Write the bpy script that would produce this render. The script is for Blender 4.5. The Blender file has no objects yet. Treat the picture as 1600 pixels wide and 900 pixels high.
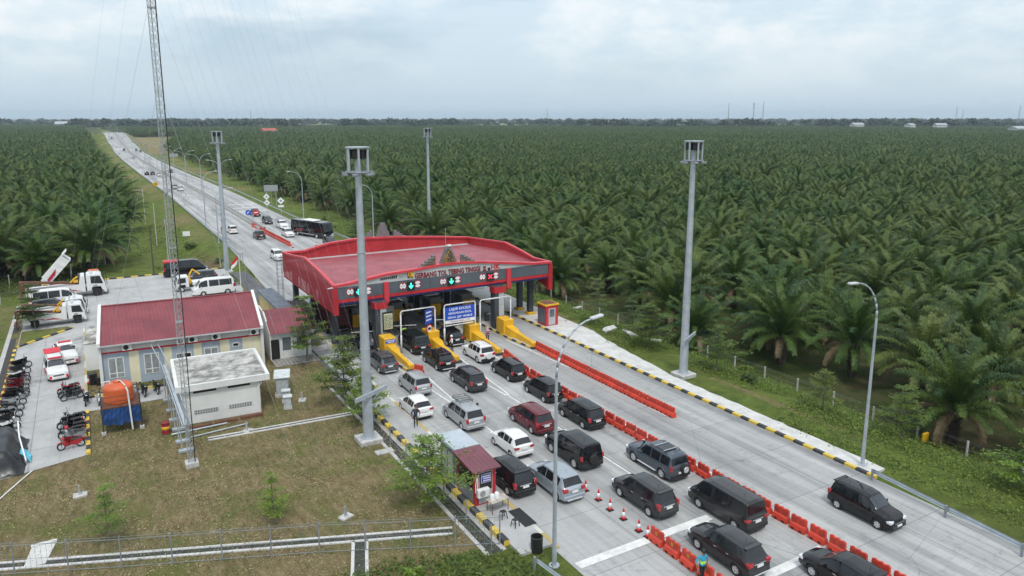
import bpy, bmesh, math, random
from mathutils import Vector, Matrix, Euler, noise as mnoise
random.seed(11)
PI = math.pi
R = math.radians
scene = bpy.context.scene
COL = scene.collection
# ------------------------------------------------------------------ camera model (world: +Y along the toll road, +X to its right)
F, CX, CY, CAMH = 1140.0, 800.0, 404.0, 23.6
TH = math.atan((CY - 185) / F)
YAW = R(30.36)

def ray(u, v):
    dx = (u - CX) / F
    dy = (CY - v) / F
    x, y, z = dx, math.cos(TH) + dy * math.sin(TH), -math.sin(TH) + dy * math.cos(TH)
    c, s = math.cos(YAW), math.sin(YAW)
    return (x * c + y * s, -x * s + y * c, z)

def P(u, v, z=0.0):                      # ground point seen at a photo position
    d = ray(u, v)
    t = (z - CAMH) / d[2]
    return (d[0] * t, d[1] * t)

def PY(u, v, Y):                         # point in the plane Y
    d = ray(u, v)
    t = Y / d[1]
    return (d[0] * t, Y, CAMH + d[2] * t)

def PX(u, v, X):                         # point in the plane X
    d = ray(u, v)
    t = X / d[0]
    return (X, d[1] * t, CAMH + d[2] * t)

# ------------------------------------------------------------------ materials
MATS = {}

def nodes_of(name):
    m = bpy.data.materials.new(name)
    m.use_nodes = True
    nt = m.node_tree
    return m, nt, nt.nodes['Principled BSDF']

def N(nt, kind, **kw):
    n = nt.nodes.new(kind)
    for k, v in kw.items():
        if k in n.inputs.keys():
            n.inputs[k].default_value = v
        else:
            setattr(n, k, v)
    return n

def mathn(nt, op, a, b=None, c=None, clamp=False):
    n = nt.nodes.new('ShaderNodeMath')
    n.operation = op
    n.use_clamp = clamp
    for i, x in enumerate((a, b, c)):
        if x is None:
            continue
        if isinstance(x, (int, float)):
            n.inputs[i].default_value = x
        else:
            nt.links.new(x, n.inputs[i])
    return n.outputs[0]

def mixc(nt, fac, a, b, blend='MIX'):
    n = nt.nodes.new('ShaderNodeMix')
    n.data_type = 'RGBA'
    n.blend_type = blend
    n.clamp_factor = True
    for sock, x in ((n.inputs[0], fac), (n.inputs[6], a), (n.inputs[7], b)):
        if isinstance(x, (int, float)):
            sock.default_value = x
        elif isinstance(x, tuple):
            sock.default_value = x if len(x) == 4 else (*x, 1)
        else:
            nt.links.new(x, sock)
    return n.outputs[2]

def noise_f(nt, vec, scale, detail=4, rough=.55, lo=.35, hi=.65):
    n = nt.nodes.new('ShaderNodeTexNoise')
    n.inputs['Scale'].default_value = scale
    n.inputs['Detail'].default_value = detail
    n.inputs['Roughness'].default_value = rough
    nt.links.new(vec, n.inputs['Vector'])
    mr = nt.nodes.new('ShaderNodeMapRange')
    mr.inputs[1].default_value = lo
    mr.inputs[2].default_value = hi
    nt.links.new(n.outputs[0], mr.inputs[0])
    return mr.outputs[0]

def objvec(nt, scale=(1, 1, 1), world=False):
    tc = nt.nodes.new('ShaderNodeTexCoord')
    if world:
        g = nt.nodes.new('ShaderNodeNewGeometry')
        src = g.outputs['Position']
    else:
        src = tc.outputs['Object']
    if scale == (1, 1, 1):
        return src
    mp = nt.nodes.new('ShaderNodeMapping')
    mp.inputs['Scale'].default_value = scale
    nt.links.new(src, mp.inputs['Vector'])
    return mp.outputs[0]

def mat(name, col, rough=.6, var=.18, scale=3.0, metal=0.0, coat=0.0, bump=0.0, alpha=1.0, spec=None, dirt=0.0):
    """plain surface with worn, uneven colour"""
    if name in MATS:
        return MATS[name]
    m, nt, b = nodes_of(name)
    vec = objvec(nt, world=True)
    f = noise_f(nt, vec, scale, 5, .6)
    dark = tuple(c * (1 - var) for c in col)
    lite = tuple(min(1, c * (1 + var)) for c in col)
    c = mixc(nt, f, dark, lite)
    if dirt:
        f2 = noise_f(nt, vec, scale * .35, 6, .7, .45, .75)
        f2 = mathn(nt, 'MULTIPLY', f2, dirt)
        c = mixc(nt, f2, c, tuple(x * .35 + .03 for x in col))
    nt.links.new(c, b.inputs['Base Color'])
    fr = noise_f(nt, vec, scale * 2.3, 3)
    rr = mathn(nt, 'MULTIPLY_ADD', fr, .2, max(0.03, rough - .1), clamp=True)
    nt.links.new(rr, b.inputs['Roughness'])
    b.inputs['Metallic'].default_value = metal
    b.inputs['Coat Weight'].default_value = coat
    if spec is not None:
        b.inputs['Specular IOR Level'].default_value = spec
    if alpha < 1:
        b.inputs['Alpha'].default_value = alpha
    if bump:
        bp = nt.nodes.new('ShaderNodeBump')
        bp.inputs['Strength'].default_value = bump
        bp.inputs['Distance'].default_value = .05
        nt.links.new(f, bp.inputs['Height'])
        nt.links.new(bp.outputs[0], b.inputs['Normal'])
    MATS[name] = m
    return m

def emit_mat(name, col, strength):
    if name in MATS:
        return MATS[name]
    m, nt, b = nodes_of(name)
    b.inputs['Base Color'].default_value = (*[c * .3 for c in col], 1)
    b.inputs['Emission Color'].default_value = (*col, 1)
    b.inputs['Emission Strength'].default_value = strength
    MATS[name] = m
    return m

def concrete_road():
    m, nt, b = nodes_of('road_concrete')
    vec = objvec(nt, world=True)
    sep = nt.nodes.new('ShaderNodeSeparateXYZ')
    nt.links.new(vec, sep.inputs[0])
    X, Y = sep.outputs[0], sep.outputs[1]
    # slabs: 4.8 m lanes, 5.4 m bays, each slab its own tone
    def cell(s, w, off):
        q = mathn(nt, 'DIVIDE', mathn(nt, 'SUBTRACT', s, off), w)
        return mathn(nt, 'FLOOR', q), mathn(nt, 'FRACT', q)
    cx_, fx = cell(X, 4.77, 1.55)
    cy_, fy = cell(Y, 5.4, .6)
    cb = nt.nodes.new('ShaderNodeCombineXYZ')
    nt.links.new(cx_, cb.inputs[0]); nt.links.new(cy_, cb.inputs[1])
    wn = nt.nodes.new('ShaderNodeTexWhiteNoise')
    nt.links.new(cb.outputs[0], wn.inputs[0])
    tone = wn.outputs[0]
    jx = mathn(nt, 'LESS_THAN', mathn(nt, 'ABSOLUTE', mathn(nt, 'SUBTRACT', fx, .5)), .4945)
    jy = mathn(nt, 'LESS_THAN', mathn(nt, 'ABSOLUTE', mathn(nt, 'SUBTRACT', fy, .5)), .4955)
    joint = mathn(nt, 'SUBTRACT', 1.0, mathn(nt, 'MULTIPLY', jx, jy))
    base = mixc(nt, tone, (.37, .37, .365), (.47, .47, .46))
    base = mixc(nt, noise_f(nt, vec, .13, 4, .6), base, mixc(nt, .5, base, (.33, .33, .325)))
    # tyre bands run along the lanes, broken up by large blotches
    blot = noise_f(nt, vec, .10, 6, .68, .36, .62)
    band = noise_f(nt, objvec(nt, (.62, .016, 1), world=True), 1.0, 4, .6, .42, .66)
    base = mixc(nt, mathn(nt, 'MULTIPLY', mathn(nt, 'MULTIPLY', band, mathn(nt, 'MULTIPLY_ADD', blot, .5, .5)), 1.0), base, (.165, .168, .172))
    s2 = noise_f(nt, objvec(nt, (2.6, .05, 1), world=True), 1.0, 5, .65, .5, .78)
    base = mixc(nt, mathn(nt, 'MULTIPLY', s2, .5), base, (.20, .20, .2))
    pale = noise_f(nt, objvec(nt, (.42, .03, 1), world=True), 1.0, 5, .62, .52, .74)
    base = mixc(nt, mathn(nt, 'MULTIPLY', pale, .55), base, (.58, .58, .565))
    rib = noise_f(nt, objvec(nt, (.35, 7, 1), world=True), 1.0, 3, .6, .4, .7)
    base = mixc(nt, mathn(nt, 'MULTIPLY', rib, .14), base, (.2, .2, .2))
    bl = noise_f(nt, vec, .8, 9, .78, .52, .74)
    base = mixc(nt, mathn(nt, 'MULTIPLY', mathn(nt, 'MULTIPLY', bl, blot), .8), base, (.14, .14, .14))
    sp = noise_f(nt, vec, 3.2, 6, .75, .60, .70)
    base = mixc(nt, mathn(nt, 'MULTIPLY', sp, .5), base, (.10, .10, .10))
    crack = nt.nodes.new('ShaderNodeTexVoronoi'); crack.feature = 'DISTANCE_TO_EDGE'; crack.inputs['Scale'].default_value = .11
    wv = nt.nodes.new('ShaderNodeTexNoise'); wv.inputs['Scale'].default_value = .6; wv.inputs['Detail'].default_value = 5
    nt.links.new(vec, wv.inputs['Vector'])
    nt.links.new(mixc(nt, .12, vec, wv.outputs['Color'], 'ADD'), crack.inputs['Vector'])
    ck = mathn(nt, 'MULTIPLY', mathn(nt, 'LESS_THAN', crack.outputs[0], .0025), mathn(nt, 'MULTIPLY', blot, .6))
    base = mixc(nt, ck, base, (.10, .10, .10))
    base = mixc(nt, mathn(nt, 'MULTIPLY', joint, .6), base, (.12, .12, .115))
    nt.links.new(base, b.inputs['Base Color'])
    b.inputs['Roughness'].default_value = .85
    bp = nt.nodes.new('ShaderNodeBump')
    bp.inputs['Strength'].default_value = .25
    bp.inputs['Distance'].default_value = .02
    nt.links.new(rib, bp.inputs['Height'])
    nt.links.new(bp.outputs[0], b.inputs['Normal'])
    MATS['road'] = m

def pavement_mat(name, a, c, scale=1.2, lo=.58, joint=0):
    m, nt, b = nodes_of(name)
    vec = objvec(nt, world=True)
    f = noise_f(nt, vec, scale, 7, .7)
    k = mixc(nt, f, a, c)
    bl = noise_f(nt, vec, scale * .35, 8, .78, lo, lo + .12)
    k = mixc(nt, mathn(nt, 'MULTIPLY', bl, .75), k, tuple(x * .3 for x in a))
    if joint:
        sp_ = nt.nodes.new('ShaderNodeSeparateXYZ'); nt.links.new(vec, sp_.inputs[0])
        for s_, wd in ((0, 5.2), (1, 6.0)):
            q = mathn(nt, 'FRACT', mathn(nt, 'DIVIDE', sp_.outputs[s_], wd))
            k = mixc(nt, mathn(nt, 'MULTIPLY', mathn(nt, 'LESS_THAN', q, .012), .55), k, (.12, .12, .115))
        ty_ = noise_f(nt, objvec(nt, (.5, .08, 1), world=True), 1.0, 5, .65, .5, .75)
        k = mixc(nt, mathn(nt, 'MULTIPLY', ty_, .5), k, (.22, .22, .22))
    nt.links.new(k, b.inputs['Base Color'])
    b.inputs['Roughness'].default_value = .9
    MATS[name] = m

def ground_mat():
    """lawn, verge and plantation soil, mixed by the zone weights stored on the ground"""
    m, nt, b = nodes_of('ground_cover')
    vec = objvec(nt, world=True)
    at = nt.nodes.new('ShaderNodeAttribute')
    at.attribute_name = 'zone'
    sep = nt.nodes.new('ShaderNodeSeparateColor')
    nt.links.new(at.outputs['Color'], sep.inputs[0])
    dry, lush, bare = sep.outputs[0], sep.outputs[1], sep.outputs[2]
    n_big = noise_f(nt, vec, .09, 6, .65, .36, .64)
    n_mid = noise_f(nt, vec, .55, 6, .7, .36, .64)
    n_fine = noise_f(nt, vec, 5.0, 6, .75, .3, .7)
    streak = noise_f(nt, objvec(nt, (2.2, .7, 1), world=True), 1.0, 7, .75, .36, .66)
    soil = mixc(nt, n_mid, (.044, .068, .020), (.125, .088, .05))
    soil = mixc(nt, mathn(nt, 'MULTIPLY', n_big, .7), soil, (.055, .100, .020))
    green = mixc(nt, n_mid, (.062, .115, .014), (.18, .25, .042))
    green = mixc(nt, mathn(nt, 'MULTIPLY', n_fine, .55), green, (.125, .135, .05))
    green = mixc(nt, mathn(nt, 'MULTIPLY', n_big, .35), green, (.10, .085, .04))
    straw = mixc(nt, streak, (.150, .108, .055), (.40, .305, .175))
    straw = mixc(nt, mathn(nt, 'MULTIPLY', noise_f(nt, vec, .28, 7, .75, .54, .70), .7), straw, (.135, .092, .05))
    straw = mixc(nt, mathn(nt, 'MULTIPLY', n_fine, .35), straw, (.13, .115, .05))
    n_p = noise_f(nt, vec, .20, 7, .72, .50, .61)
    gpatch = mathn(nt, 'MULTIPLY', mathn(nt, 'ADD', n_p, mathn(nt, 'MULTIPLY', n_mid, .30)), .75, clamp=True)
    straw = mixc(nt, gpatch, straw, mixc(nt, n_fine, (.088, .115, .026), (.20, .21, .062)))
    edge = noise_f(nt, vec, .8, 5, .7, .25, .75)
    def w(s):
        return mathn(nt, 'MULTIPLY_ADD', mathn(nt, 'SUBTRACT', mathn(nt, 'MULTIPLY_ADD', edge, .5, s), .75), 3.5, .5, clamp=True)
    c = mixc(nt, w(lush), soil, green)
    c = mixc(nt, w(dry), c, straw)
    c = mixc(nt, w(bare), c, mixc(nt, n_fine, (.13, .085, .05), (.22, .15, .09)))
    nt.links.new(c, b.inputs['Base Color'])
    b.inputs['Roughness'].default_value = .95
    b.inputs['Specular IOR Level'].default_value = .15
    bp = nt.nodes.new('ShaderNodeBump')
    bp.inputs['Strength'].default_value = .9
    bp.inputs['Distance'].default_value = .12
    nt.links.new(n_fine, bp.inputs['Height'])
    nt.links.new(bp.outputs[0], b.inputs['Normal'])
    MATS['ground'] = m

def leaf_mat(name, a, c, yellow=None, rnd=.5, trans=.25):
    m, nt, b = nodes_of(name)
    vec = objvec(nt, world=True)
    f = noise_f(nt, vec, .9, 4, .6, .3, .7)
    oi = nt.nodes.new('ShaderNodeObjectInfo')
    k = mixc(nt, f, a, c)
    r = mathn(nt, 'MULTIPLY', oi.outputs['Random'], rnd)
    k = mixc(nt, r, k, yellow or tuple(x * 1.6 for x in c))
    nt.links.new(k, b.inputs['Base Color'])
    b.inputs['Roughness'].default_value = .42
    b.inputs['Specular IOR Level'].default_value = .26
    tl = nt.nodes.new('ShaderNodeBsdfTranslucent')
    nt.links.new(k, tl.inputs['Color'])
    mx = nt.nodes.new('ShaderNodeMixShader')
    mx.inputs[0].default_value = trans
    nt.links.new(b.outputs[0], mx.inputs[1]); nt.links.new(tl.outputs[0], mx.inputs[2])
    nt.links.new(mx.outputs[0], nt.nodes['Material Output'].inputs['Surface'])
    MATS[name] = m

def stripes_mat(name, a, c, period, axis='Y', worn=.25):
    """painted kerb: alternating blocks along one world axis"""
    m, nt, b = nodes_of(name)
    vec = objvec(nt, world=True)
    sep = nt.nodes.new('ShaderNodeSeparateXYZ')
    nt.links.new(vec, sep.inputs[0])
    if axis == 'D':
        s = mathn(nt, 'MULTIPLY', mathn(nt, 'ADD', sep.outputs[0], sep.outputs[1]), .7071)
    else:
        s = sep.outputs['XYZ'.index(axis)]
    q = mathn(nt, 'GREATER_THAN', mathn(nt, 'FRACT', mathn(nt, 'DIVIDE', s, period)), .5)
    k = mixc(nt, q, a, c)
    f = noise_f(nt, vec, 2.5, 6, .75, .5, .75)
    k = mixc(nt, mathn(nt, 'MULTIPLY', f, worn), k, (.3, .29, .27))
    nt.links.new(k, b.inputs['Base Color'])
    b.inputs['Roughness'].default_value = .75
    MATS[name] = m

def ribbed_mat(name, col, period, axis, rough=.5, metal=0.0, fade=None, lw=.09, bs=.6):
    """profiled metal sheet: ribs as bump, colour weathered"""
    m, nt, b = nodes_of(name)
    vec = objvec(nt, world=True)
    sep = nt.nodes.new('ShaderNodeSeparateXYZ')
    nt.links.new(vec, sep.inputs[0])
    s = sep.outputs['XYZ'.index(axis)]
    w = mathn(nt, 'PINGPONG', mathn(nt, 'DIVIDE', s, period), .5)
    f = noise_f(nt, vec, .5, 6, .65)
    k = mixc(nt, f, tuple(x * .85 for x in col), fade or tuple(min(1, x * 1.15) for x in col))
    sc_ = [.2, .2, .2]; sc_['XYZ'.index(axis)] = 2.5
    f2 = noise_f(nt, objvec(nt, tuple(sc_), world=True), 1.0, 5, .6, .45, .8)
    k = mixc(nt, mathn(nt, 'MULTIPLY', f2, .3), k, tuple(x * .55 for x in col))
    k = mixc(nt, mathn(nt, 'MULTIPLY', mathn(nt, 'LESS_THAN', w, lw), .35), k, tuple(x * .5 for x in col))
    nt.links.new(k, b.inputs['Base Color'])
    b.inputs['Roughness'].default_value = rough
    b.inputs['Metallic'].default_value = metal
    bp = nt.nodes.new('ShaderNodeBump')
    bp.inputs['Strength'].default_value = bs
    bp.inputs['Distance'].default_value = .05
    nt.links.new(w, bp.inputs['Height'])
    nt.links.new(bp.outputs[0], b.inputs['Normal'])
    MATS[name] = m

concrete_road()
pavement_mat('pavement', (.46, .45, .43), (.62, .61, .59))
pavement_mat('lot_concrete', (.34, .34, .335), (.44, .435, .43), .5, .56, 1)
pavement_mat('kerb_concrete', (.33, .32, .31), (.5, .49, .47), 2.0)
pavement_mat('hut_roof_concrete', (.30, .29, .27), (.60, .58, .54), 1.3, .47)
ground_mat()
leaf_mat('palm_leaf', (.025, .074, .014), (.080, .152, .025), (.17, .188, .048), .6, .14)
leaf_mat('palm_leaf_dark', (.011, .040, .012), (.035, .084, .022), (.07, .105, .032), .5, .12)
leaf_mat('palm_dry', (.13, .092, .052), (.25, .185, .105), (.20, .16, .09), .5)
leaf_mat('tree_leaf', (.110, .190, .026), (.200, .300, .050), (.26, .33, .05), .4, .35)
leaf_mat('tree_leaf_dark', (.042, .080, .022), (.085, .135, .034), (.12, .16, .04), .4, .3)
leaf_mat('bush_leaf', (.066, .128, .018), (.150, .215, .036), (.17, .20, .04), .5, .3)
leaf_mat('far_leaf', (.028, .050, .024), (.05, .076, .036), (.065, .085, .04), .6)
stripes_mat('kerb_paint', (.04, .04, .042), (.62, .44, .06), 1.7)
stripes_mat('kerb_paint_cross', (.04, .04, .042), (.62, .44, .06), 1.9, 'X')
stripes_mat('kerb_paint_diagonal', (.04, .04, .042), (.62, .44, .06), 2.0, 'D')
stripes_mat('edge_paint', (.60, .58, .52), (.45, .35, .12), 4.6, 'Y', .7)
stripes_mat('yellow_black', (.03, .03, .03), (.75, .47, .03), .9)
ribbed_mat('canopy_roof', (.30, .055, .07), .36, 'X', .5, 0, (.38, .09, .105))
ribbed_mat('hut_red_roof', (.20, .035, .046), .32, 'X', .5, 0, (.25, .05, .06))
ribbed_mat('kiosk_roof', (.16, .045, .062), .3, 'X', .45)
ribbed_mat('red_seamed', (.42, .020, .028), 1.55, 'X', .45, 0, (.46, .035, .04), .012, .05)
ribbed_mat('grey_seamed', (.095, .112, .135), 3.1, 'X', .45, 0, (.11, .125, .145), .006, .03)
ribbed_mat('red_ribbed', (.52, .025, .03), .3, 'X', .45)
CONC = mat('concrete_plain', (.46, .45, .43), .9, .2, 2.5, dirt=.35)
WHITE_LINE = mat('line_white', (.68, .68, .66), .7, .12, 2.0, dirt=.55)
GALV = mat('galvanised_steel', (.42, .46, .50), .45, .12, 1.5, .35)
GALV_DARK = mat('galvanised_dark', (.24, .26, .28), .5, .15, 2, .1)
MAST = mat('mast_grey', (.34, .36, .37), .6, .15, 2)
WHITE = mat('white_paint', (.74, .74, .72), .55, .06, 1.5, dirt=.18)
OFFWHITE = mat('wall_white', (.68, .68, .66), .85, .06, .8, dirt=.22)
RED = mat('red_panel', (.42, .020, .028), .45, .1, .6, dirt=.15)
RED_TRIM = mat('red_trim', (.56, .045, .06), .4, .1, .8)
DARKGREY = mat('dark_grey_panel', (.085, .105, .13), .45, .1, .6)
LIGHTGREY = mat('light_grey_panel', (.45, .46, .46), .45, .08, .8)
NAVY = mat('navy_beam', (.028, .035, .16), .5, .1)
YELLOW = mat('yellow_paint', (.72, .40, .018), .5, .1, 1.2, dirt=.2)
BLACK = mat('black_plastic', (.014, .014, .015), .5, .2, 4)
RUBBER = mat('rubber', (.020, .020, .021), .8, .2, 6)
GLASS = mat('dark_glass', (.010, .012, .015), .08, .1, 1, spec=.7)
WSCREEN = mat('windscreen_glass', (.030, .036, .045), .06, .15, 1, spec=.8)
GLASS_L = mat('window_glass', (.10, .13, .15), .12, .2, 1, spec=.7)
RIM = mat('alloy_rim', (.60, .60, .61), .35, .1, 4, .2)
CHROME = mat('chrome', (.7, .7, .72), .15, .05, 2, 1.0)
PLATE = mat('number_plate', (.74, .74, .72), .5, .04, 3)
TAIL = mat('tail_lamp', (.38, .012, .018), .2, .15, 5, coat=.6)
HEAD = mat('head_lamp', (.66, .68, .70), .12, .1, 5, coat=.8)
BLUE = mat('sign_blue', (.012, .075, .48), .45, .06, 1)
SIGNWHITE = mat('sign_white', (.80, .80, .80), .45, .03, 1)
SIGNRED = mat('sign_red', (.58, .02, .035), .45, .06, 1)
BARRIER = mat('barrier_plastic', (.60, .052, .024), .45, .16, 1.2, dirt=.42)
BARRIER_B = mat('barrier_plastic_faded', (.46, .045, .025), .5, .14, 1.2, dirt=.3)
CONE = mat('cone_plastic', (.70, .03, .022), .45, .06, 2)
SKIN = mat('skin', (.30, .17, .10), .6, .05, 8)
BARK = mat('bark', (.17, .15, .125), .9, .25, 5)
PBARK = mat('palm_bark', (.055, .045, .034), .95, .35, 5, bump=.6)
RUST = mat('rust_steel', (.15, .065, .04), .8, .3, 3)

# ------------------------------------------------------------------ mesh helper
class MB:
    def __init__(s):
        s.v = []; s.f = []; s.mi = []; s.cur = 0
        s.M = None
    def add(s, vs, fs):
        o = len(s.v)
        if s.M is not None:
            vs = [tuple(s.M @ Vector(p)) for p in vs]
        s.v.extend(vs)
        s.f.extend([tuple(i + o for i in f) for f in fs])
        s.mi.extend([s.cur] * len(fs))
        return s
    def box(s, x0, x1, y0, y1, z0, z1):
        vs = [(x0, y0, z0), (x1, y0, z0), (x1, y1, z0), (x0, y1, z0), (x0, y0, z1), (x1, y0, z1), (x1, y1, z1), (x0, y1, z1)]
        return s.add(vs, [(3, 2, 1, 0), (4, 5, 6, 7), (0, 1, 5, 4), (1, 2, 6, 5), (2, 3, 7, 6), (3, 0, 4, 7)])
    def cbox(s, x0, x1, y0, y1, z0, z1, c=.03):
        """box with chamfered edges"""
        bm = bmesh.new()
        bmesh.ops.create_cube(bm, size=1)
        for v in bm.verts:
            v.co = Vector(((x0 + x1) / 2 + v.co.x * (x1 - x0), (y0 + y1) / 2 + v.co.y * (y1 - y0), (z0 + z1) / 2 + v.co.z * (z1 - z0)))
        bmesh.ops.bevel(bm, geom=bm.edges[:], offset=c, segments=1, affect='EDGES')
        bm.verts.index_update()
        s.add([tuple(v.co) for v in bm.verts], [tuple(v.index for v in f.verts) for f in bm.faces])
        bm.free()
        return s
    def quad(s, a, b, c, d):
        return s.add([a, b, c, d], [(0, 1, 2, 3)])
    def prism(s, poly, axis, a, b):
        """closed outline extruded along an axis: poly holds the other two coordinates"""
        def p3(p, t):
            return {'X': (t, p[0], p[1]), 'Y': (p[0], t, p[1]), 'Z': (p[0], p[1], t)}[axis]
        n = len(poly)
        vs = [p3(p, a) for p in poly] + [p3(p, b) for p in poly]
        fs = [tuple(range(n - 1, -1, -1)), tuple(range(n, 2 * n))]
        fs += [(i, (i + 1) % n, n + (i + 1) % n, n + i) for i in range(n)]
        return s.add(vs, fs)
    def cyl(s, p0, p1, r0, r1=None, n=8, cap=True):
        r1 = r0 if r1 is None else r1
        p0 = Vector(p0); p1 = Vector(p1)
        d = (p1 - p0)
        if d.length < 1e-6:
            return s
        d.normalize()
        u = d.orthogonal().normalized(); w = d.cross(u)
        vs = []
        for p, r in ((p0, r0), (p1, r1)):
            for i in range(n):
                a = 2 * PI * i / n
                vs.append(tuple(p + (u * math.cos(a) + w * math.sin(a)) * r))
        fs = [(i, (i + 1) % n, n + (i + 1) % n, n + i) for i in range(n)]
        if cap:
            fs += [tuple(range(n - 1, -1, -1)), tuple(range(n, 2 * n))]
        return s.add(vs, fs)
    def tube(s, pts, r, n=6, r1=None):
        k = len(pts) - 1
        for i in range(k):
            ra = r if r1 is None else r + (r1 - r) * i / k
            rb = r if r1 is None else r + (r1 - r) * (i + 1) / k
            s.cyl(pts[i], pts[i + 1], ra, rb, n)
        return s
    def lathe(s, prof, n=16, axis='Z', c=(0, 0, 0), cap=True):
        vs = []
        for r, z in prof:
            for i in range(n):
                a = 2 * PI * i / n
                x, y = r * math.cos(a), r * math.sin(a)
                p = {'Z': (x, y, z), 'X': (z, x, y), 'Y': (x, z, y)}[axis]
                vs.append((p[0] + c[0], p[1] + c[1], p[2] + c[2]))
        k = len(prof)
        fs = [(j * n + i, j * n + (i + 1) % n, (j + 1) * n + (i + 1) % n, (j + 1) * n + i) for j in range(k - 1) for i in range(n)]
        if cap: fs += [tuple(range(n - 1, -1, -1)), tuple(range((k - 1) * n, k * n))]
        return s.add(vs, fs)
    def build(s, name, m=None, parent=None, smooth=False, loc=None, fix=True, sharp=None):
        me = bpy.data.meshes.new(name)
        me.from_pydata(s.v, [], s.f)
        ms = m if isinstance(m, (list, tuple)) else [m]
        for k in ms:
            me.materials.append(MATS[k] if isinstance(k, str) else k)
        if any(s.mi):
            me.polygons.foreach_set('material_index', s.mi)
        if fix:
            bm = bmesh.new(); bm.from_mesh(me)
            bmesh.ops.recalc_face_normals(bm, faces=bm.faces[:])
            bm.to_mesh(me); bm.free()
        if smooth:
            me.polygons.foreach_set('use_smooth', [True] * len(me.polygons))
            if sharp:
                me.set_sharp_from_angle(angle=R(sharp))
        o = bpy.data.objects.new(name, me)
        COL.objects.link(o)
        if parent:
            o.parent = parent
        if loc:
            o.location = loc
        return o

def tag(o, label=None, cat=None, group=None, kind=None):
    if label: o['label'] = label
    if cat: o['category'] = cat
    if group: o['group'] = group
    if kind: o['kind'] = kind
    return o

def thing(name, label, cat, loc=(0, 0, 0), rz=0.0, group=None):
    o = bpy.data.objects.new(name, None)
    o.empty_display_size = .2
    COL.objects.link(o)
    o.location = loc
    o.rotation_euler = (0, 0, rz)
    return tag(o, label, cat, group)

def copy_thing(src, loc, rz=0.0, label=None, group=None, scale=None, paint=None):
    """copy a thing with its parts and sub-parts; paint = {old material: new material} on the copies"""
    def rec(o, parent):
        c = o.copy()
        COL.objects.link(c)
        if parent is not None:
            c.parent = parent
        if paint and c.type == 'MESH':
            for sl in c.material_slots:
                if sl.material and sl.material.name in paint:
                    nm = paint[sl.material.name]
                    sl.link = 'OBJECT'
                    sl.material = nm
        for ch in KIDS.get(o.name, ()):
            rec(ch, c)
        return c
    build_kids(src)
    r = rec(src, None)
    r.location = loc
    r.rotation_euler = (0, 0, rz)
    if scale:
        r.scale = scale if isinstance(scale, tuple) else (scale,) * 3
    if label: r['label'] = label
    if group: r['group'] = group
    return r

KIDS = {}
def build_kids(src):
    if src.name in KIDS:
        return
    def rec(o):
        KIDS[o.name] = list(o.children)
        for c in KIDS[o.name]:
            rec(c)
    rec(src)

def text_mesh(s, size, name, m, parent, M, depth=.02, align='CENTER', bold=.0, sx=1.0):
    cu = bpy.data.curves.new(name, 'FONT')
    cu.body = s; cu.size = size; cu.align_x = align; cu.align_y = 'CENTER'
    cu.extrude = depth; cu.offset = bold; cu.resolution_u = 2
    t = bpy.data.objects.new(name, cu)
    COL.objects.link(t)
    dg = bpy.context.evaluated_depsgraph_get()
    me = bpy.data.meshes.new_from_object(t.evaluated_get(dg))
    bpy.data.objects.remove(t)
    me.transform(M @ Matrix.Diagonal((sx, 1, 1, 1)))
    me.materials.clear(); me.materials.append(m)
    o = bpy.data.objects.new(name, me)
    COL.objects.link(o)
    o.parent = parent
    return o

def face_south(x, y, z):
    """text plane that faces -Y (towards the queue)"""
    return Matrix.Translation((x, y, z)) @ Matrix.Rotation(PI / 2, 4, 'X')
EXPOSURE, SUN_E, HAZE = 0.37, 1.5, 0.00009
CLOUD = (7.7, 2.2, .3)
# ------------------------------------------------------------------ camera
cam_d = bpy.data.cameras.new('camera')
cam = bpy.data.objects.new('camera', cam_d)
COL.objects.link(cam)
cam_d.sensor_width = 36
cam_d.lens = 36 * F / 1600
cam_d.shift_y = -(450 - CY) / 1600
cam_d.clip_end = 60000
cam_d.clip_start = .5
cam.location = (0, 0, CAMH)
cam.rotation_euler = (PI / 2 - TH, 0, -YAW)
scene.camera = cam
vs = scene.view_settings
vs.view_transform = 'Standard'; vs.look = 'None'; vs.gamma = 1.0; vs.exposure = EXPOSURE
# ------------------------------------------------------------------ light
SUN_EL, SUN_AZ = R(58), R(200)      # azimuth clockwise from +Y
w = bpy.data.worlds.new('World')
scene.world = w
w.use_nodes = True
nt = w.node_tree
bg = nt.nodes['Background']
sky = nt.nodes.new('ShaderNodeTexSky')
sky.sky_type = 'NISHITA'
sky.sun_disc = False
sky.sun_elevation = SUN_EL
sky.sun_rotation = SUN_AZ
sky.air_density = 1.4; sky.dust_density = 2.5; sky.altitude = 50
tc = nt.nodes.new('ShaderNodeTexCoord')
sep = nt.nodes.new('ShaderNodeSeparateXYZ')
nt.links.new(tc.outputs['Generated'], sep.inputs[0])
z = mathn(nt, 'MAXIMUM', sep.outputs[2], .0)
def skymap(off, sc):
    mp = nt.nodes.new('ShaderNodeMapping')
    mp.inputs['Location'].default_value = off
    mp.inputs['Scale'].default_value = sc
    nt.links.new(tc.outputs['Generated'], mp.inputs[0])
    return mp.outputs[0]
c_lo = noise_f(nt, skymap((1.3, 4.1, .4), (5.0, 5.0, 11.0)), 1.0, 9, .62, .45, .62)
c_hi = noise_f(nt, skymap(CLOUD, (2.0, 2.0, 7.5)), 1.0, 8, .58, .47, .60)
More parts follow.
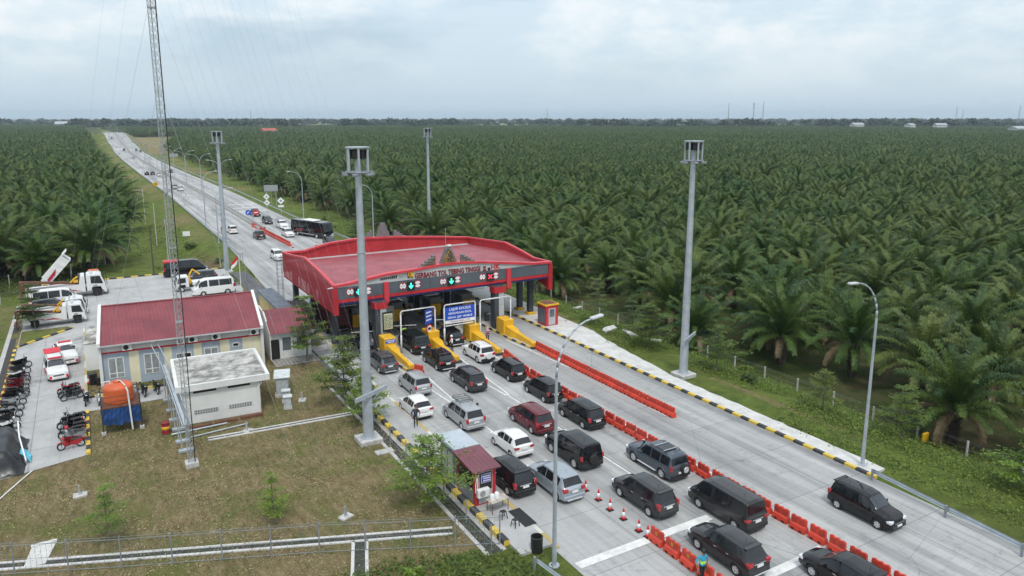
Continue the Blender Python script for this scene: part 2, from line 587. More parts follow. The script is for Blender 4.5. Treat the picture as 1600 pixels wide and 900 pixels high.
# cloud luminance rises towards the zenith as under a real overcast
base = mixc(nt, mathn(nt, 'POWER', z, 1.25, clamp=True), (5.0, 6.15, 7.0), (12.0, 13.0, 14.0))
hz = mathn(nt, 'MULTIPLY', mathn(nt, 'SUBTRACT', z, .015), 11.0, clamp=True)
cl = mixc(nt, mathn(nt, 'MULTIPLY', mathn(nt, 'MULTIPLY', c_lo, hz), .8), base, (8.3, 8.45, 8.6))
cl = mixc(nt, mathn(nt, 'MULTIPLY', mathn(nt, 'MULTIPLY', c_hi, hz), .72), cl, (3.5, 4.75, 5.7))
final = mixc(nt, .88, sky.outputs[0], cl)
nt.links.new(final, bg.inputs[0])
bg.inputs[1].default_value = .10
sd = bpy.data.lights.new('sun', 'SUN')
sd.energy = SUN_E; sd.angle = R(10); sd.color = (1.0, .96, .90)
so = bpy.data.objects.new('sun', sd)
COL.objects.link(so)
dirv = Vector((math.sin(SUN_AZ) * math.cos(SUN_EL), math.cos(SUN_AZ) * math.cos(SUN_EL), math.sin(SUN_EL)))
so.rotation_euler = (-dirv).to_track_quat('-Z', 'Y').to_euler()
# ------------------------------------------------------------------ haze
hb = MB().box(-9000, 13000, -600, 17000, -12, 140)
hz_m = bpy.data.materials.new('haze_air'); hz_m.use_nodes = True
hn = hz_m.node_tree
hn.nodes.remove(hn.nodes['Principled BSDF'])
pv = hn.nodes.new('ShaderNodeVolumePrincipled')
pv.inputs['Color'].default_value = (.74, .88, 1.0, 1)
pv.inputs['Density'].default_value = HAZE
hn.links.new(pv.outputs[0], hn.nodes['Material Output'].inputs['Volume'])
if HAZE > 0:
    tag(hb.build('haze', hz_m), kind='stuff')['label'] = 'thin pale haze over the whole plantation'
# ------------------------------------------------------------------ terrain
def road_z(Y):
    pts = [(-200, 0), (250, 0), (374, -1.4), (500, -2.2), (617, -1.9), (729, 1.9), (865, 8.0), (905, 8.6), (960, 7.4), (1100, 0), (1300, -3), (20000, -3)]
    for (a, za), (b, zb) in zip(pts, pts[1:]):
        if a <= Y <= b:
            t = (Y - a) / (b - a); t = t * t * (3 - 2 * t) if b > 700 else t
            return za + (zb - za) * t
    return -3.0

def smooth(a, b, x):
    t = max(0.0, min(1.0, (x - a) / (b - a)))
    return t * t * (3 - 2 * t)

def terrain(X, Y):
    far = -3.0
    # right of the plaza
    rt = -0.02 + (far + .02) * smooth(47.5, 61, X)
    # left plots stay level up to the back fence
    lt = (far + .02) * smooth(112, 135, Y + max(0, -X - 8) * .8) - .02
    lt = min(lt, (far * .6) * smooth(-9, -22, X) - .02)
    if X > 44:
        edge = 41.8 + (1 - smooth(90, 135, Y)) * 7.5
        zr = road_z(Y) - .03
        sl = smooth(edge, edge + 11 + max(0, zr) * 1.2, X)
        zz = zr + (far - zr) * sl
    elif X > 22:
        zz = road_z(Y) - .03
    else:
        if Y < 112:
            zz = lt
        else:
            zr = road_z(Y) - .03
            edge = 22.2
            w_ = 12 + max(0, zr) * 1.2
            sl = smooth(edge, edge - w_, X)
            side = zr + (far - zr) * sl
            k = smooth(112, 130, Y)
            zz = lt * (1 - k) + side * k
            if X > 14:
                zz = max(zz, side - .02) if Y > 118 else zz
    nz = mnoise.noise(Vector((X * .06, Y * .06, 0))) * .25 + mnoise.noise(Vector((X * .3, Y * .3, 4))) * .08
    amp = 1.0
    if -9 < X < 49.5 and Y < 116: amp = .0
    if 20 < X < 45: amp = 0
    if X > 44: amp = smooth(49.5, 54, X) if Y < 120 else smooth(43, 48, X)
    return zz + nz * amp

def frange(a, b, s):
    n = int(round((b - a) / s)); return [a + (b - a) * i / n for i in range(n)]
xs = [-9000, -5000, -2800, -1500, -900, -600, -420, -300, -220, -160, -120] + frange(-100, -30, 6) + frange(-30, 84, 1.6) + frange(84, 180, 6) + [180, 230, 300, 400, 550, 800, 1200, 1900, 3000, 5000, 8000, 13000]
ys = [-550, -300, -150, -80, -40] + frange(-20, 200, 2) + frange(200, 420, 6) + frange(420, 1120, 14) + [1120, 1250, 1450, 1700, 2000, 2500, 3200, 4200, 6000, 9000, 13000, 16900]
gv = []; gz = []
for y in ys:
    for x in xs:
        gv.append((x, y, terrain(x, y)))
        dry = lush = bare = 0.0
        n = mnoise.noise(Vector((x * .045, y * .045, 9)))
        if x < 20 and y < 112:
            dry = 1.0 if x > -9 else .35 + n * .5
            lush = .9
            if x < -9: lush = 1.0
            if y < 33 and x > 8: lush = 1.0; dry = .45 + n
            if y < 38 and x < 14: dry = .8
        elif x < 22.5:
            lush = smooth(-6, 6, x) * 1.0 if y > 130 else 1.0
            if y > 200: lush = smooth(2, 10, x)
            dry = .45 * smooth(11, 19, x) + n * .6
        elif x > 41:
            lush = 1 - smooth(57, 62, x) if y < 120 else 1 - smooth(58, 64, x)
            if 0 < y < 100: dry = .70 - abs(x - 48.2 - .4 * math.sin(y * .2)) * .5 + n * .3
            if y > 250: dry = .45 + n * .7 if x < 56 else 0
        if 45 < x < 120 and 620 < y < 1150:
            dry = .75 + n * .4; lush = 1
        if 12 < x < 19 and 120 < y < 150: bare = .6 + n * .8
        if y > 2000: lush = .55 + .4 * n; dry = .5 + .9 * mnoise.noise(Vector((x * .0012, y * .0009, 2)))
        gz.append((max(0, min(1, dry)), max(0, min(1, lush)), max(0, min(1, bare)), 1))
nx = len(xs)
gf = [(j * nx + i, j * nx + i + 1, (j + 1) * nx + i + 1, (j + 1) * nx + i) for j in range(len(ys) - 1) for i in range(nx - 1)]
gb = MB(); gb.v = gv; gb.f = gf; gb.mi = [0] * len(gf)
ground = gb.build('ground', 'ground', smooth=True, fix=False)
ca = ground.data.color_attributes.new('zone', 'FLOAT_COLOR', 'POINT')
ca.data.foreach_set('color', [c for q in gz for c in q])
tag(ground, 'grass, verges and plantation soil', kind='structure')
# ------------------------------------------------------------------ road surfaces
def strip(x0, x1, ys_, dz, name, m, label=None):
    b = MB()
    for a, c in zip(ys_, ys_[1:]):
        b.quad((x0, a, road_z(a) + dz), (x1, a, road_z(a) + dz), (x1, c, road_z(c) + dz), (x0, c, road_z(c) + dz))
    o = b.build(name, m)
    return tag(o, label, kind='structure')
ry = frange(-120, 130, 10) + frange(130, 240, 10) + frange(240, 1150, 15) + [1150]
plaza = MB()
prof = [(-120, 20.7, 43.6), (24, 20.7, 43.6), (70, 20.5, 43.8), (82, 20.3, 44.6), (100, 20.6, 44.2), (125, 21.6, 42.2), (150, 22.4, 41.6)]
for (a, l0, r0), (c, l1, r1) in zip(prof, prof[1:]):
    plaza.quad((l0, a, .006), (r0, a, .006), (r1, c, .006), (l1, c, .006))
hy_ = [150] + frange(165, 1150, 15) + [1150]
for a, c in zip(hy_, hy_[1:]):
    plaza.quad((22.4, a, road_z(a) + .006), (41.6, a, road_z(a) + .006), (41.6, c, road_z(c) + .006), (22.4, c, road_z(c) + .006))
tag(plaza.build('road', 'road'), 'pale concrete toll road and plaza', kind='structure')
# outer bypass lane left of the gate
tag(MB().quad((18.3, 62, .004), (20.7, 62, .004), (20.7, 118, .004), (18.3, 118, .004)).build('lane', mat('dark_asphalt', (.10, .10, .105), .85, .25, 1.0)), 'dark service lane beside the gate', kind='structure')
mk = MB()                                            # painted lines
def line(x0, y0, x1, y1, wd, z=.012):
    d = Vector((x1 - x0, y1 - y0, 0)); n = Vector((-d.y, d.x, 0)).normalized() * wd / 2
    mk.quad((x0 + n.x, y0 + n.y, road_z(y0) + z), (x0 - n.x, y0 - n.y, road_z(y0) + z), (x1 - n.x, y1 - n.y, road_z(y1) + z), (x1 + n.x, y1 + n.y, road_z(y1) + z))
ISL = [25.2, 30.0, 34.8, 39.0]
for i, x in enumerate(ISL):
    if i < 3:
        line(x - 1.0, 66, x - .15, 52.0, .16)
        line(x + 1.0, 66, x + .15, 52.0, .16, .016)
        line(x - .45, 58.2, x + .45, 59.2, .13, .020)
        line(x, 52.2, x, 31 if i else 44, .14, .024)
    else:
        line(x - 1.1, 66, x - .3, 55, .14); line(x + 1.1, 66, x + .3, 55, .14)
for x0, x1, y in ((20.9, 30.6, 28.7), (28.9, 33.4, 23.0)):
    mk.quad((x0, y - .3, .028), (x1, y - .3, .028), (x1, y + .3, .028), (x0, y + .3, .028))
line(38.9, 41.6, 38.9, 43.8, .3)
for y0 in frange(120, 760, 1):
    pass
y = 168
while y < 840:
    line(27.0, y, 27.0, y + 3.5, .16); line(36.6, y, 36.6, y + 3.5, .16); y += 9.5
for xe in (23.3, 31.2, 32.9, 40.8):
    for a, c in zip(hy_, hy_[1:]):
        if c < 900: line(xe, a, xe, c, .14)
for yb in (196, 204, 213, 300, 410, 560, 640):
    mk.quad((33.2, yb, road_z(yb) + .02), (40.6, yb, road_z(yb) + .02), (40.6, yb + .9, road_z(yb + .9) + .02), (33.2, yb + .9, road_z(yb + .9) + .02))
for yb, x0, x1 in ((655, 23.6, 31), (668, 23.6, 31), (400, 23.6, 26.4), (408, 23.6, 26.4)):
    mk.quad((x0, yb, road_z(yb) + .02), (x1, yb, road_z(yb) + .02), (x1, yb + 3, road_z(yb + 3) + .02), (x0, yb + 3, road_z(yb + 3) + .02))
line(32.6, 131, 43, 131, .5)
tag(mk.build('road_markings', WHITE_LINE), 'white painted lines on the concrete', kind='structure')
# pavements and kerbs
b = MB().box(18.75, 20.75, 31.0, 74, -.1, .12)
tag(b.build('pavement', 'lot_concrete'), 'narrow concrete pavement left of the queue', kind='structure')
tag(MB().box(20.74, 21.0, 30.6, 84, -.1, .135).build('kerb', 'edge_paint'), 'worn white and yellow kerb edging the left lane', kind='structure')
tag(MB().box(18.4, 18.75, 32.3, 62, -.1, .32).build('kerb', 'kerb_paint'), 'yellow and black kerb beside the lawn', kind='structure')
random.seed(31)
pe = [(43.9, 108), (43.9, 27.0), (45.3, 27.0)]
yy_ = 28.0
while yy_ < 60: pe.append((45.45 + random.uniform(-.09, .09) + max(0, yy_ - 48) * .13, yy_)); yy_ += random.uniform(.5, 1.3)
pe += [(47.9, 63.7), (48.0, 78), (48.2, 108)]
tag(MB().prism(pe, 'Z', -.3, .14).build('pavement', 'pavement'), 'pale broken pavement right of the gate', kind='structure')
tag(MB().box(43.6, 43.9, 26.6, 108, -.1, .18).build('kerb', 'kerb_paint'), 'yellow and black kerb of the right pavement', kind='structure')
tag(MB().box(17.35, 18.1, 32, 62, -.35, -.016).build('drain', mat('drain_dark', (.05, .05, .045), .9, .3)), 'dark drain channel along the kerb', kind='structure')
tag(MB().box(18.1, 18.4, 32, 62, -.35, .03).box(17.1, 17.35, 32, 62, -.35, .03).build('drain_edge', 'kerb_concrete'), 'concrete lips of the kerb drain', kind='structure')
# parking lot
lot = MB()
poly = [(-7.7, 55.6), (-1.6, 57.2), (-1.5, 66.2), (4.6, 66.2), (4.6, 69.4), (-1.5, 69.4), (-1.5, 84), (14, 84), (18, 106), (18, 122), (-7.7, 122)]
bm_ = [(p[0], p[1], .006) for p in poly]
lot.add(bm_, [tuple(range(len(bm_)))])
tag(lot.build('parking_lot', 'lot_concrete'), 'concrete yard behind and beside the office', kind='structure')
gi = MB().add([(-7.6, 89.7, .09), (-2.9, 94.9, .09), (-3.2, 95.8, .09), (-7.6, 95.8, .09)], [(0, 1, 2, 3)])
gobj = gi.build('grass_island', 'ground'); tag(gobj, 'grass corner in the yard', kind='structure')
ga = gobj.data.color_attributes.new('zone', 'FLOAT_COLOR', 'POINT'); ga.data.foreach_set('color', [.5, 1, 0, 1] * 4)
k = MB()
for t in range(10):
    a = Vector((-7.7, 89.4, 0)).lerp(Vector((-2.7, 94.9, 0)), t / 10); c = Vector((-7.7, 89.4, 0)).lerp(Vector((-2.7, 94.9, 0)), (t + 1) / 10)
    n = Vector((-(c - a).y, (c - a).x, 0)).normalized() * .14
    k.prism([(a.x + n.x, a.y + n.y), (a.x - n.x, a.y - n.y), (c.x - n.x, c.y - n.y), (c.x + n.x, c.y + n.y)], 'Z', 0, .17)
tag(k.build('kerb', 'kerb_paint_diagonal'), 'yellow and black kerb of the grass corner', kind='structure')
tag(MB().box(-1.7, -1.42, 57.2, 66.2, -.1, .17)  .box(-7.95, -7.68, 55.6, 89, -.1, .15).build('kerb', 'kerb_paint'), 'painted kerbs of the yard', kind='structure')
tag(MB().box(-1.66, -1.46, 69.6, 94, -.1, .12).build('kerb', 'edge_paint'), 'worn pale kerb beside the office', kind='structure')
tag(MB().box(-7.7, 17.8, 122, 122.3, -.1, .18).box(-1.4, 4.6, 69.4, 69.65, -.1, .16).build('kerb', 'kerb_paint_cross'), 'yellow and black kerb at the back of the yard', kind='structure')
tag(MB().box(-8.5, -7.96, 55, 110, -.3, -.012).build('drain', mat('drain_dark', (.05, .05, .045), .9)), 'dark drain left of the yard', kind='structure')
tag(MB().box(-8.9, -8.5, 54, 110, -.3, .05).build('drain_edge', 'kerb_concrete'), 'concrete lip of the yard drain', kind='structure')
# lawn drains: two long thin concrete channels
def channel(p0, p1, wd, label):
    a = Vector((*p0, 0)); c = Vector((*p1, 0)); d = (c - a).normalized(); n = Vector((-d.y, d.x, 0))
    e = MB()
    for s in (-1, 1):
        q0 = a + n * s * wd * .5; q1 = c + n * s * wd * .5; h = n * .09
        e.prism([((q0 + h).x, (q0 + h).y), ((q0 - h).x, (q0 - h).y), ((q1 - h).x, (q1 - h).y), ((q1 + h).x, (q1 + h).y)], 'Z', -.05, .045)
    tag(e.build('drain_edge', 'pavement'), label, kind='structure')
    h = n * (wd * .5 - .09)
    tag(MB().quad((*(a + h).xy, .002), (*(a - h).xy, .002), (*(c - h).xy, .002), (*(c + h).xy, .002)).build('drain', mat('drain_dark', (.05, .05, .045), .9)), 'dark bed of the lawn drain', kind='structure')
channel((-6.5, 44.6), (16.6, 35.2), .62, 'pale concrete drain along the chain-link fence')
channel((6.2, 55.6), (17.0, 54.9), .45, 'concrete drain beside the lattice mast')
# ------------------------------------------------------------------ vehicles
def car_paint(name, col, metal=.2):
    if name in MATS: return MATS[name]
    m, nt, b = nodes_of(name)
    vec = objvec(nt)
    f = noise_f(nt, vec, 1.3, 5, .65, .4, .75)
    dust = mixc(nt, mathn(nt, 'MULTIPLY', f, .035), col, (.30, .28, .25))
    nt.links.new(dust, b.inputs['Base Color'])
    b.inputs['Metallic'].default_value = metal
    b.inputs['Roughness'].default_value = .45
    b.inputs['Specular IOR Level'].default_value = .0
    b.inputs['Coat Weight'].default_value = 1.0
    b.inputs['Coat Roughness'].default_value = .04
    MATS[name] = m
    return m
BODY = car_paint('car_body', (.02, .02, .022))
PAINT = dict(
    black=car_paint('paint_black', (.006, .006, .0075), 0), dark=car_paint('paint_charcoal', (.030, .030, .032), .2),
    grey=car_paint('paint_grey', (.07, .074, .08), .3), silver=car_paint('paint_silver', (.42, .43, .44), .5),
    white=car_paint('paint_white', (.72, .72, .71), 0), maroon=car_paint('paint_maroon', (.13, .010, .018), .25),
    blue=car_paint('paint_slate', (.075, .092, .115), .4), bluesilver=car_paint('paint_blue_silver', (.36, .40, .44), .5),
    red=car_paint('paint_red', (.42, .02, .025), .1), green=car_paint('paint_dark_green', (.016, .021, .021), .2))

# y from the rear, ztop, zbelt, roof half width, belt half width
SPEC = {
 'mpv': dict(L=4.6, W=1.77, st=[(0, .97, .86, .70, .78), (.10, 1.06, .97, .72, .84), (.40, 1.62, 1.0, .61, .87), (.62, 1.69, 1.0, .64, .88), (2.3, 1.73, .98, .64, .885), (2.95, 1.66, .97, .61, .88), (3.62, 1.10, .95, .70, .87), (4.18, .98, .87, .69, .85), (4.48, .84, .74, .63, .80), (4.6, .62, .56, .56, .72)],
             wr=.33, ax=(.86, 3.61), panes=[(.48, 1.22), (1.30, 2.16), (2.24, 3.42)], rear=(.13, .385), front=(3.02, 3.58), tl=('tall', .98, .42), rail=False),
 'mini_mpv': dict(L=4.2, W=1.68, st=[(0, .98, .88, .67, .74), (.08, 1.06, .98, .69, .80), (.30, 1.62, 1.0, .59, .82), (.5, 1.68, 1.0, .61, .835), (2.0, 1.71, .98, .61, .84), (2.55, 1.64, .97, .58, .835), (3.22, 1.10, .95, .66, .83), (3.82, .96, .86, .65, .81), (4.1, .82, .72, .60, .76), (4.2, .60, .55, .54, .68)],
             wr=.31, ax=(.72, 3.38), panes=[(.40, 1.05), (1.12, 1.92), (2.0, 3.04)], rear=(.11, .285), front=(2.62, 3.18), tl=('tall', .96, .36), rail=False),
 'hatch': dict(L=3.75, W=1.67, st=[(0, .96, .84, .66, .74), (.10, 1.04, .95, .68, .80), (.48, 1.42, .97, .57, .825), (.72, 1.50, .96, .59, .83), (1.7, 1.53, .94, .59, .835), (2.15, 1.47, .93, .57, .83), (2.85, 1.04, .92, .65, .825), (3.35, .93, .84, .64, .80), (3.65, .78, .70, .58, .75), (3.75, .58, .53, .5, .66)],
             wr=.29, ax=(.62, 3.08), panes=[(.66, 1.0), (1.05, 1.68), (1.75, 2.68)], rear=(.14, .46), front=(2.22, 2.80), tl=('low', .90, .24), rail=False),
 'suv': dict(L=4.3, W=1.72, st=[(0, 1.0, .90, .68, .76), (.08, 1.08, 1.0, .70, .82), (.34, 1.62, 1.03, .60, .85), (.55, 1.71, 1.03, .63, .86), (1.9, 1.74, 1.01, .63, .865), (2.45, 1.67, 1.0, .60, .86), (3.05, 1.14, .98, .68, .85), (3.75, 1.04, .92, .68, .84), (4.15, .90, .80, .62, .79), (4.3, .66, .60, .56, .70)],
             wr=.355, ax=(.78, 3.42), panes=[(.42, 1.0), (1.08, 1.80), (1.88, 2.86)], rear=(.11, .32), front=(2.52, 3.01), tl=('low', .98, .30), rail=True, spare='white'),
 'crossover': dict(L=4.55, W=1.78, st=[(0, .98, .86, .70, .78), (.10, 1.08, .98, .72, .84), (.52, 1.56, 1.02, .60, .87), (.80, 1.65, 1.01, .63, .88), (2.1, 1.69, .98, .63, .885), (2.65, 1.62, .97, .60, .88), (3.42, 1.10, .95, .70, .87), (4.0, 1.0, .88, .69, .85), (4.4, .86, .76, .63, .80), (4.55, .62, .57, .56, .72)],
             wr=.34, ax=(.82, 3.60), panes=[(.66, 1.2), (1.28, 2.08), (2.16, 3.24)], rear=(.14, .50), front=(2.72, 3.38), tl=('low', .96, .30), rail=False),
 'boxy': dict(L=4.65, W=1.94, st=[(0, 1.06, .98, .80, .88), (.05, 1.16, 1.08, .82, .93), (.16, 1.72, 1.10, .76, .95), (.32, 1.80, 1.10, .78, .96), (2.2, 1.84, 1.10, .78, .965), (2.85, 1.80, 1.09, .76, .96), (3.20, 1.22, 1.08, .84, .955), (4.2, 1.14, 1.04, .84, .95), (4.55, 1.06, .96, .80, .92), (4.65, .70, .66, .74, .84)],
             wr=.40, ax=(.86, 3.70), panes=[(.22, .98), (1.1, 1.86), (1.96, 3.02)], rear=(.07, .15), front=(2.89, 3.17), tl=('post', 1.02, .34), rail=False, spare='black', flare=True),
 'offroad': dict(L=4.75, W=1.80, st=[(0, 1.02, .94, .74, .82), (.06, 1.12, 1.04, .76, .87), (.24, 1.70, 1.07, .66, .89), (.42, 1.79, 1.07, .68, .90), (2.2, 1.82, 1.05, .68, .905), (2.75, 1.75, 1.05, .66, .90), (3.30, 1.20, 1.03, .76, .895), (4.25, 1.10, .98, .76, .88), (4.62, .98, .88, .70, .84), (4.75, .68, .62, .64, .76)],
             wr=.40, ax=(.92, 3.78), panes=[(.34, 1.1), (1.22, 2.02), (2.12, 3.12)], rear=(.09, .22), front=(2.82, 3.26), tl=('post', 1.05, .40), rail=True, spare='side', step=True, snorkel=True, bars=True),
 'van': dict(L=4.85, W=1.88, st=[(0, 1.06, .96, .76, .84), (.06, 1.14, 1.06, .78, .90), (.20, 1.84, 1.10, .70, .92), (.40, 1.93, 1.10, .72, .93), (3.2, 1.97, 1.08, .72, .935), (3.72, 1.86, 1.07, .69, .93), (4.32, 1.22, 1.04, .76, .92), (4.62, 1.04, .94, .74, .89), (4.78, .84, .76, .68, .84), (4.85, .62, .58, .6, .76)],
             wr=.34, ax=(.92, 3.78), panes=[(.46, 1.42), (1.62, 2.62), (2.86, 4.02)], rear=(.09, .19), front=(3.80, 4.27), tl=('low', .96, .26), rail=False),
 'minibus': dict(L=5.4, W=1.90, st=[(0, 1.1, 1.0, .78, .86), (.05, 1.2, 1.1, .80, .91), (.16, 2.08, 1.18, .68, .93), (.40, 2.24, 1.18, .70, .935), (3.7, 2.28, 1.16, .70, .94), (4.3, 2.10, 1.14, .68, .935), (4.98, 1.26, 1.08, .76, .93), (5.2, 1.06, .96, .74, .90), (5.34, .84, .76, .68, .85), (5.4, .62, .58, .6, .78)],
             wr=.34, ax=(1.0, 4.10), panes=[(.40, 2.0), (2.06, 3.3), (3.5, 4.62)], rear=(.08, .15), front=(4.38, 4.93), tl=('tall', 1.2, .5), rail=False),
 'pickup': dict(L=5.2, W=1.80, st=[(0, .96, .90, .80, .86), (.04, 1.06, .98, .86, .89), (1.50, 1.08, .98, .86, .895), (1.56, 1.12, 1.0, .80, .90), (1.86, 1.66, 1.03, .64, .90), (2.1, 1.76, 1.03, .66, .90), (2.9, 1.78, 1.03, .66, .90), (3.25, 1.70, 1.02, .63, .90), (3.85, 1.20, 1.01, .74, .89), (4.7, 1.08, .96, .74, .88), (5.08, .92, .84, .68, .83), (5.2, .66, .60, .62, .74)],
             wr=.38, ax=(1.05, 4.20), panes=[(1.92, 2.56), (2.66, 3.66)], rear=(1.60, 1.83), front=(3.32, 3.80), tl=('post', .86, .30), rail=False, bed=(.14, 1.44)),
}

def shell(sp):
    L = sp['L']; st = sp['st']
    def at(y):
        for a, c in zip(st, st[1:]):
            if a[0] <= y <= c[0] + 1e-6:
                t = (y - a[0]) / max(1e-6, c[0] - a[0])
                return [a[i] + (c[i] - a[i]) * t for i in range(1, 5)]
        return list(st[-1][1:])
    def sect(y, q):
        zt, zb, rw, bw = at(y)
        e = min(1, (y + .06) / .35, (L - y + .06) / .45)
        sill = .20 + (1 - max(0, e)) * .10
        pts = [(bw * .86, sill), (bw * .985, sill + .10), (bw * 1.0, sill + (zb - sill) * .55), (bw * .965, zb), (rw, zt - .055), (rw * .80, zt - .012), (0, zt)]
        i = min(5, int(q)); t = q - i
        a, c = pts[i], pts[i + 1]
        return a[0] + (c[0] - a[0]) * t, a[1] + (c[1] - a[1]) * t
    return at, sect

def make_car(kind, label, cat, name):
    sp = SPEC[kind]; L = sp['L']; y0 = -L / 2
    at, sect = shell(sp)
    root = thing(name, label, cat)
    ys_ = sorted(set([s[0] for s in sp['st']] + [L * i / 56 for i in range(57)]))
    ys_ = [y for i, y in enumerate(ys_) if i == 0 or y - ys_[i - 1] > .012]
    qs = [0, .5, 1, 1.33, 1.66, 2, 2.33, 2.66, 3, 3.25, 3.5, 3.75, 4, 4.5, 5, 5.5, 6]
    ring = [(s, q) for s, q in [(-1, q) for q in qs] + [(1, q) for q in reversed(qs[:-1])]]
    nr = len(ring)
    b = MB(); vs_ = []
    for y in ys_:
        for s, q in ring:
            x, z = sect(y, q)
            vs_.append((s * x, y + y0, z))
    fs = []
    wr = sp['wr']
    def in_arch(y, z):
        return any(math.hypot(y - a, z - wr) < wr + .075 for a in sp['ax'])
    for j in range(len(ys_) - 1):
        for i in range(nr - 1):
            qa = ring[i][1]; qb = ring[i + 1][1]
            if max(qa, qb) <= 3:
                ym = (ys_[j] + ys_[j + 1]) / 2
                zm = (vs_[j * nr + i][2] + vs_[j * nr + i + 1][2]) / 2
                if in_arch(ym, zm): continue
            fs.append((j * nr + i, j * nr + i + 1, (j + 1) * nr + i + 1, (j + 1) * nr + i))
    fs.append(tuple(range(nr)))
    k = (len(ys_) - 1) * nr
    fs.append(tuple(range(k + nr - 1, k - 1, -1)))
    b.add(vs_, fs)
    b.build('body', BODY, root, smooth=True, sharp=32)
    ub = MB().box(-.66, .66, y0 + .25, -y0 - .3, .15, .62)
    for a in sp['ax']:
        ub.box(-.78, .78, a + y0 - wr - .05, a + y0 + wr + .05, .3, .30 + wr)
    ub.build('underbody', BLACK, root)
    def patch(name, m, ya, yb, qa, qb, ny, nq, side=0, off=.010, inset=None):
        """piece of glass that lies on the shell; side 0 spans across the roof line"""
        if side == 0:
            prm = [(-1, qa + (6 - qa) * i / nq) for i in range(nq + 1)] + [(1, 6 - (6 - qa) * i / nq) for i in range(1, nq + 1)]
        else:
            prm = [(side, qa + (qb - qa) * i / nq) for i in range(nq + 1)]
        V = []
        for j in range(ny + 1):
            y = ya + (yb - ya) * j / ny
            for s, q in prm:
                x, z = sect(y, q); e = .01
                xa, za = sect(y, min(6, q + e)); xc, zc = sect(y, max(0, q - e))
                yd = min(L, y + .02); yf = max(0, y - .02)
                xd, zd = sect(yd, q); xf, zf = sect(yf, q)
                t1 = Vector((s * (xa - xc), 0, za - zc)); t2 = Vector((s * (xd - xf), yd - yf, zd - zf))
                n = t1.cross(t2)
                if n.length < 1e-9: n = Vector((0, 0, 1))
                n.normalize()
                ref = Vector((s * x, 0, z - .6))
                if n.dot(ref) < 0: n = -n
                V.append(tuple(Vector((s * x, y + y0, z)) + n * off))
        w_ = len(prm)
        Fs = [(j * w_ + i, j * w_ + i + 1, (j + 1) * w_ + i + 1, (j + 1) * w_ + i) for j in range(ny) for i in range(w_ - 1)]
        return MB().add(V, Fs).build(name, m, root, smooth=True)
    patch('rear_window', GLASS, sp['rear'][0], sp['rear'][1], 4.12, 6, 4, 4)
    patch('windscreen', WSCREEN, sp['front'][0], sp['front'][1], 4.10, 6, 4, 4)
    for s in (-1, 1):
        for a, c in sp['panes']:
            patch('side_window', GLASS, a, c, 3.10, 3.88, 8, 3, s)
    # wheels
    ty = MB().lathe([(wr * .62, -.10), (wr * .93, -.105), (wr, -.07), (wr, .07), (wr * .93, .105), (wr * .62, .10)], 20, 'X', cap=False)
    tym = ty.build('tyre', RUBBER, None, smooth=True, sharp=40); tmesh = tym.data; bpy.data.objects.remove(tym)
    rm = MB().lathe([(wr * .66, -.06), (wr * .66, .095), (wr * .58, .10), (wr * .55, .05)], 20, 'X', cap=False).lathe([(wr * .2, .03), (wr * .2, .09), (.01, .10)], 12, 'X')
    for i in range(6):
        a = PI / 3 * i
        rm.M = Matrix.Rotation(a, 4, 'X')
        rm.box(.045, .092, -.042, .042, .03, wr * .6)
    rm.M = None
    rm.cur = 1; rm.lathe([(wr * .6, -.02), (wr * .6, .02), (.01, .025)], 16, 'X')
    rmo = rm.build('rim', [RIM, BLACK], None); rmesh = rmo.data; bpy.data.objects.remove(rmo)
    bwm = sp['W'] / 2
    for a in sp['ax']:
        for s in (-1, 1):
            wh = bpy.data.objects.new('wheel', tmesh); COL.objects.link(wh); wh.parent = root
            wh.location = (s * (bwm - .115), a + y0, wr); wh.rotation_euler = (0, 0, 0 if s > 0 else PI)
            ri = bpy.data.objects.new('rim', rmesh); COL.objects.link(ri); ri.parent = wh
    for a in sp['ax']:
        for s in (-1, 1):
            ar = MB(); pts = []
            for i in range(13):
                t = PI * (-.06 + 1.12 * i / 12)
                yy = a + (wr + .06) * math.cos(t); z = wr + (wr + .06) * math.sin(t)
                q = 1.5
                x = max(sect(yy, 1)[0], sect(yy, 2)[0], sect(yy, 1.5)[0]) if z < at(yy)[1] * .8 else sect(yy, 2.4)[0]
                pts.append((s * (x - .005), yy + y0, max(.2, z)))
            ar.tube(pts, .045 if sp.get('flare') or sp.get('step') else .022, 5)
            ar.build('wheel_arch', BLACK if (sp.get('flare')) else BODY, root)
    # bumpers, lamps, plates
    wb = at(.05)[3]; wf = at(L - .15)[3]
    MB().cbox(-wb * .97, wb * .97, y0 - .06, y0 + .14, .30, .58, .05).build('rear_bumper', BODY if kind in ('mpv', 'hatch', 'mini_mpv', 'crossover') else BLACK, root)
    MB().cbox(-wb * .7, wb * .7, y0 - .075, y0 + .05, .24, .36, .03).build('bumper_trim', BLACK if kind != 'crossover' else RIM, root)
    MB().cbox(-wf * .86, wf * .86, -y0 - .16, -y0 + .05, .26, .52, .05).build('front_bumper', BODY if kind not in ('boxy',) else BLACK, root)
    MB().cbox(-wf * .55, wf * .55, -y0 - .06, -y0 + .025, .54, .68, .02).build('grille', BLACK, root)
    MB().box(-wf * .56, wf * .56, -y0 + .02, -y0 + .032, .60, .63).build('grille_bar', CHROME, root)
    style, zl, hl = sp['tl']
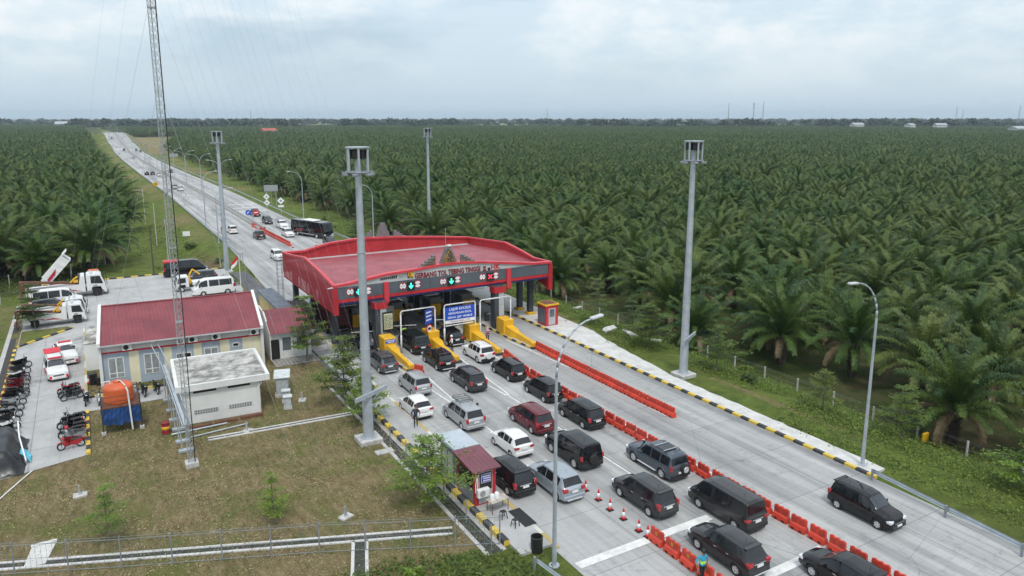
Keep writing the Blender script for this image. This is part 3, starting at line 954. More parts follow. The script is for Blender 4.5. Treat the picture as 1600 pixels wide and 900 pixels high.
    for s in (-1, 1):
        x1 = wb * 1.0
        t = MB()
        if style == 'tall':
            t.cbox(min(s * (x1 - .17), s * (x1 + .012)), max(s * (x1 - .17), s * (x1 + .012)), y0 - .03, y0 + .26, zl - hl * .55, zl + hl * .30, .03)
        elif style == 'post':
            t.cbox(min(s * (x1 - .13), s * (x1 + .015)), max(s * (x1 - .13), s * (x1 + .015)), y0 - .03, y0 + .16, zl - hl * .6, zl + hl * .4, .02)
        else:
            t.cbox(min(s * (x1 - .34), s * (x1 + .012)), max(s * (x1 - .34), s * (x1 + .012)), y0 - .035, y0 + .26, zl - hl * .5, zl + hl * .25, .03)
        t.build('taillight', TAIL, root)
        xf = at(L - .20)[3]
        zf = at(L - .14)[1]
        MB().cbox(min(s * (xf - .34), s * (xf + .004)), max(s * (xf - .34), s * (xf + .004)), -y0 - .36, -y0 - .035, zf - .13, zf + .05, .03).build('headlight', HEAD, root)
        yq = sp['panes'][-1][1] - .28
        xm = sect(yq, 3)[0]; zm = at(yq)[1] + .06
        MB().cbox(min(s * (xm + .02), s * (xm + .20)), max(s * (xm + .02), s * (xm + .20)), yq + y0 - .04, yq + y0 + .08, zm, zm + .15, .03).build('side_mirror', BODY, root)
        for a, c in sp['panes'][-2:]:
            xh = sect((a + .18), 2.7)[0]; zh = at(a)[1] * .93
            MB().cbox(min(s * (xh - .01), s * (xh + .03)), max(s * (xh - .01), s * (xh + .03)), a + y0 + .06, a + y0 + .24, zh - .02, zh + .02, .008).build('door_handle', CHROME if kind in ('mpv', 'crossover') else BODY, root)
    zp = .80 if kind not in ('boxy', 'offroad', 'suv') else .66
    MB().box(-.22, .22, y0 - .07, y0 - .02, zp - .065, zp + .065).build('number_plate', PLATE, root)
    if kind in ('mpv', 'mini_mpv', 'crossover', 'van', 'minibus'):
        MB().cbox(-.42, .42, y0 - .035, y0 + .02, zp + .085, zp + .135, .012).build('tailgate_trim', CHROME, root)
    MB().box(-.21, .21, -y0 + .02, -y0 + .062, .40, .51).build('number_plate', PLATE, root)
    zr = at(L * .45)[0]
    MB().cyl((.0, y0 + L * .22, zr - .02), (.0, y0 + L * .22 - .06, zr + .16), .012, .006, 5).build('aerial', BLACK, root)
    if sp['rail']:
        for s in (-1, 1):
            rl = MB()
            rl.tube([(s * .58, y0 + .7, zr - .06), (s * .58, y0 + .85, zr + .05), (s * .58, y0 + 2.3, zr + .05), (s * .58, y0 + 2.45, zr - .06)], .022, 5)
            rl.build('roof_rail', BLACK, root)
    if sp.get('bars'):
        rb = MB()
        for yy in (1.0, 1.9): rb.box(-.62, .62, y0 + yy, y0 + yy + .07, zr + .05, zr + .09)
        rb.build('roof_bar', CHROME, root)
        MB().box(-.50, .50, y0 + 1.02, y0 + 1.88, zr + .012, zr + .03).build('sunroof', GLASS, root)
    if sp.get('spare'):
        sm = {'white': BODY, 'black': RUBBER, 'side': RUBBER}[sp['spare']]
        xo = .0 if sp['spare'] != 'side' else .26
        q = MB().lathe([(.02, -.24), (.30, -.24), (.345, -.19), (.345, -.04), (.30, 0)], 20, 'Y', (xo, y0, .86))
        sw = q.build('spare_wheel', sm, root, smooth=True, sharp=40)
        if sp['spare'] == 'side':
            MB().lathe([(.01, -.262), (.20, -.262), (.22, -.235)], 16, 'Y', (xo, y0, .86)).build('rim', RIM, sw)
    if sp.get('step'):
        sb = MB()
        for s in (-1, 1): sb.cbox(min(s * .80, s * .98), max(s * .80, s * .98), y0 + 1.45, y0 + 3.3, .36, .42, .02)
        sb.build('side_step', RIM, root)
    if sp.get('snorkel'):
        MB().tube([(-.78, y0 + 3.5, 1.12), (-.76, y0 + 3.22, 1.3), (-.66, y0 + 2.95, 1.72)], .04, 6).cyl((-.66, y0 + 2.9, 1.78), (-.66, y0 + 3.06, 1.80), .08, .08, 8).build('snorkel', BLACK, root)
    if sp.get('bed'):
        a, c = sp['bed']
        MB().box(-.74, .74, y0 + a, y0 + c, 1.0, 1.092).build('cargo_bed', BLACK, root)
    if kind in ('mpv', 'mini_mpv', 'crossover', 'suv'):
        MB().cbox(-.58, .58, y0 + sp['rear'][1] - .10, y0 + sp['rear'][1] + .16, at(sp['rear'][1] + .05)[0] - .03, at(sp['rear'][1] + .12)[0] + .03, .02).build('spoiler', BODY, root)
    return root

def recolour(root, paint):
    st_ = [root]
    while st_:
        o = st_.pop()
        if o.type == 'MESH':
            for i, sl in enumerate(o.material_slots):
                dm = o.data.materials[i]
                if dm and dm.name in paint:
                    sl.link = 'OBJECT'
                    sl.material = paint[dm.name]
        st_.extend(KIDS[o.name])

PROTO = {}
def place_car(kind, x, y, colour, label, rz=0.0, group='cars queueing for the toll gate', cat='car', name='parked_car', z=None):
    if kind not in PROTO:
        PROTO[kind] = make_car(kind, label, cat, name)
        build_kids(PROTO[kind])
        r = PROTO[kind]
    else:
        r = copy_thing(PROTO[kind], (0, 0, 0), 0, label, group)
        r.name = name
        build_kids(r)
    zz_ = (road_z(y) if z is None else z) + .008
    r.location = (x, y, zz_); r.rotation_euler = (0, 0, rz)
    if abs(y) > 240 and 22 < x < 42:
        r.rotation_euler = Euler((math.atan((road_z(y + 3) - road_z(y - 3)) / 6) * (1 if abs(rz) < 1 else -1), 0, rz))
    r['label'] = label; r['category'] = cat; r['group'] = group
    recolour(r, {'car_body': PAINT[colour]})
    return r

def by_rear_left(kind, u, v, colour, label, dx=0, dy=0, **kw):
    """put the car so that its rear left wheel stands where the photo shows it"""
    sp = SPEC[kind]
    X, Y = P(u, v)
    return place_car(kind, X + sp['W'] / 2 - .1 + dx, Y - sp['ax'][0] + sp['L'] / 2 + dy, colour, label, **kw)

Q = 'cars queueing for the toll gate'
by_rear_left('crossover', 595, 583, 'grey', 'dark grey estate car at the leftmost yellow island nose', dx=-.1)
by_rear_left('van', 644, 553, 'green', 'dark minivan entering the lane under the white frame', name='minivan', cat='van')
by_rear_left('crossover', 683, 579, 'black', 'black car beside the second yellow island, behind the dark minivan', dx=.0)
by_rear_left('crossover', 699, 541, 'black', 'black car half under the blue lane sign board')
by_rear_left('suv', 746.5, 567, 'white', 'white off-road car with a white spare wheel cover')
by_rear_left('mini_mpv', 645, 619, 'silver', 'silver people carrier in the left lane, ahead of the white hatchback')
by_rear_left('mpv', 730, 612, 'dark', 'charcoal people carrier ahead of the silver one with a roof rack')
by_rear_left('mini_mpv', 795, 596, 'black', 'black people carrier right behind the white off-road car')
by_rear_left('mini_mpv', 850, 629, 'black', 'black people carrier behind the grey lamp pole, second from the gate in the barrier lane')
by_rear_left('hatch', 643, 656, 'white', 'white hatchback beside the standing guard at the left edge', dx=.15)
rack = by_rear_left('mpv', 722.5, 672, 'silver', 'silver people carrier with a luggage rack on its roof')
by_rear_left('mpv', 831, 678, 'maroon', 'maroon people carrier in the middle lane, only red car of the queue')
by_rear_left('mpv', 911, 670, 'black', 'black people carrier ahead of the slate off-road car')
by_rear_left('hatch', 797, 716, 'white', 'white hatchback in the middle of the queue, behind the silver car with roof rack', dx=.1)
by_rear_left('boxy', 898, 732, 'black', 'boxy black off-road car with a black spare wheel')
by_rear_left('mpv', 794, 774, 'black', 'black people carrier beside the red kiosk')
by_rear_left('crossover', 870, 782, 'bluesilver', 'pale silver crossover ahead of the traffic cones')
by_rear_left('offroad', 1034, 748, 'blue', 'slate off-road car with roof bars and spare wheel on the tailgate')
by_rear_left('mpv', 1014, 807, 'dark', 'charcoal people carrier just before the painted stop line')
by_rear_left('van', 1147.5, 828, 'dark', 'dark grey van standing across the white stop line', name='van', cat='van')
by_rear_left('crossover', 1150, 899, 'dark', 'black glossy people carrier beside the guard in a blue vest')
X_, Y_ = P(1269, 901)
place_car('crossover', X_ + .78, Y_ - SPEC['crossover']['ax'][1] + SPEC['crossover']['L'] / 2, 'black', 'black car cut off by the bottom edge of the photo', group=Q)
X_, Y_ = P(1326, 804)
place_car('mini_mpv', X_ + .75, Y_ - 3.38 + 2.1 + .72 - .02, 'black', 'lone black people carrier driving towards the camera in the right lane', rz=PI, group='cars coming out of the gate')
place_car('mini_mpv', 31.9, 83.5, 'black', 'dark car in the shade under the canopy, third lane', group=Q)
# rack on the silver people carrier
lx, ly = rack.location.x, rack.location.y
zr = 1.76
rk = MB()
for yy in (-.55, -.15, .25, .65): rk.tube([(-.55, yy, zr + .06), (.55, yy, zr + .06)], .02, 5)
for sx in (-1, 1):
    rk.tube([(sx * .55, -.65, zr + .08), (sx * .55, .75, zr + .08)], .022, 5); rk.tube([(sx * .55, -.65, zr + .2), (sx * .55, .75, zr + .2)], .018, 5)
    for yy in (-.65, .05, .75): rk.cyl((sx * .55, yy, zr - .05), (sx * .55, yy, zr + .2), .016, n=5)
for yy in (-.65, .75): rk.tube([(-.55, yy, zr + .2), (.55, yy, zr + .2)], .018, 5)
rko = rk.build('roof_rack', BLACK, None, loc=(lx, ly, .02))
tag(rko, 'black basket rack on the roof of the silver people carrier', 'roof rack')
# cars on the highway beyond the gate
FG = 'cars on the toll road beyond the gate'
for kind, u, v, z_, colr, rz, lab in (
    ('crossover', 434, 405, 0, 'white', PI, 'white car next to the left rear corner of the red canopy'),
    ('crossover', 405, 372, 0, 'black', 0, 'black car left of the long red barrier row beyond the gate'),
    ('mini_mpv', 363, 364, 0, 'white', 0, 'white people carrier beside the pole nearest the walking man'),
    ('pickup', 441, 356, 0, 'white', PI, 'white pickup truck ahead of the black bus'),
    ('crossover', 450, 369, 0, 'white', PI, 'pearl white car between the pickup and the bus'),
    ('mpv', 418, 349, 0, 'dark', PI, 'dark people carrier following the white pickup'),
    ('pickup', 399, 337, 0, 'dark', PI, 'dark pickup behind the red no-entry sign'),
    ('mini_mpv', 273, 294, 0, 'silver', 0, 'silver car alongside a white car on the highway'),
    ('crossover', 282, 297, 0, 'white', 0, 'white car alongside a silver car on the highway'),
    ('mpv', 227, 269, 0, 'black', 0, 'black car, leftmost of three abreast on the highway'),
    ('crossover', 238, 269, 0, 'black', 0, 'dark car in the middle of three abreast on the highway'),
    ('mini_mpv', 248, 271, 0, 'white', 0, 'white car behind the lattice mast on the highway'),
    ('mini_mpv', 267, 265, 0, 'grey', PI, 'grey car coming down the right carriageway'),
    ('crossover', 228, 238, -2, 'dark', PI, 'dark car coming down the right carriageway near the dip'),
    ('mpv', 213, 237, -2, 'dark', PI, 'dark car beside a white one near the dip of the road'),
    ('mini_mpv', 207, 232, -2, 'white', PI, 'white car far up the right carriageway'),
    ('mpv', 194, 237, -2, 'dark', 0, 'dark car climbing the far slope of the left carriageway'),
    ('mini_mpv', 209, 247, -2, 'silver', 0, 'pale car at the bottom of the dip, left carriageway'),
    ('minibus', 174, 213, 7.0, 'bluesilver', 0, 'blue and white truck on the far crest'),
    ('van', 183, 209, 8.2, 'white', PI, 'white van at the far crest of the road'),
    ('mpv', 516, 384, 0, 'black', PI, 'dark car just behind the black bus, half hidden by the canopy')):
    X_, Y_ = P(u, v, z_)
    Y_ = min(Y_, 900)
    place_car(kind, max(24.6, min(39.6, X_)), Y_, colr, lab, rz, FG, 'car' if kind != 'pickup' else 'pickup', 'car' if kind != 'pickup' else 'pickup_truck')

# ---- bus
def make_bus(loc, rz):
    r = thing('bus', 'long black coach driving towards the gate in the outer lane', 'bus', loc, rz)
    W2, L2, H_ = 1.22, 5.5, 3.25
    sec = [(-L2, .9, H_ - .25), (-L2 + .15, 1, H_), (L2 - .9, 1, H_), (L2 - .3, .99, H_ - .25), (L2, .94, 1.3)]
    b = MB()
    prof = [(-L2, .45), (-L2 - .02, 2.2), (-L2 + .18, H_ - .1), (-L2 + .5, H_), (L2 - .9, H_), (L2 - .35, H_ - .2), (L2 - .05, 1.4), (L2, .45)]
    b.prism(prof, 'X', -W2, W2)
    o = b.build('body', PAINT['black'], r)
    bv = o.modifiers.new('edge', 'BEVEL'); bv.width = .09; bv.segments = 2; bv.limit_method = 'ANGLE'
    for s in (-1, 1):
        for i in range(5):
            ya = -L2 + .7 + i * 1.85
            MB().box(min(s * W2, s * (W2 + .012)), max(s * W2, s * (W2 + .012)), ya, ya + 1.76, 1.75, 2.85).build('side_window', GLASS, r)
        MB().prism([(-L2 + 1, .9), (-L2 + 3.4, .9), (-L2 + 4.6, 1.6), (-L2 + 2.0, 1.6)], 'X', s * (W2 + .006), s * (W2 + .012)).build('livery_stripe', mat('livery_maroon', (.2, .06, .06), .4), r)
        MB().box(min(s * W2, s * (W2 + .01)), max(s * W2, s * (W2 + .01)), -2.6, 2.4, .62, .74).build('side_trim', RIM, r)
    MB().quad((-1.08, L2 - .03, 1.5), (1.08, L2 - .03, 1.5), (1.02, L2 - .30, 2.95), (-1.02, L2 - .30, 2.95)).build('windscreen', GLASS, r)
    MB().box(-1.05, 1.05, -L2 - .045, -L2 - .02, 1.6, 2.5).build('rear_window', GLASS, r)
    MB().cbox(-1.2, 1.2, L2 - .1, L2 + .07, .42, .72, .05).build('bumper', RIM, r)
    for s in (-1, 1):
        MB().cbox(min(s * .7, s * 1.14), max(s * .7, s * 1.14), L2 - .05, L2 + .05, .8, 1.0, .03).build('headlight', HEAD, r)
        MB().tube([(s * 1.15, L2 - .2, 2.9), (s * 1.42, L2 + .25, 2.8), (s * 1.42, L2 + .25, 2.45)], .035, 5).cbox(min(s * 1.32, s * 1.52), max(s * 1.32, s * 1.52), L2 + .2, L2 + .3, 2.0, 2.5, .02).build('mirror', BLACK, r)
    MB().cbox(-.95, .95, -1.9, 1.9, H_, H_ + .22, .08).build('roof_unit', WHITE, r)
    MB().box(-.2, .2, L2 + .07, L2 + .09, .48, .6).build('number_plate', mat('plate_yellow', (.7, .42, .05), .5), r)
    for yy in (-3.1, 3.2):
        for s in (-1, 1):
            wl = MB().lathe([(.28, -.14), (.47, -.14), (.5, -.1), (.5, .1), (.47, .14), (.28, .14)], 20, 'X', cap=False).build('wheel', RUBBER, r, smooth=True, sharp=40)
            wl.location = (s * (W2 - .1), yy, .5); wl.rotation_euler = (0, 0, 0 if s > 0 else PI)
            MB().lathe([(.28, .02), (.29, .15), (.2, .12), (.08, .16), (.001, .16)], 14, 'X').build('rim', RIM, wl)
    return r
X_, Y_ = P(519, 374.5)
make_bus((39.1, 147.3, .01), PI + .36)
# ------------------------------------------------------------------ trucks and yard vehicles
def wheel(r, x, y, rad, wd, rim=RIM, parent=None):
    wl = MB().lathe([(rad * .58, -wd / 2), (rad * .94, -wd / 2), (rad, -wd / 3), (rad, wd / 3), (rad * .94, wd / 2), (rad * .58, wd / 2)], 18, 'X', cap=False).build('wheel', RUBBER, r, smooth=True, sharp=40)
    wl.location = (x, y, rad); wl.rotation_euler = (0, 0, 0 if x > 0 else PI)
    MB().lathe([(rad * .6, 0), (rad * .6, wd * .52), (rad * .45, wd * .4), (rad * .2, wd * .55), (.001, wd * .55)], 14, 'X').build('rim', rim, wl)

def truck_cab(r, yf, w2, h, m, hood=0.0):
    """cab-over front: yf is the front end"""
    pr = [(yf - 1.75, .62), (yf - 1.75, h - .08), (yf - 1.6, h), (yf - .55, h - .02), (yf - .34, h - .14), (yf - .03, h * .56), (yf, .62), (yf - .35, .6), (yf - .45, 1.0), (yf - 1.25, 1.0), (yf - 1.35, .62)]
    o = MB().prism(pr, 'X', -w2, w2).build('cab', m, r)
    bv = o.modifiers.new('edge', 'BEVEL'); bv.width = .05; bv.segments = 2; bv.limit_method = 'ANGLE'
    zt = h - .2; zb = h * .58
    MB().quad((-w2 * .9, yf - .012, zb), (w2 * .9, yf - .012, zb), (w2 * .86, yf - .315, zt), (-w2 * .86, yf - .315, zt)).build('windscreen', GLASS, r)
    for s in (-1, 1):
        MB().prism([(yf - 1.35, zb + .04), (yf - .22, zb - .06), (yf - .48, zt), (yf - 1.35, zt)], 'X', s * (w2 + .002), s * (w2 + .014)).build('side_window', GLASS, r)
        MB().cbox(min(s * w2 * .55, s * w2 * .94), max(s * w2 * .55, s * w2 * .94), yf - .04, yf + .03, .72, .92, .02).build('headlight', HEAD, r)
        MB().tube([(s * w2, yf - .3, zt - .1), (s * (w2 + .22), yf + .12, zt - .12), (s * (w2 + .22), yf + .12, zb)], .02, 5).cbox(min(s * (w2 + .12), s * (w2 + .32)), max(s * (w2 + .12), s * (w2 + .32)), yf + .1, yf + .16, zb - .1, zb + .28, .015).build('mirror', BLACK, r)
    MB().cbox(-w2, w2, yf - .2, yf + .08, .38, .68, .04).build('bumper', m, r)
    MB().box(-w2 * .6, w2 * .6, yf - .012, yf + .012, .95, 1.2).build('grille', BLACK, r)
    MB().box(-.2, .2, yf + .08, yf + .095, .46, .58).build('number_plate', PLATE, r)

MAROON_STRIPE = mat('livery_red', (.42, .02, .05), .4)
def tow_truck(loc, rz, label, scale=1.0, big=False):
    r = thing('tow_truck', label, 'tow truck', loc, rz, 'rescue vehicles in the yard')
    wm = PAINT['white']
    L0 = -3.2 if not big else -3.9
    truck_cab(r, 3.0, 1.0, 2.35, wm)
    MB().box(-.42, .42, L0 + .2, 2.2, .55, .8).build('chassis', BLACK, r)
    # side boxes with a step up behind the cab
    pr = [(L0, .62), (L0, 1.18), (.2, 1.30), (.55, 1.34), (.75, 2.25), (1.12, 2.25), (1.12, .62), (L0 + 1.62, .62), (L0 + 1.5, .98), (L0 + .75, .98), (L0 + .6, .62)]
    for s in (-1, 1):
        MB().prism(pr, 'X', s * .55, s * 1.04).build('side_locker', wm, r)
        MB().prism([(-1.6, .80), (-.2, .80), (.9, .66), (-.2, .98)], 'X', s * 1.044, s * 1.052).build('livery_stripe', MAROON_STRIPE, r)
        MB().prism([(-2.0, 1.06), (-1.2, .98), (-1.0, .88), (-1.3, .9)], 'X', s * 1.044, s * 1.052).build('livery_stripe', MAROON_STRIPE, r)
        wheel(r, s * .86, 2.15, .43, .26, BLACK)
        wheel(r, s * .86, L0 + 1.12, .43, .3, BLACK)
    MB().box(-.55, .55, .78, 1.1, .8, 2.2).build('headboard', wm, r)
    bo = MB()
    bo.prism([(.6, 1.25), (.6, 1.5), (L0 - .6, 2.1), (L0 - .6, 1.9)], 'X', -.16, .16)
    bo.box(-.4, .4, L0 - .75, L0 - .45, 1.2, 2.05).tube([(-.5, L0 - .6, 1.2), (.5, L0 - .6, 1.2)], .08)
    bo.box(-.7, .7, L0 - .9, L0 - .6, .4, .6).tube([(-.3, L0 - .2, 1.8), (-.3, L0 - .8, .5)], .06).tube([(.3, L0 - .2, 1.8), (.3, L0 - .8, .5)], .06)
    bo.build('tow_boom', RUST, r)
    MB().tube([(.1, -.2, 1.5), (.15, .2, 1.9), (.2, .5, 2.1)], .10, 6).box(.0, .35, .1, .5, 1.5, 1.75).build('crane_arm', YELLOW, r)
    MB().cbox(-.5, .5, 1.6, 1.85, 2.35, 2.5, .03).build('beacon_bar', mat('beacon', (.5, .5, .52), .3), r)
    for s in (-1, 1):
        text_mesh('HK', .3, 'lettering', BLACK, r, Matrix.Translation((s * 1.016, 2.05, 1.12)) @ Matrix.Rotation(s * PI / 2, 4, 'Z') @ Matrix.Rotation(PI / 2, 4, 'X'), .006)
    r.scale = (scale,) * 3
    return r
tow_truck((-4.3, 98.0, .008), -PI / 2, 'white tow truck by the grass corner, nearest of the parked trucks', 1.0)
tow_truck((-4.0, 101.6, .008), -PI / 2, 'white tow truck behind the nearest one, beside the dark saloon', .95)
tow_truck((-2.6, 112.5, .008), -PI / 2, 'large white recovery truck with a crane post and black wheels', 1.28, True)
# orange truck with its white dump body raised
def dump_truck(loc, rz):
    r = thing('dump_truck', 'white and orange dump truck with its white body tipped up', 'dump truck', loc, rz, 'rescue vehicles in the yard')
    om = mat('orange_paint', (.55, .13, .03), .5, .15, dirt=.3)
    truck_cab(r, 3.2, 1.1, 2.5, om)
    MB().box(-.45, .45, -4, 2.2, .7, 1.0).build('chassis', RUST, r)
    for s in (-1, 1):
        wheel(r, s * .95, 2.3, .48, .28); wheel(r, s * .92, -2.3, .48, .4)
    b = MB()
    b.M = Matrix.Translation((0, -3.3, 1.15)) @ Matrix.Rotation(R(48), 4, 'X')
    b.box(-1.15, 1.15, 0, 4.3, 0, .1)
    for s in (-1, 1): b.box(min(s * 1.15, s * 1.05), max(s * 1.15, s * 1.05), 0, 4.3, .1, 1.15)
    b.box(-1.15, 1.15, 4.2, 4.3, .1, 1.25)
    b.box(-1.15, 1.15, 4.3, 5.0, 1.15, 1.25)
    for k in range(5):
        for s in (-1, 1): b.box(min(s * 1.15, s * 1.22), max(s * 1.15, s * 1.22), .3 + k * .9, .42 + k * .9, .05, 1.1)
    b.build('dump_body', WHITE, r)
    st_ = MB(); st_.M = b.M
    for s in (-1, 1): st_.prism([(.1, .25), (1.6, .25), (2.4, .7), (.6, .6)], 'X', s * 1.225, s * 1.235)
    st_.build('livery_stripe', MAROON_STRIPE, r)
    MB().cyl((0, -.6, .9), (0, -.5, 3.6), .09, n=8).build('hydraulic_ram', CHROME, r)
    MB().box(-1.0, 1.0, .2, 1.0, 1.0, 2.1).build('tool_box', mat('dark_box', (.05, .055, .06), .5), r)
    return r
dump_truck((-2.2, 117.2, .008), -PI / 2)
# yellow-orange road sign stored on the dump truck side
# minibuses, patrol cars and other parked vehicles
G_ = 'rescue vehicles in the yard'
place_car('minibus', -4.6, 108.0, 'white', 'white ambulance van between the tow trucks, roof showing', -PI / 2, G_, 'van', 'ambulance')
place_car('crossover', -4.9, 104.8, 'black', 'dark saloon between two tow trucks', -PI / 2, G_)
mb = place_car('minibus', 12.2, 119.6, 'black', 'black minibus with red and white flashes by the back fence', PI / 2 - .06 + PI, G_, 'minibus', 'minibus')
mb.scale = (1.12, 1.15, 1.08)
sw = MB().prism([(-1.5, .75), (.1, .75), (-.7, 1.5), (-1.9, 1.5)], 'X', -.965, -.955).build('livery_red', SIGNRED, mb)
MB().prism([(.1, .75), (.4, .75), (-.5, 1.65), (-2.0, 1.65), (-1.9, 1.5), (-.7, 1.5)], 'X', -.967, -.957).build('livery_white', WHITE, mb)
MB().box(-.72, .72, -2.66, -1.0, 2.02, 2.27).build('livery_roof', SIGNRED, mb)
place_car('mpv', 13.4, 113.6, 'grey', 'grey people carrier between the black minibus and the white crane truck', PI / 2, G_)
place_car('minibus', 13.9, 104.6, 'white', 'white minibus just behind the office roof', PI / 2, G_, 'minibus', 'minibus')
def service_truck(loc, rz):
    r = thing('service_truck', 'small white truck with a folded yellow crane', 'crane truck', loc, rz, G_)
    truck_cab(r, 2.5, .9, 2.15, PAINT['white'])
    MB().box(-.4, .4, -2.4, 1.6, .5, .75).build('chassis', BLACK, r)
    MB().cbox(-.95, .95, -2.5, .3, .8, 1.25, .03).build('cargo_bed', PAINT['white'], r)
    for s in (-1, 1):
        wheel(r, s * .78, 1.75, .37, .22); wheel(r, s * .76, -1.5, .37, .26)
    MB().tube([(0, .55, .8), (0, .55, 2.2), (.1, .1, 2.9), (.2, -.8, 2.1)], .13, 6).box(-.2, .2, .35, .75, 1.0, 1.5).build('crane_arm', YELLOW, r)
    return r
service_truck((12.0, 108.6, .008), PI / 2)
# two patrol cars with open tailgates / doors
def patrol(loc, rz, label, opened):
    r = place_car('suv' if opened else 'pickup', loc[0], loc[1], 'white', label, rz, 'patrol cars in the yard', 'patrol car', 'patrol_car', 0)
    H_ = 1.74 if opened else 1.78
    yb = .35 if opened else .1
    MB().cbox(-.55, .55, yb - .12, yb + .12, H_, H_ + .13, .03).build('beacon_bar', SIGNRED, r)
    L2 = SPEC['suv' if opened else 'pickup']['L'] / 2
    for s in (-1, 1):
        MB().box(min(s * .55, s * .74), max(s * .55, s * .74), L2 + .03, L2 + .055, .34, .62).build('livery_stripe', SIGNRED, r)
        MB().box(min(s * .868, s * .905), max(s * .868, s * .905), -1.2, 1.0, .55, .72).build('livery_stripe', SIGNRED, r)
    if opened:
        t = MB(); t.M = Matrix.Translation((0, -L2 + .45, 1.72)) @ Matrix.Rotation(R(-8), 4, 'X')
        t.cbox(-.68, .68, -1.15, 0, 0, .07, .03)
        t.build('tailgate', SIGNRED, r)
    else:
        for s in (-1, 1):
            t = MB(); t.M = Matrix.Translation((s * .9, L2 - 1.55, .45)) @ Matrix.Rotation(s * R(-62), 4, 'Z')
            t.cbox(-.03, .03, -1.0, 0, 0, 1.15, .02)
            d = t.build('door', PAINT['white'], r)
            t2 = MB(); t2.M = t.M
            t2.box(-.036, .036, -.9, -.12, .62, 1.08); t2.build('window', GLASS, d)
            t3 = MB(); t3.M = t.M
            t3.box(-.037, .037, -.95, -.05, .12, .32); t3.build('livery_stripe', SIGNRED, d)
    return r
patrol((-3.9, 77.6), PI + .12, 'white patrol car with its red tailgate lifted, nearest the motorcycles', True)
patrol((-3.2, 82.6), PI + .12, 'white patrol pickup with doors wide open behind the other one', False)
# trucks in the gate lanes
def box_truck(loc, rz, label, body_m, cab_m, long=6.0):
    r = thing('truck', label, 'truck', loc, rz, 'trucks in the gate lanes')
    truck_cab(r, long / 2 + 1.9, 1.15, 2.7, cab_m)
    MB().box(-.45, .45, -long / 2, long / 2 + .6, .7, 1.0).build('chassis', BLACK, r)
    b = MB().box(-1.2, 1.2, -long / 2, long / 2, 1.02, 2.9)
    for i in range(int(long / .8)): 
        for s in (-1, 1): b.box(min(s * 1.2, s * 1.25), max(s * 1.2, s * 1.25), -long / 2 + .3 + i * .8, -long / 2 + .4 + i * .8, 1.05, 2.88)
    for i in range(4): b.box(-1.18, 1.18, -long / 2 - .04, -long / 2, 1.15 + i * .45, 1.22 + i * .45)
    b.build('cargo_box', body_m, r)
    for s in (-1, 1):
        wheel(r, s * 1.0, long / 2 + .9, .48, .28, BLACK); wheel(r, s * .98, -long / 2 + 1.2, .48, .5, BLACK); wheel(r, s * .98, -long / 2 + 2.3, .48, .5, BLACK)
        MB().box(min(s * .8, s * 1.1), max(s * .8, s * 1.1), -long / 2 - .03, -long / 2 + .03, .8, .95).build('taillight', TAIL, r)
    MB().tube([(-1.1, -long / 2 - .1, .55), (1.1, -long / 2 - .1, .55)], .05).build('rear_guard', GALV, r)
    return r
SLAT = mat('truck_box_white', (.50, .50, .48), .6, .12, 1.2, dirt=.4)
box_truck((27.6, 78.5, .01), 0, 'truck with a pale ribbed box in the lane left of the yellow attendant booth', SLAT, PAINT['white'])
box_truck((22.9, 79.5, .01), 0, 'dark red truck in the shaded leftmost lane', mat('truck_dark_red', (.10, .02, .022), .5, dirt=.3), PAINT['red'], 5.0)
box_truck((36.9, 93.5, .01), PI, 'long truck with a pale tarpaulin leaving behind the gate', SLAT, PAINT['dark'], 7.0)
box_truck((19.55, 81.0, .01), 0, 'dark truck in the service lane beside the yellow wall', mat('truck_black', (.02, .02, .022), .5), PAINT['black'], 5.0)
place_car('pickup', 22.9, 69.0, 'black', 'black pickup half hidden by the big lamp mast, leftmost lane', PI, 'cars coming out of the gate', 'pickup', 'pickup_truck')
place_car('mini_mpv', 41.6, 88.5, 'silver', 'silver car coming through the outer right lane behind the gate', PI, 'cars coming out of the gate')
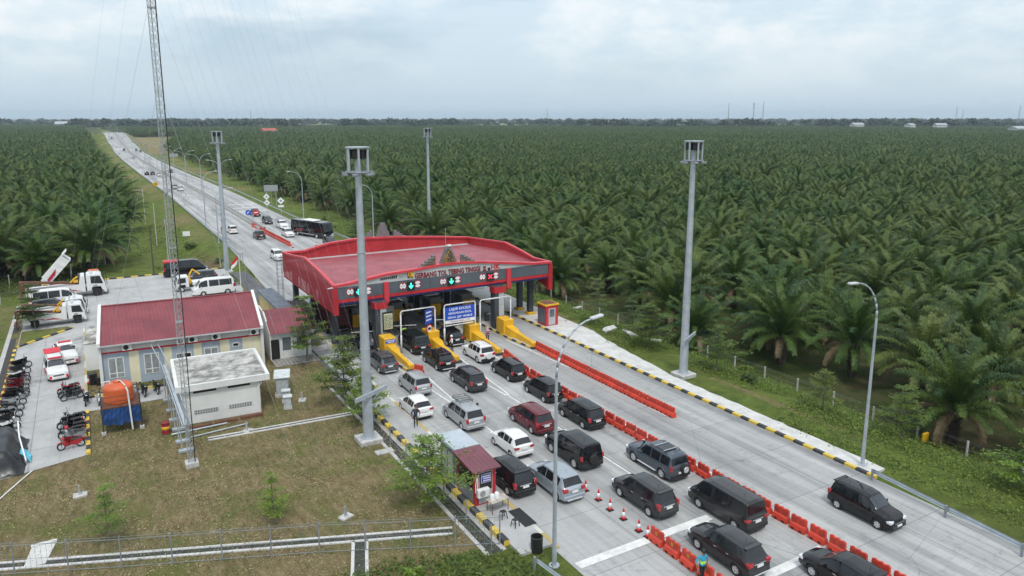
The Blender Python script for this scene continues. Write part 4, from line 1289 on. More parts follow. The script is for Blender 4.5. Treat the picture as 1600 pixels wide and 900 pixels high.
# ------------------------------------------------------------------ motorcycles
def make_moto(style, label):
    r = thing('motorcycle', label, 'motorcycle', (0, 0, 0), 0, 'motorcycles parked in the yard')
    wr = .29
    for nm, y in (('front_wheel', .64), ('rear_wheel', -.60)):
        wl = MB().lathe([(wr * .70, -.04), (wr * .95, -.05), (wr, 0), (wr * .95, .05), (wr * .70, .04)], 18, 'X', cap=False).build(nm, RUBBER, r, smooth=True)
        wl.location = (0, y, wr)
        h = MB().lathe([(wr * .72, -.02), (wr * .72, .02), (wr * .64, .02), (wr * .64, -.02)], 16, 'X', cap=False)
        for i in range(5):
            a = 2 * PI * i / 5
            h.cyl((0, 0, 0), (0, wr * .68 * math.cos(a), wr * .68 * math.sin(a)), .016, n=4)
        h.cyl((-.06, 0, 0), (.06, 0, 0), .05, n=8).build('rim', RIM, wl)
    if style == 'scooter':
        MB().prism([(-.78, .62), (-.72, .80), (-.15, .70), (-.05, .55), (.12, .34), (.34, .30), (.42, .55), (.50, .92), (.42, .98), (.30, .62), (.22, .42), (-.02, .36), (-.25, .28), (-.50, .36)], 'X', -.13, .13).build('body', BODY, r)
        MB().prism([(.40, .36), (.56, .66), (.52, .95), (.44, .95), (.34, .55)], 'X', -.20, .20).build('leg_shield', BODY, r)
        MB().cbox(-.14, .14, -.74, .0, .70, .80, .04).build('seat', BLACK, r)
    else:
        MB().prism([(-.85, .74), (-.80, .80), (-.2, .70), (.15, .74), (.35, .82), (.42, .70), (.25, .40), (-.05, .32), (-.25, .36), (-.35, .55)], 'X', -.11, .11).build('body', BODY, r)
        MB().box(-.14, .14, -.2, .22, .26, .50).build('engine', GALV_DARK, r)
        MB().cbox(-.12, .12, -.82, -.02, .74, .82, .04).build('seat', BLACK, r)
    MB().prism([(.34, .60), (.52, .62), (.78, .62), (.92, .50), (.80, .585), (.64, .64), (.5, .58)], 'X', -.06, .06).build('front_mudguard', BODY, r)
    MB().tube([(-.05, .64, wr), (-.07, .44, .92)], .025).tube([(.05, .64, wr), (.07, .44, .92)], .025).build('fork', GALV_DARK, r)
    MB().tube([(-.36, .26, 1.02), (-.2, .38, 1.04), (0, .42, .98), (.2, .38, 1.04), (.36, .26, 1.02)], .018).build('handlebar', BLACK, r)
    MB().cbox(-.12, .12, .42, .58, .86, 1.03, .04).build('headlamp_cowl', BODY, r)
    MB().box(-.08, .08, .575, .59, .89, .97).build('headlight', HEAD, r)
    for s in (-1, 1):
        MB().tube([(s * .3, .3, 1.03), (s * .38, .34, 1.20)], .01, 4).cbox(min(s * .31, s * .45), max(s * .31, s * .45), .33, .36, 1.17, 1.27, .01).build('mirror', BLACK, r)
    MB().tube([(.13, .0, .28), (.16, -.55, .34), (.16, -.85, .42)], .045).build('exhaust', GALV_DARK, r)
    MB().box(-.08, .08, -.90, -.80, .62, .72).build('taillight', TAIL, r)
    MB().prism([(-.95, .42), (-.85, .62), (-.7, .66), (-.75, .60)], 'X', -.06, .06).build('rear_mudguard', BLACK, r)
    MB().tube([(-.1, -.05, .25), (-.26, -.08, .01)], .014).build('side_stand', BLACK, r)
    return r
MOTO = {}
def moto(style, x, y, rz, colour, label, z=.006):
    if style not in MOTO:
        MOTO[style] = make_moto(style, label); r = MOTO[style]; build_kids(r)
    else:
        r = copy_thing(MOTO[style], (0, 0, 0), 0, label); build_kids(r)
    lean = R(8)
    r.location = (x, y, z); r.rotation_euler = Euler((0, -lean, rz)); r['label'] = label
    recolour(r, {'car_body': PAINT[colour]})
E_ = -PI / 2
for a in (
 ('scooter', -6.9, 81.6, E_ + .1, 'black', 'black scooter standing alone at the top of the left row'),
 ('bike', -6.9, 78.0, E_ + .05, 'white', 'white and black motorcycle second in the left row'),
 ('bike', -6.8, 76.0, E_ - .05, 'maroon', 'dark red motorcycle third in the left row'),
 ('scooter', -6.8, 74.7, E_ - .1, 'maroon', 'maroon scooter close behind the dark red motorcycle'),
 ('bike', -6.7, 73.3, E_, 'black', 'black motorcycle in the middle of the left row, below the maroon scooter'),
 ('scooter', -6.9, 72.0, E_ + .05, 'black', 'black scooter with white cowl edge in the left row'),
 ('bike', -6.8, 70.6, E_ + .1, 'silver', 'silver motorcycle in the left row'),
 ('bike', -6.9, 67.7, E_ + .05, 'black', 'tall black motorcycle with a helmet on it'),
 ('scooter', -7.0, 66.3, E_ + .1, 'dark', 'charcoal scooter at the frame edge'),
 ('bike', -6.9, 65.0, E_, 'white', 'white motorcycle just above the dark tarpaulin'),
 ('scooter', -6.9, 63.8, E_, 'black', 'black scooter partly behind the dark tarpaulin'),
 ('scooter', -6.9, 79.7, E_ - .05, 'dark', 'charcoal scooter next to the lone black one at the top of the left row'),
 ('scooter', -6.8, 77.0, E_ + .1, 'black', 'black scooter squeezed between the white and the dark red motorcycle'),
 ('bike', -6.9, 69.3, E_, 'dark', 'charcoal motorcycle between the silver one and the one with a helmet'),
 ('scooter', -6.7, 72.7, E_ - .1, 'dark', 'charcoal scooter wedged into the middle of the left row'),
 ('scooter', -2.7, 63.2, PI / 2 + .12, 'black', 'black scooter close behind the farthest motorcycle by the striped kerb'),
 ('bike', -2.6, 61.3, PI / 2 + .2, 'black', 'black motorcycle between the teal trimmed scooter and the silver one'),
 ('bike', -2.9, 71.8, PI / 2 + .35, 'red', 'red motorcycle right in front of the patrol car'),
 ('scooter', -2.8, 70.8, PI / 2 + .3, 'black', 'black scooter beside the red motorcycle and the patrol car'),
 ('scooter', -2.6, 69.9, PI / 2 + .25, 'dark', 'charcoal scooter next to the black one by the yard kerb'),
 ('scooter', -1.6, 68.2, PI - .1, 'black', 'black scooter facing the camera at the corner of the yard'),
 ('bike', -.7, 67.8, PI, 'white', 'motorcycle with a round white headlamp facing the camera'),
 ('bike', -2.5, 64.2, PI / 2 + .1, 'black', 'black motorcycle, farthest of four by the striped kerb'),
 ('scooter', -2.5, 62.2, PI / 2 + .15, 'black', 'black scooter with teal trim, second of four by the striped kerb'),
 ('scooter', -2.4, 60.4, PI / 2 + .15, 'silver', 'silver and black scooter next to the bright red one'),
 ('scooter', -2.6, 59.0, PI / 2 + .1, 'red', 'bright red scooter nearest the lawn'),
 ('scooter', 1.9, 68.3, PI + .2, 'silver', 'silver scooter half hidden by the orange water tank'),
 ('scooter', 2.7, 68.0, PI + .1, 'black', 'black scooter between the water tank and the white hut'),
 ('scooter', 3.7, 68.1, PI + .15, 'black', 'black scooter with a pale front nearest the white hut'),
 ('bike', .6, 112.5, PI / 2 + PI, 'black', 'black motorcycle in front of the large recovery truck')):
    moto(*a)
hm = MB().lathe([(.02, .14), (.10, .11), (.13, .04), (.13, -.05), (.11, -.10), (.02, -.10)], 12).build('helmet', BLACK, None, smooth=True, loc=(-6.55, 67.75, 1.14))
tag(hm, 'black helmet on the tall black motorcycle', 'helmet')
hm = MB().lathe([(.02, .14), (.10, .11), (.13, .04), (.13, -.05), (.11, -.10), (.02, -.10)], 12).build('helmet', SIGNRED, None, smooth=True, loc=(-2.85, 60.45, 1.12))
tag(hm, 'red helmet on the silver and black scooter', 'helmet')
# ------------------------------------------------------------------ toll gate
XL, XR, YF, YB = 20.6, 46.65, 70.5, 92.0
gate = thing('toll_gate', 'big red canopied toll gate spanning all lanes, with a lettered front', 'toll gate', (33, 80, 0))
def gpart(b, name, m, **kw):
    o = b.build(name, m, None, **kw)
    o.parent = gate
    o.matrix_parent_inverse = Matrix.Translation((-33, -80, 0))
    return o
front = [PY(u, v, YF)[0::2] for u, v in ((544, 442), (604, 427), (655, 419), (688, 412.5), (720, 409), (751, 408), (790, 409), (832, 410.5))]
front = [(XL, 7.16)] + list(front) + [(XR, 7.05)]
rear = [PY(u, v, YB)[0::2] for u, v in ((475, 391), (514, 379), (562, 371.5), (625, 369), (688, 369))]
rear = [(XL, 7.2)] + list(rear) + [(XR, 7.0)]
left = [(YF, 7.16)] + [PX(u, v, XL)[1:] for u, v in ((500, 424), (476, 402), (455, 398))] + [(YB, 7.2)]
right = [(YF, 7.05)] + [PX(u, v, XR)[1:] for u, v in ((835, 402), (812, 389), (790, 377.8))] + [(YB, 7.0)]
right = [p for p in right if YF <= p[0] <= YB]
def ribbon(pts, axis, at0, at1, z0, name, m, dz=0.0):
    """wall that follows a top profile; z0 = constant foot or depth below the top when negative"""
    b = MB()
    for (a, za), (c, zc) in zip(pts, pts[1:]):
        la = z0 if z0 > 0 else za + z0; lc = z0 if z0 > 0 else zc + z0
        b.prism([(a, la), (c, lc), (c, zc + dz), (a, za + dz)], 'Y' if axis == 'X' else 'X', at0, at1)
    return gpart(b, name, m)
mesh_m, nt_, b_ = nodes_of('red_mesh_panel')
b_.inputs['Base Color'].default_value = (.36, .018, .028, 1); b_.inputs['Roughness'].default_value = .6
b_.inputs['Alpha'].default_value = .84
ribbon(front, 'X', YF - .12, YF + .5, -.24, 'front_trim', RED_TRIM)
ribbon(rear, 'X', YB - .2, YB + .35, -.22, 'rear_trim', RED_TRIM, .006)
ribbon(rear, 'X', YB, YB + .2, 4.6, 'rear_fascia', 'red_seamed')
ribbon(left, 'Y', XL - .10, XL + .22, -.2, 'side_trim', RED_TRIM, .012)
ribbon(right, 'Y', XR - .22, XR + .10, -.2, 'side_trim', RED_TRIM, .012)
lw = MB()
prev = None
for (a, za), (c, zc) in zip(left, left[1:]):
    lw.quad((XL, a, 4.05), (XL, c, 4.0), (XL, c, zc - .2), (XL, a, za - .2))
gpart(lw, 'side_mesh', mesh_m)
rib_ = MB()
for i in range(9):
    yy = YF + .6 + i * (YB - YF - .8) / 8
    rib_.box(XL + .05, XL + .13, yy - .05, yy + .05, 4.05, 6.9)
rib_.box(XL + .05, XL + .15, YF + .4, YB, 4.0, 4.12).box(XL + .05, XL + .15, YF + .4, YB, 5.5, 5.6)
gpart(rib_, 'side_frame', RED)
ribbon([(a, z - .22) for a, z in right], 'Y', XR - .12, XR, 5.2, 'side_wall', RED)
gb_ = MB()
for i in range(10):
    x0 = XL + .4 + i * (XR - XL - .8) / 10; x1 = XL + .4 + (i + 1) * (XR - XL - .8) / 10
    gb_.box(x0 + .012, x1 - .012, YF, YF + .3, 5.62, 6.82)
gb_.box(XL + .4, XR - .4, YF + .05, YF + .3, 5.6, 6.83)
gpart(gb_, 'front_panel', 'grey_seamed')
wb_ = MB()
wp = [(x, z - .2) for x, z in front if z > 7.1]
wpl = [(wp[0][0] - .6, 6.84)] + wp + [(45.2, 6.84)]
wb_.prism(wpl, 'Y', YF + .03, YF + .3)
gpart(wb_, 'lettering_board', LIGHTGREY)
gpart(MB().box(XL + .4, XR - .4, YF + .02, YF + .5, 5.27, 5.60), 'ribbed_strip', 'red_ribbed')
gpart(MB().box(XL + .4, XR - .4, YF + .15, YF + .7, 5.02, 5.26), 'beam', NAVY)
gpart(MB().box(XL - .14, XL + .38, YF - .1, YF + .4, 4.05, 6.86), 'end_post', RED); gpart(MB().box(XR - .38, XR + .14, YF - .1, YF + .4, 3.68, 6.76), 'end_post', RED)
ep2 = MB().prism([(YF + .4, 5.2), (YF + .4, 3.75), (YF + 4, 4.6), (YF + 6, 5.2)], 'X', XR - .2, XR)
gpart(ep2, 'end_fin', RED)
for u, v0, v1 in ((603.5, 441, 476), (795, 420, 453)):
    x, _, z1 = PY(u, v0, YF - .2); z0 = PY(u, v1, YF - .2)[2]
    gpart(MB().prism([(YF - .28, z1), (YF, z1), (YF, z0), (YF - .02, z0 - .0), (YF - .28, z0 + .25)], 'X', x - .26, x + .26), 'front_fin', RED_TRIM)
rf = MB()
zA, zM, zB = 6.35, 6.72, 6.05
rf.quad((XL + .1, YF + .32, zA), (XR - .14, YF + .32, zA), (XR - .14, 81, zM), (XL + .1, 81, zM))
rf.quad((XL + .1, 81, zM), (XR - .14, 81, zM), (XR - .14, YB - .9, zB), (XL + .1, YB - .9, zB))
gpart(rf, 'roof', 'canopy_roof')
gpart(MB().box(XL + .3, XR - .3, YB - .9, YB - .02, zB - .1, zB + .04), 'gutter', LIGHTGREY)
gpart(MB().box(XL + .5, XR - .5, YF + .7, YB, 5.04, 5.2), 'ceiling', mat('ceiling_grey', (.11, .115, .12), .8))
CDK = mat('column_dark', (.055, .062, .072), .5)
for x in (25.15, 39.15):
    for y in (69.7, 80, 90):
        cols = MB(); colg = MB(); colr = MB()
        cols.box(x - .62, x + .62, y - .1, y + .9, 0, 5.05)
        for i in range(3): colg.box(x - .1, x + .56, y - .13, y - .1, .3 + i * 1.35, 1.62 + i * 1.35)
        colr.box(x - .7, x + .7, y - .2, y + 1.0, 4.35, 5.02)
        gpart(cols, 'column', CDK); gpart(colg, 'column_cladding', LIGHTGREY); gpart(colr, 'column_head', RED)
for x, y in ((45.55, 73.4), (45.55, 75.9), (45.55, 81), (45.55, 90), (21.5, 74), (21.5, 82), (21.5, 90)):
    gpart(MB().box(x - .3, x + .3, y - .3, y + .3, 0, 5.05), 'column', CDK)
for y in (73.4, 75.9, 81, 90): gpart(MB().cbox(45.05, 46.05, y - .5, y + .5, .1, .45, .05), 'column_base', YELLOW)
# stepped gables on the roof edge
def steps(px, Y, t, wide):
    """outline given by photo positions of a stepped gable"""
    pts = [PY(u, v, Y) for u, v in px]
    return [(p[0], p[2]) for p in pts]
GOLD, nt_, b_ = nodes_of('gold_songket')
vec = objvec(nt_, world=True)
vo = nt_.nodes.new('ShaderNodeTexVoronoi'); vo.inputs['Scale'].default_value = 5.5; nt_.links.new(vec, vo.inputs['Vector'])
nt_.links.new(mixc(nt_, mathn(nt_, 'GREATER_THAN', vo.outputs['Distance'], .42), (.36, .22, .05), (.07, .055, .04)), b_.inputs['Base Color'])
STEP = mat('step_grey', (.17, .165, .17), .6)
def gable(xc, z0, w_, h, Y, n, kind, face, name):
    b = MB(); f = MB()
    for i in range(n):
        za = z0 + h * i / n; zb_ = z0 + h * (i + 1) / n
        if kind == 'centre': xa, xb = xc - w_ / 2 * (1 - i / n * .86), xc + w_ / 2 * (1 - i / n * .86)
        elif kind == 'left': xa, xb = xc - w_ / 2 + w_ * i / n, xc + w_ / 2
        else: xa, xb = xc - w_ / 2, xc + w_ / 2 - w_ * i / n
        b.box(xa, xb, Y, Y + .42, za, zb_)
        m_ = .20
        if kind == 'centre' and i < n - 1: f.box(xa + m_, xb - m_, Y - .02, Y, za, zb_)
        if kind == 'left': f.box(xa + m_, xb - .03, Y - .02, Y, za, zb_ - .1)
        if kind == 'right': f.box(xa + .03, xb - m_, Y - .02, Y, za, zb_ - .1)
    o = gpart(b, name, STEP)
    if face:
        q = f.build('gable_face', GOLD); q.parent = o
def px_span(u0, u1, vb, vt, Y):
    a = PY(u0, vb, Y); c = PY(u1, vb, Y); t = PY((u0 + u1) / 2, vt, Y)
    return (a[0] + c[0]) / 2, min(a[2], c[2]), c[0] - a[0], t[2] - min(a[2], c[2])
for u0, u1, vb, vt, kind in ((686, 717, 416, 385.5, 'centre'), (650, 681, 421, 400.5, 'left'), (721.5, 752, 413, 396.5, 'right')):
    xc, z0, w_, h = px_span(u0, u1, vb, vt, 70.75)
    gable(xc, z0 - .05, w_, h + .05, 70.75, 9 if kind == 'centre' else 6, kind, True, 'stepped_gable')
for u0, u1, vb, vt, kind in ((585, 613, 373, 348.5, 'centre'), (560, 582, 375, 361, 'left'), (616, 642, 373, 359, 'right')):
    xc, z0, w_, h = px_span(u0, u1, vb, vt, 92.4)
    gable(xc, 7.0, w_, h + z0 - 7.0, 92.4, 8 if kind == 'centre' else 6, kind, False, 'stepped_gable')
gpart(MB().cyl((33.2, 70.9, 7.9), (33.2, 70.9, 12.0), .035, .02, 6), 'lightning_rod', GALV)
gpart(MB().cyl((33.2, 70.9, 10.1), (33.45, 70.8, 10.05), .03).cbox(33.35, 33.75, 70.65, 70.95, 9.95, 10.15, .03), 'camera_head', WHITE)
# lettering on the board
def gtext(s, u, v, size, m, name='lettering', Y=YF + .02, **kw):
    x, _, z = PY(u, v, Y)
    o = text_mesh(s, size, name, m, None, face_south(x, Y, z), **kw)
    o.parent = gate; o.matrix_parent_inverse = Matrix.Translation((-33, -80, 0))
    return o
DKRED = mat('letter_red', (.20, .015, .025), .5)
gtext('GERBANG TOL TEBING TINGGI', 700.5, 425.6, .78, DKRED, bold=.02, sx=.715, depth=.05)
gtext('HK', 774, 417.2, .74, mat('logo_red', (.50, .015, .02), .4), 'logo', bold=.02, sx=1.15)
x, _, z = PY(774, 422.3, YF)
gpart(MB().box(x - .6, x + .6, YF - .03, YF + .02, z - .03, z + .03), 'logo', mat('logo_red', (.50, .015, .02), .4))
x, _, z = PY(641, 429.5, YF)
gpart(MB().box(x - .32, x + .32, YF - .03, YF + .02, z - .3, z + .3), 'emblem', YELLOW)
gpart(MB().box(x - .32, x - .24, YF - .04, YF - .031, z - .3, z + .3).box(x - .1, x + .02, YF - .04, YF - .031, z - .16, z + .2).prism([(x - .25, z - .3), (x - .05, z - .3), (x - .2, z - .1)], 'Y', YF - .04, YF - .031).prism([(x + .02, z - .3), (x + .3, z - .3), (x + .15, z - .14)], 'Y', YF - .04, YF - .031), 'emblem_mark', BLACK)
x, _, z = PY(757, 420, YF)
gpart(MB().box(x - .2, x + .2, YF - .02, YF + .02, z - .3, z - .05).box(x - .16, x + .16, YF - .02, YF + .02, z + .02, z + .3), 'emblem', DKRED)
x, _, z = PY(764, 420, YF)
gpart(MB().prism([(x - .18, z + .14), (x + .18, z + .14), (x + .12, z - .18), (x - .12, z - .18)], 'Y', YF - .02, YF + .02), 'emblem', BLACK)
x, _, z = PY(603, 435.5, YF)
lg = MB()
random.seed(4)
for i in range(9):
    hh = .10 + random.random() * .05
    lg.prism([(x - .62 + i * .21, z - hh + i * .012), (x - .48 + i * .21, z - hh + i * .012), (x - .44 + i * .21, z + hh + i * .012), (x - .56 + i * .21, z + hh + i * .012)], 'Y', YF - .02, YF + .029)
gpart(lg, 'logo', BLACK)
lg = MB()
for i in range(6): lg.box(x + 1.5 + i * .22, x + 1.6 + i * .22, YF - .02, YF + .029, z - .06 + i * .012, z + .2 + i * .012)
gpart(lg, 'logo', mat('logo_grey', (.25, .25, .25), .5))
LED_G = emit_mat('led_green', (.05, .85, .55), 2.2)
LED_R = emit_mat('led_red', (1.0, .03, .06), 1.8)
def disc(x, z, r, y, n=20):
    return [(x + r * math.cos(2 * PI * i / n), z + r * math.sin(2 * PI * i / n)) for i in range(n)]
for i, (a, l_, w_) in enumerate((((547, 456), (559.5, 455.5), (575, 454)), ((629.2, 447), (641.5, 446.2), (652.4, 443.8)), ((692, 439.8), (704.5, 439), (714.8, 436.7)), ((753.5, 432.6), (765.2, 431.8), (774.4, 430.4)))):
    for (u, v), turn in ((a, 0), (w_, 1)):
        x, _, z = PY(u, v, YF)
        r_ = .40
        s = thing('round_sign', ('round %s limit sign on the canopy front, %s lane arrow' % (('height', 'width')[turn], ('left of the leftmost', 'left of the second', 'left of the third', 'left of the red crossed')[i] if not turn else ('right of the leftmost', 'right of the second', 'right of the third', 'right of the red crossed')[i])), 'traffic sign', (x, YF - .02, z), 0, 'limit signs on the canopy front')
        MB().prism(disc(0, 0, r_, 0), 'Y', -.03, 0).build('rim', SIGNRED, s)
        MB().prism(disc(0, 0, r_ * .84, 0), 'Y', -.04, -.03).build('face', SIGNWHITE, s)
        t = MB()
        for q in (-1, 1):
            tr = [(-.16, q * .33), (.16, q * .33), (0, q * .15)]
            if turn: tr = [(b2, a2) for a2, b2 in tr]
            t.prism(tr, 'Y', -.05, -.04)
        t.build('arrow_mark', BLACK, s)
        text_mesh('5.1 M' if not turn else '2.5 M', .2, 'lettering', BLACK, s, Matrix.Translation((0, -.045, 0)) @ Matrix.Rotation(PI / 2, 4, 'X'), .004)
    x, _, z = PY(*l_, YF)
    s = thing('lane_light', ('lit red cross over the right-hand lane' if i == 3 else 'lit green arrow over the %s lane of the gate' % ('leftmost', 'second', 'third')[i]), 'lane signal', (x, YF - .02, z), 0, 'lane signals on the canopy front')
    MB().box(-.42, .42, -.12, .0, -.44, .44).build('housing', BLACK, s)
    if i < 3:
        MB().prism([(-.07, .30), (.07, .30), (.07, -.02), (.24, .06), (.24, -.06), (0, -.32), (-.24, -.06), (-.24, .06), (-.07, -.02)], 'Y', -.135, -.12).build('arrow', LED_G, s)
    else:
        c = MB()
        for q in (-1, 1): c.prism([(-.26, q * -.18), (-.18, q * -.26), (.26, q * .18), (.18, q * .26)], 'Y', -.135 - .002 * (q + 1), -.12)
        c.build('cross', LED_R, s)
# islands
LAB = ('leftmost', 'second', 'third', 'rightmost')
for i, x in enumerate(ISL):
    tag(MB().prism([(x - .75, 88), (x + .75, 88), (x + .78, 66), (x + .42, 61.6), (x - .42, 61.6), (x - .78, 66)], 'Z', 0, .2).build('kerb', 'kerb_paint'), 'raised island with yellow and black sides', kind='structure')
    tag(MB().prism([(x - .64, 87.9), (x + .64, 87.9), (x + .66, 66), (x + .34, 62.0), (x - .34, 62.0), (x - .66, 66)], 'Z', .19, .206).build('pavement', 'kerb_concrete'), 'concrete top of the island', kind='structure')
    c = thing('crash_block', 'yellow concrete crash block with a long sloping nose, %s island' % LAB[i], 'crash block', (x, 66, .2), 0, 'crash blocks on the islands')
    MB().cbox(-.68, .60, 1.2, 2.9, 0, 1.65, .05).build('block', YELLOW, c)
    nb = MB()
    sec = [(1.2, .56, .95), (.1, .54, .85), (-.7, .27, .66), (-3.4, .23, .44), (-4.1, .32, .38)]
    V = []
    for yy, hw, zz_ in sec: V += [(-hw, yy, 0), (hw, yy, 0), (hw * .8, yy, zz_), (-hw * .8, yy, zz_)]
    nb.add(V, [(j * 4 + k, j * 4 + (k + 1) % 4, j * 4 + 4 + (k + 1) % 4, j * 4 + 4 + k) for j in range(4) for k in range(4)] + [(0, 1, 2, 3), (19, 18, 17, 16)])
    nb.build('nose', YELLOW, c)
    if i == 0:
        MB().box(-.58, .5, 1.17, 1.2, 1.12, 1.52).build('name_plate', BLUE, c)
        t = MB()
        for k_, (p, q, zz_) in enumerate(((-.5, .4, 1.41), (-.35, .3, 1.24))):
            xx = p
            while xx < q: t.box(xx, xx + .1, 1.16, 1.17, zz_ - .05, zz_ + .05); xx += .14
        t.build('lettering', SIGNWHITE, c)
    b = thing('toll_booth', 'attendant booth with a yellow front, %s island under the canopy' % LAB[i], 'toll booth', (x, 77.5, .2), 0, 'attendant booths under the canopy')
    MB().box(-.62, .62, 0, 2.6, 0, 2.35).build('cabin', mat('booth_grey', (.16, .165, .17), .5), b)
    MB().cbox(-.66, .66, -.35, -.02, .3, 1.75, .04).build('front_panel', YELLOW, b)
    MB().cbox(-.74, .74, -.2, 2.8, 2.35, 2.5, .03).build('roof', mat('booth_roof', (.2, .2, .2), .6), b)
    for s in (-1, 1): MB().box(min(s * .62, s * .635), max(s * .62, s * .635), .3, 2.2, 1.1, 2.1).build('window', GLASS_L, b)
    # fittings behind: cabinets, posts and barrier gates
    gt = thing('barrier_gate', 'lane barrier with a pale boom beside the booth, %s island' % LAB[i], 'barrier gate', (x + .3, 73.0, .2), 0, 'lane barriers')
    MB().cbox(-.2, .2, -.2, .2, 0, 1.05, .03).build('housing', mat('cabinet_dark', (.05, .05, .055), .5), gt)
    MB().tube([(0, -.22, .9), (-2.6 if i < 3 else 2.4, -.22, 1.15)], .045).build('boom', SIGNWHITE, gt)
    if i < 4:
        xs_ = x - 2.1 if i else x - 2.3
        for k in range(1):
            ls = thing('hanging_sign', 'small blue sign with a white toothed bar hanging in the %s lane' % LAB[i], 'hanging sign', (x - 2.3 + (1.6 if i == 3 else 0), 73.2, 4.55), 0, 'signs hanging in the lanes')
            MB().box(-.95, .95, 0, .06, -.2, .25).build('panel', BLUE, ls)
            t = MB(); xx = -.8
            while xx < .75:
                wd = .1 + .08 * random.random(); t.box(xx, xx + wd, -.012, 0, -.06 + .03 * random.random(), .12); xx += wd + .05
            t.build('lettering', SIGNWHITE, ls)
            t = MB()
            for q in range(10): t.prism([(-.9 + q * .18, -.42), (-.80 + q * .18, -.42), (-.74 + q * .18, -.32), (-.84 + q * .18, -.32)], 'Y', 0, .05)
            t.build('toothed_bar', SIGNWHITE, ls)
            MB().cyl((-.7, .03, .25), (-.7, .03, .52), .02).cyl((.7, .03, .25), (.7, .03, .52), .02).build('hanger', GALV, ls)
    for q, (dx, yy, hh) in enumerate(((.1, 75.2, 1.6), (-.2, 82.5, 1.9), (.2, 85.5, 1.5))):
        cc = MB().cbox(x + dx - .3, x + dx + .3, yy, yy + .5, .2, hh, .03).cyl((x + dx, yy + .8, .2), (x + dx, yy + .8, hh + .8), .05).build('cabinet', mat('cabinet_dark', (.05, .05, .055), .5))
        tag(cc, 'dark equipment cabinet with a post on the %s island, %s' % (LAB[i], ('before the booth', 'just past the booth', 'at the exit end')[q]), 'cabinet', 'equipment cabinets on the islands')
# pipe frames in front of the lanes
for i, (x0, x1, lab) in enumerate(((26.4, 30.2, 'white pipe frame with a blue side board, left of the three'), (31.25, 34.9, 'white pipe frame that carries the blue lane board'), (35.5, 39.3, 'empty white pipe frame over the right lane'))):
    f = thing('height_gantry', lab, 'height frame', (x0, 67.4, 0), 0, 'pipe frames before the lanes')
    w_ = x1 - x0
    MB().tube([(0, 0, .02), (0, 0, 4.15), (.04, 0, 4.32), (.18, 0, 4.42), (w_ - .18, 0, 4.42), (w_ - .04, 0, 4.32), (w_, 0, 4.15), (w_, 0, .02)], .075, 8).tube([(0, 0, .05), (0, 0, 1.9)], .10, 8).tube([(w_, 0, .05), (w_, 0, 1.9)], .10, 8).build('pipe', mat('pipe_white', (.62, .62, .62), .4, dirt=.2), f, smooth=True)
    if i == 0:
        sg = MB(); sg.M = Matrix.Translation((w_ - .55, .1, 0)) @ Matrix.Rotation(R(28), 4, 'Z')
        sg.box(-.75, .45, 0, .05, 2.7, 4.2); p_ = sg.build('side_board', BLUE, f)
        t = MB(); t.M = sg.M
        for zz_ in (3.9, 3.5, 3.1):
            xx = -.6
            while xx < .3: t.box(xx, xx + .1, -.012, 0, zz_ - .08, zz_ + .08); xx += .15
        t.build('lettering', SIGNWHITE, p_)
        t = MB(); t.M = sg.M
        t.prism(disc(-.1, 2.1, .5, 0), 'Y', 0, .04); q_ = t.build('round_sign', SIGNRED, f)
        t = MB(); t.M = sg.M
        t.prism(disc(-.1, 2.1, .37, 0), 'Y', -.012, 0).box(-.5, .4, -.012, .04, 1.1, 1.45); t.build('face', SIGNWHITE, q_)
        t = MB(); t.M = sg.M
        t.prism([(-.35, 2.0), (.1, 2.0), (.2, 2.15), (-.05, 2.28), (-.35, 2.25)], 'Y', -.03, -.012); t.build('mark', BLACK, q_)
    if i == 1:
        a = PY(691, 477.5, 67.3); c = PY(744, 497, 67.3)
        bx0, bx1 = .1, w_ - .1
        zt = 4.12; zb_ = 2.35
        MB().box(bx0, bx1, -.05, .03, zb_ + .36, zt).build('lane_board', BLUE, f)
        MB().box(bx0, bx1, -.05, .03, zb_, zb_ + .357).build('height_board', SIGNWHITE, f)
        MB().tube([(.2, 0, zb_ - .22), (w_ - .25, 0, zb_ - .22)], .05).build('height_bar', SIGNWHITE, f)
        for s_, zz_, sz in (('LAJUR KHUSUS', 3.86, .40), ('KENDARAAN KECIL', 3.42, .32), ('SEDAN  JEEP  MINIBUS', 2.98, .31)):
            text_mesh(s_, sz, 'lettering', SIGNWHITE, f, face_south(w_ / 2, -.055, zz_), .006, bold=.004, sx=.95)
        text_mesh('TINGGI MAKS. 2.1M', .27, 'lettering', mat('letter_red', (.2, .015, .02)), f, face_south(w_ / 2, -.055, zb_ + .18), .006)
# tariff board on the left column
tb = thing('tariff_board', 'black framed tariff board on the grey column', 'notice board', (25.75, 69.3, 1.95), 0)
MB().box(-.55, .55, -.06, .1, 0, 2.05).build('frame', BLACK, tb)
MB().box(-.47, .47, -.08, -.06, .25, 1.9).build('panel', mat('tariff_cream', (.55, .55, .36), .5), tb)
t = MB(); random.seed(6)
for r_ in range(9):
    xx = -.42
    while xx < .36:
        wd = .06 + .12 * random.random(); t.box(xx, min(.42, xx + wd), -.092, -.08, .36 + r_ * .16, .44 + r_ * .16); xx += wd + .06
t.build('lettering', mat('tariff_dark', (.06, .10, .06), .5), tb)
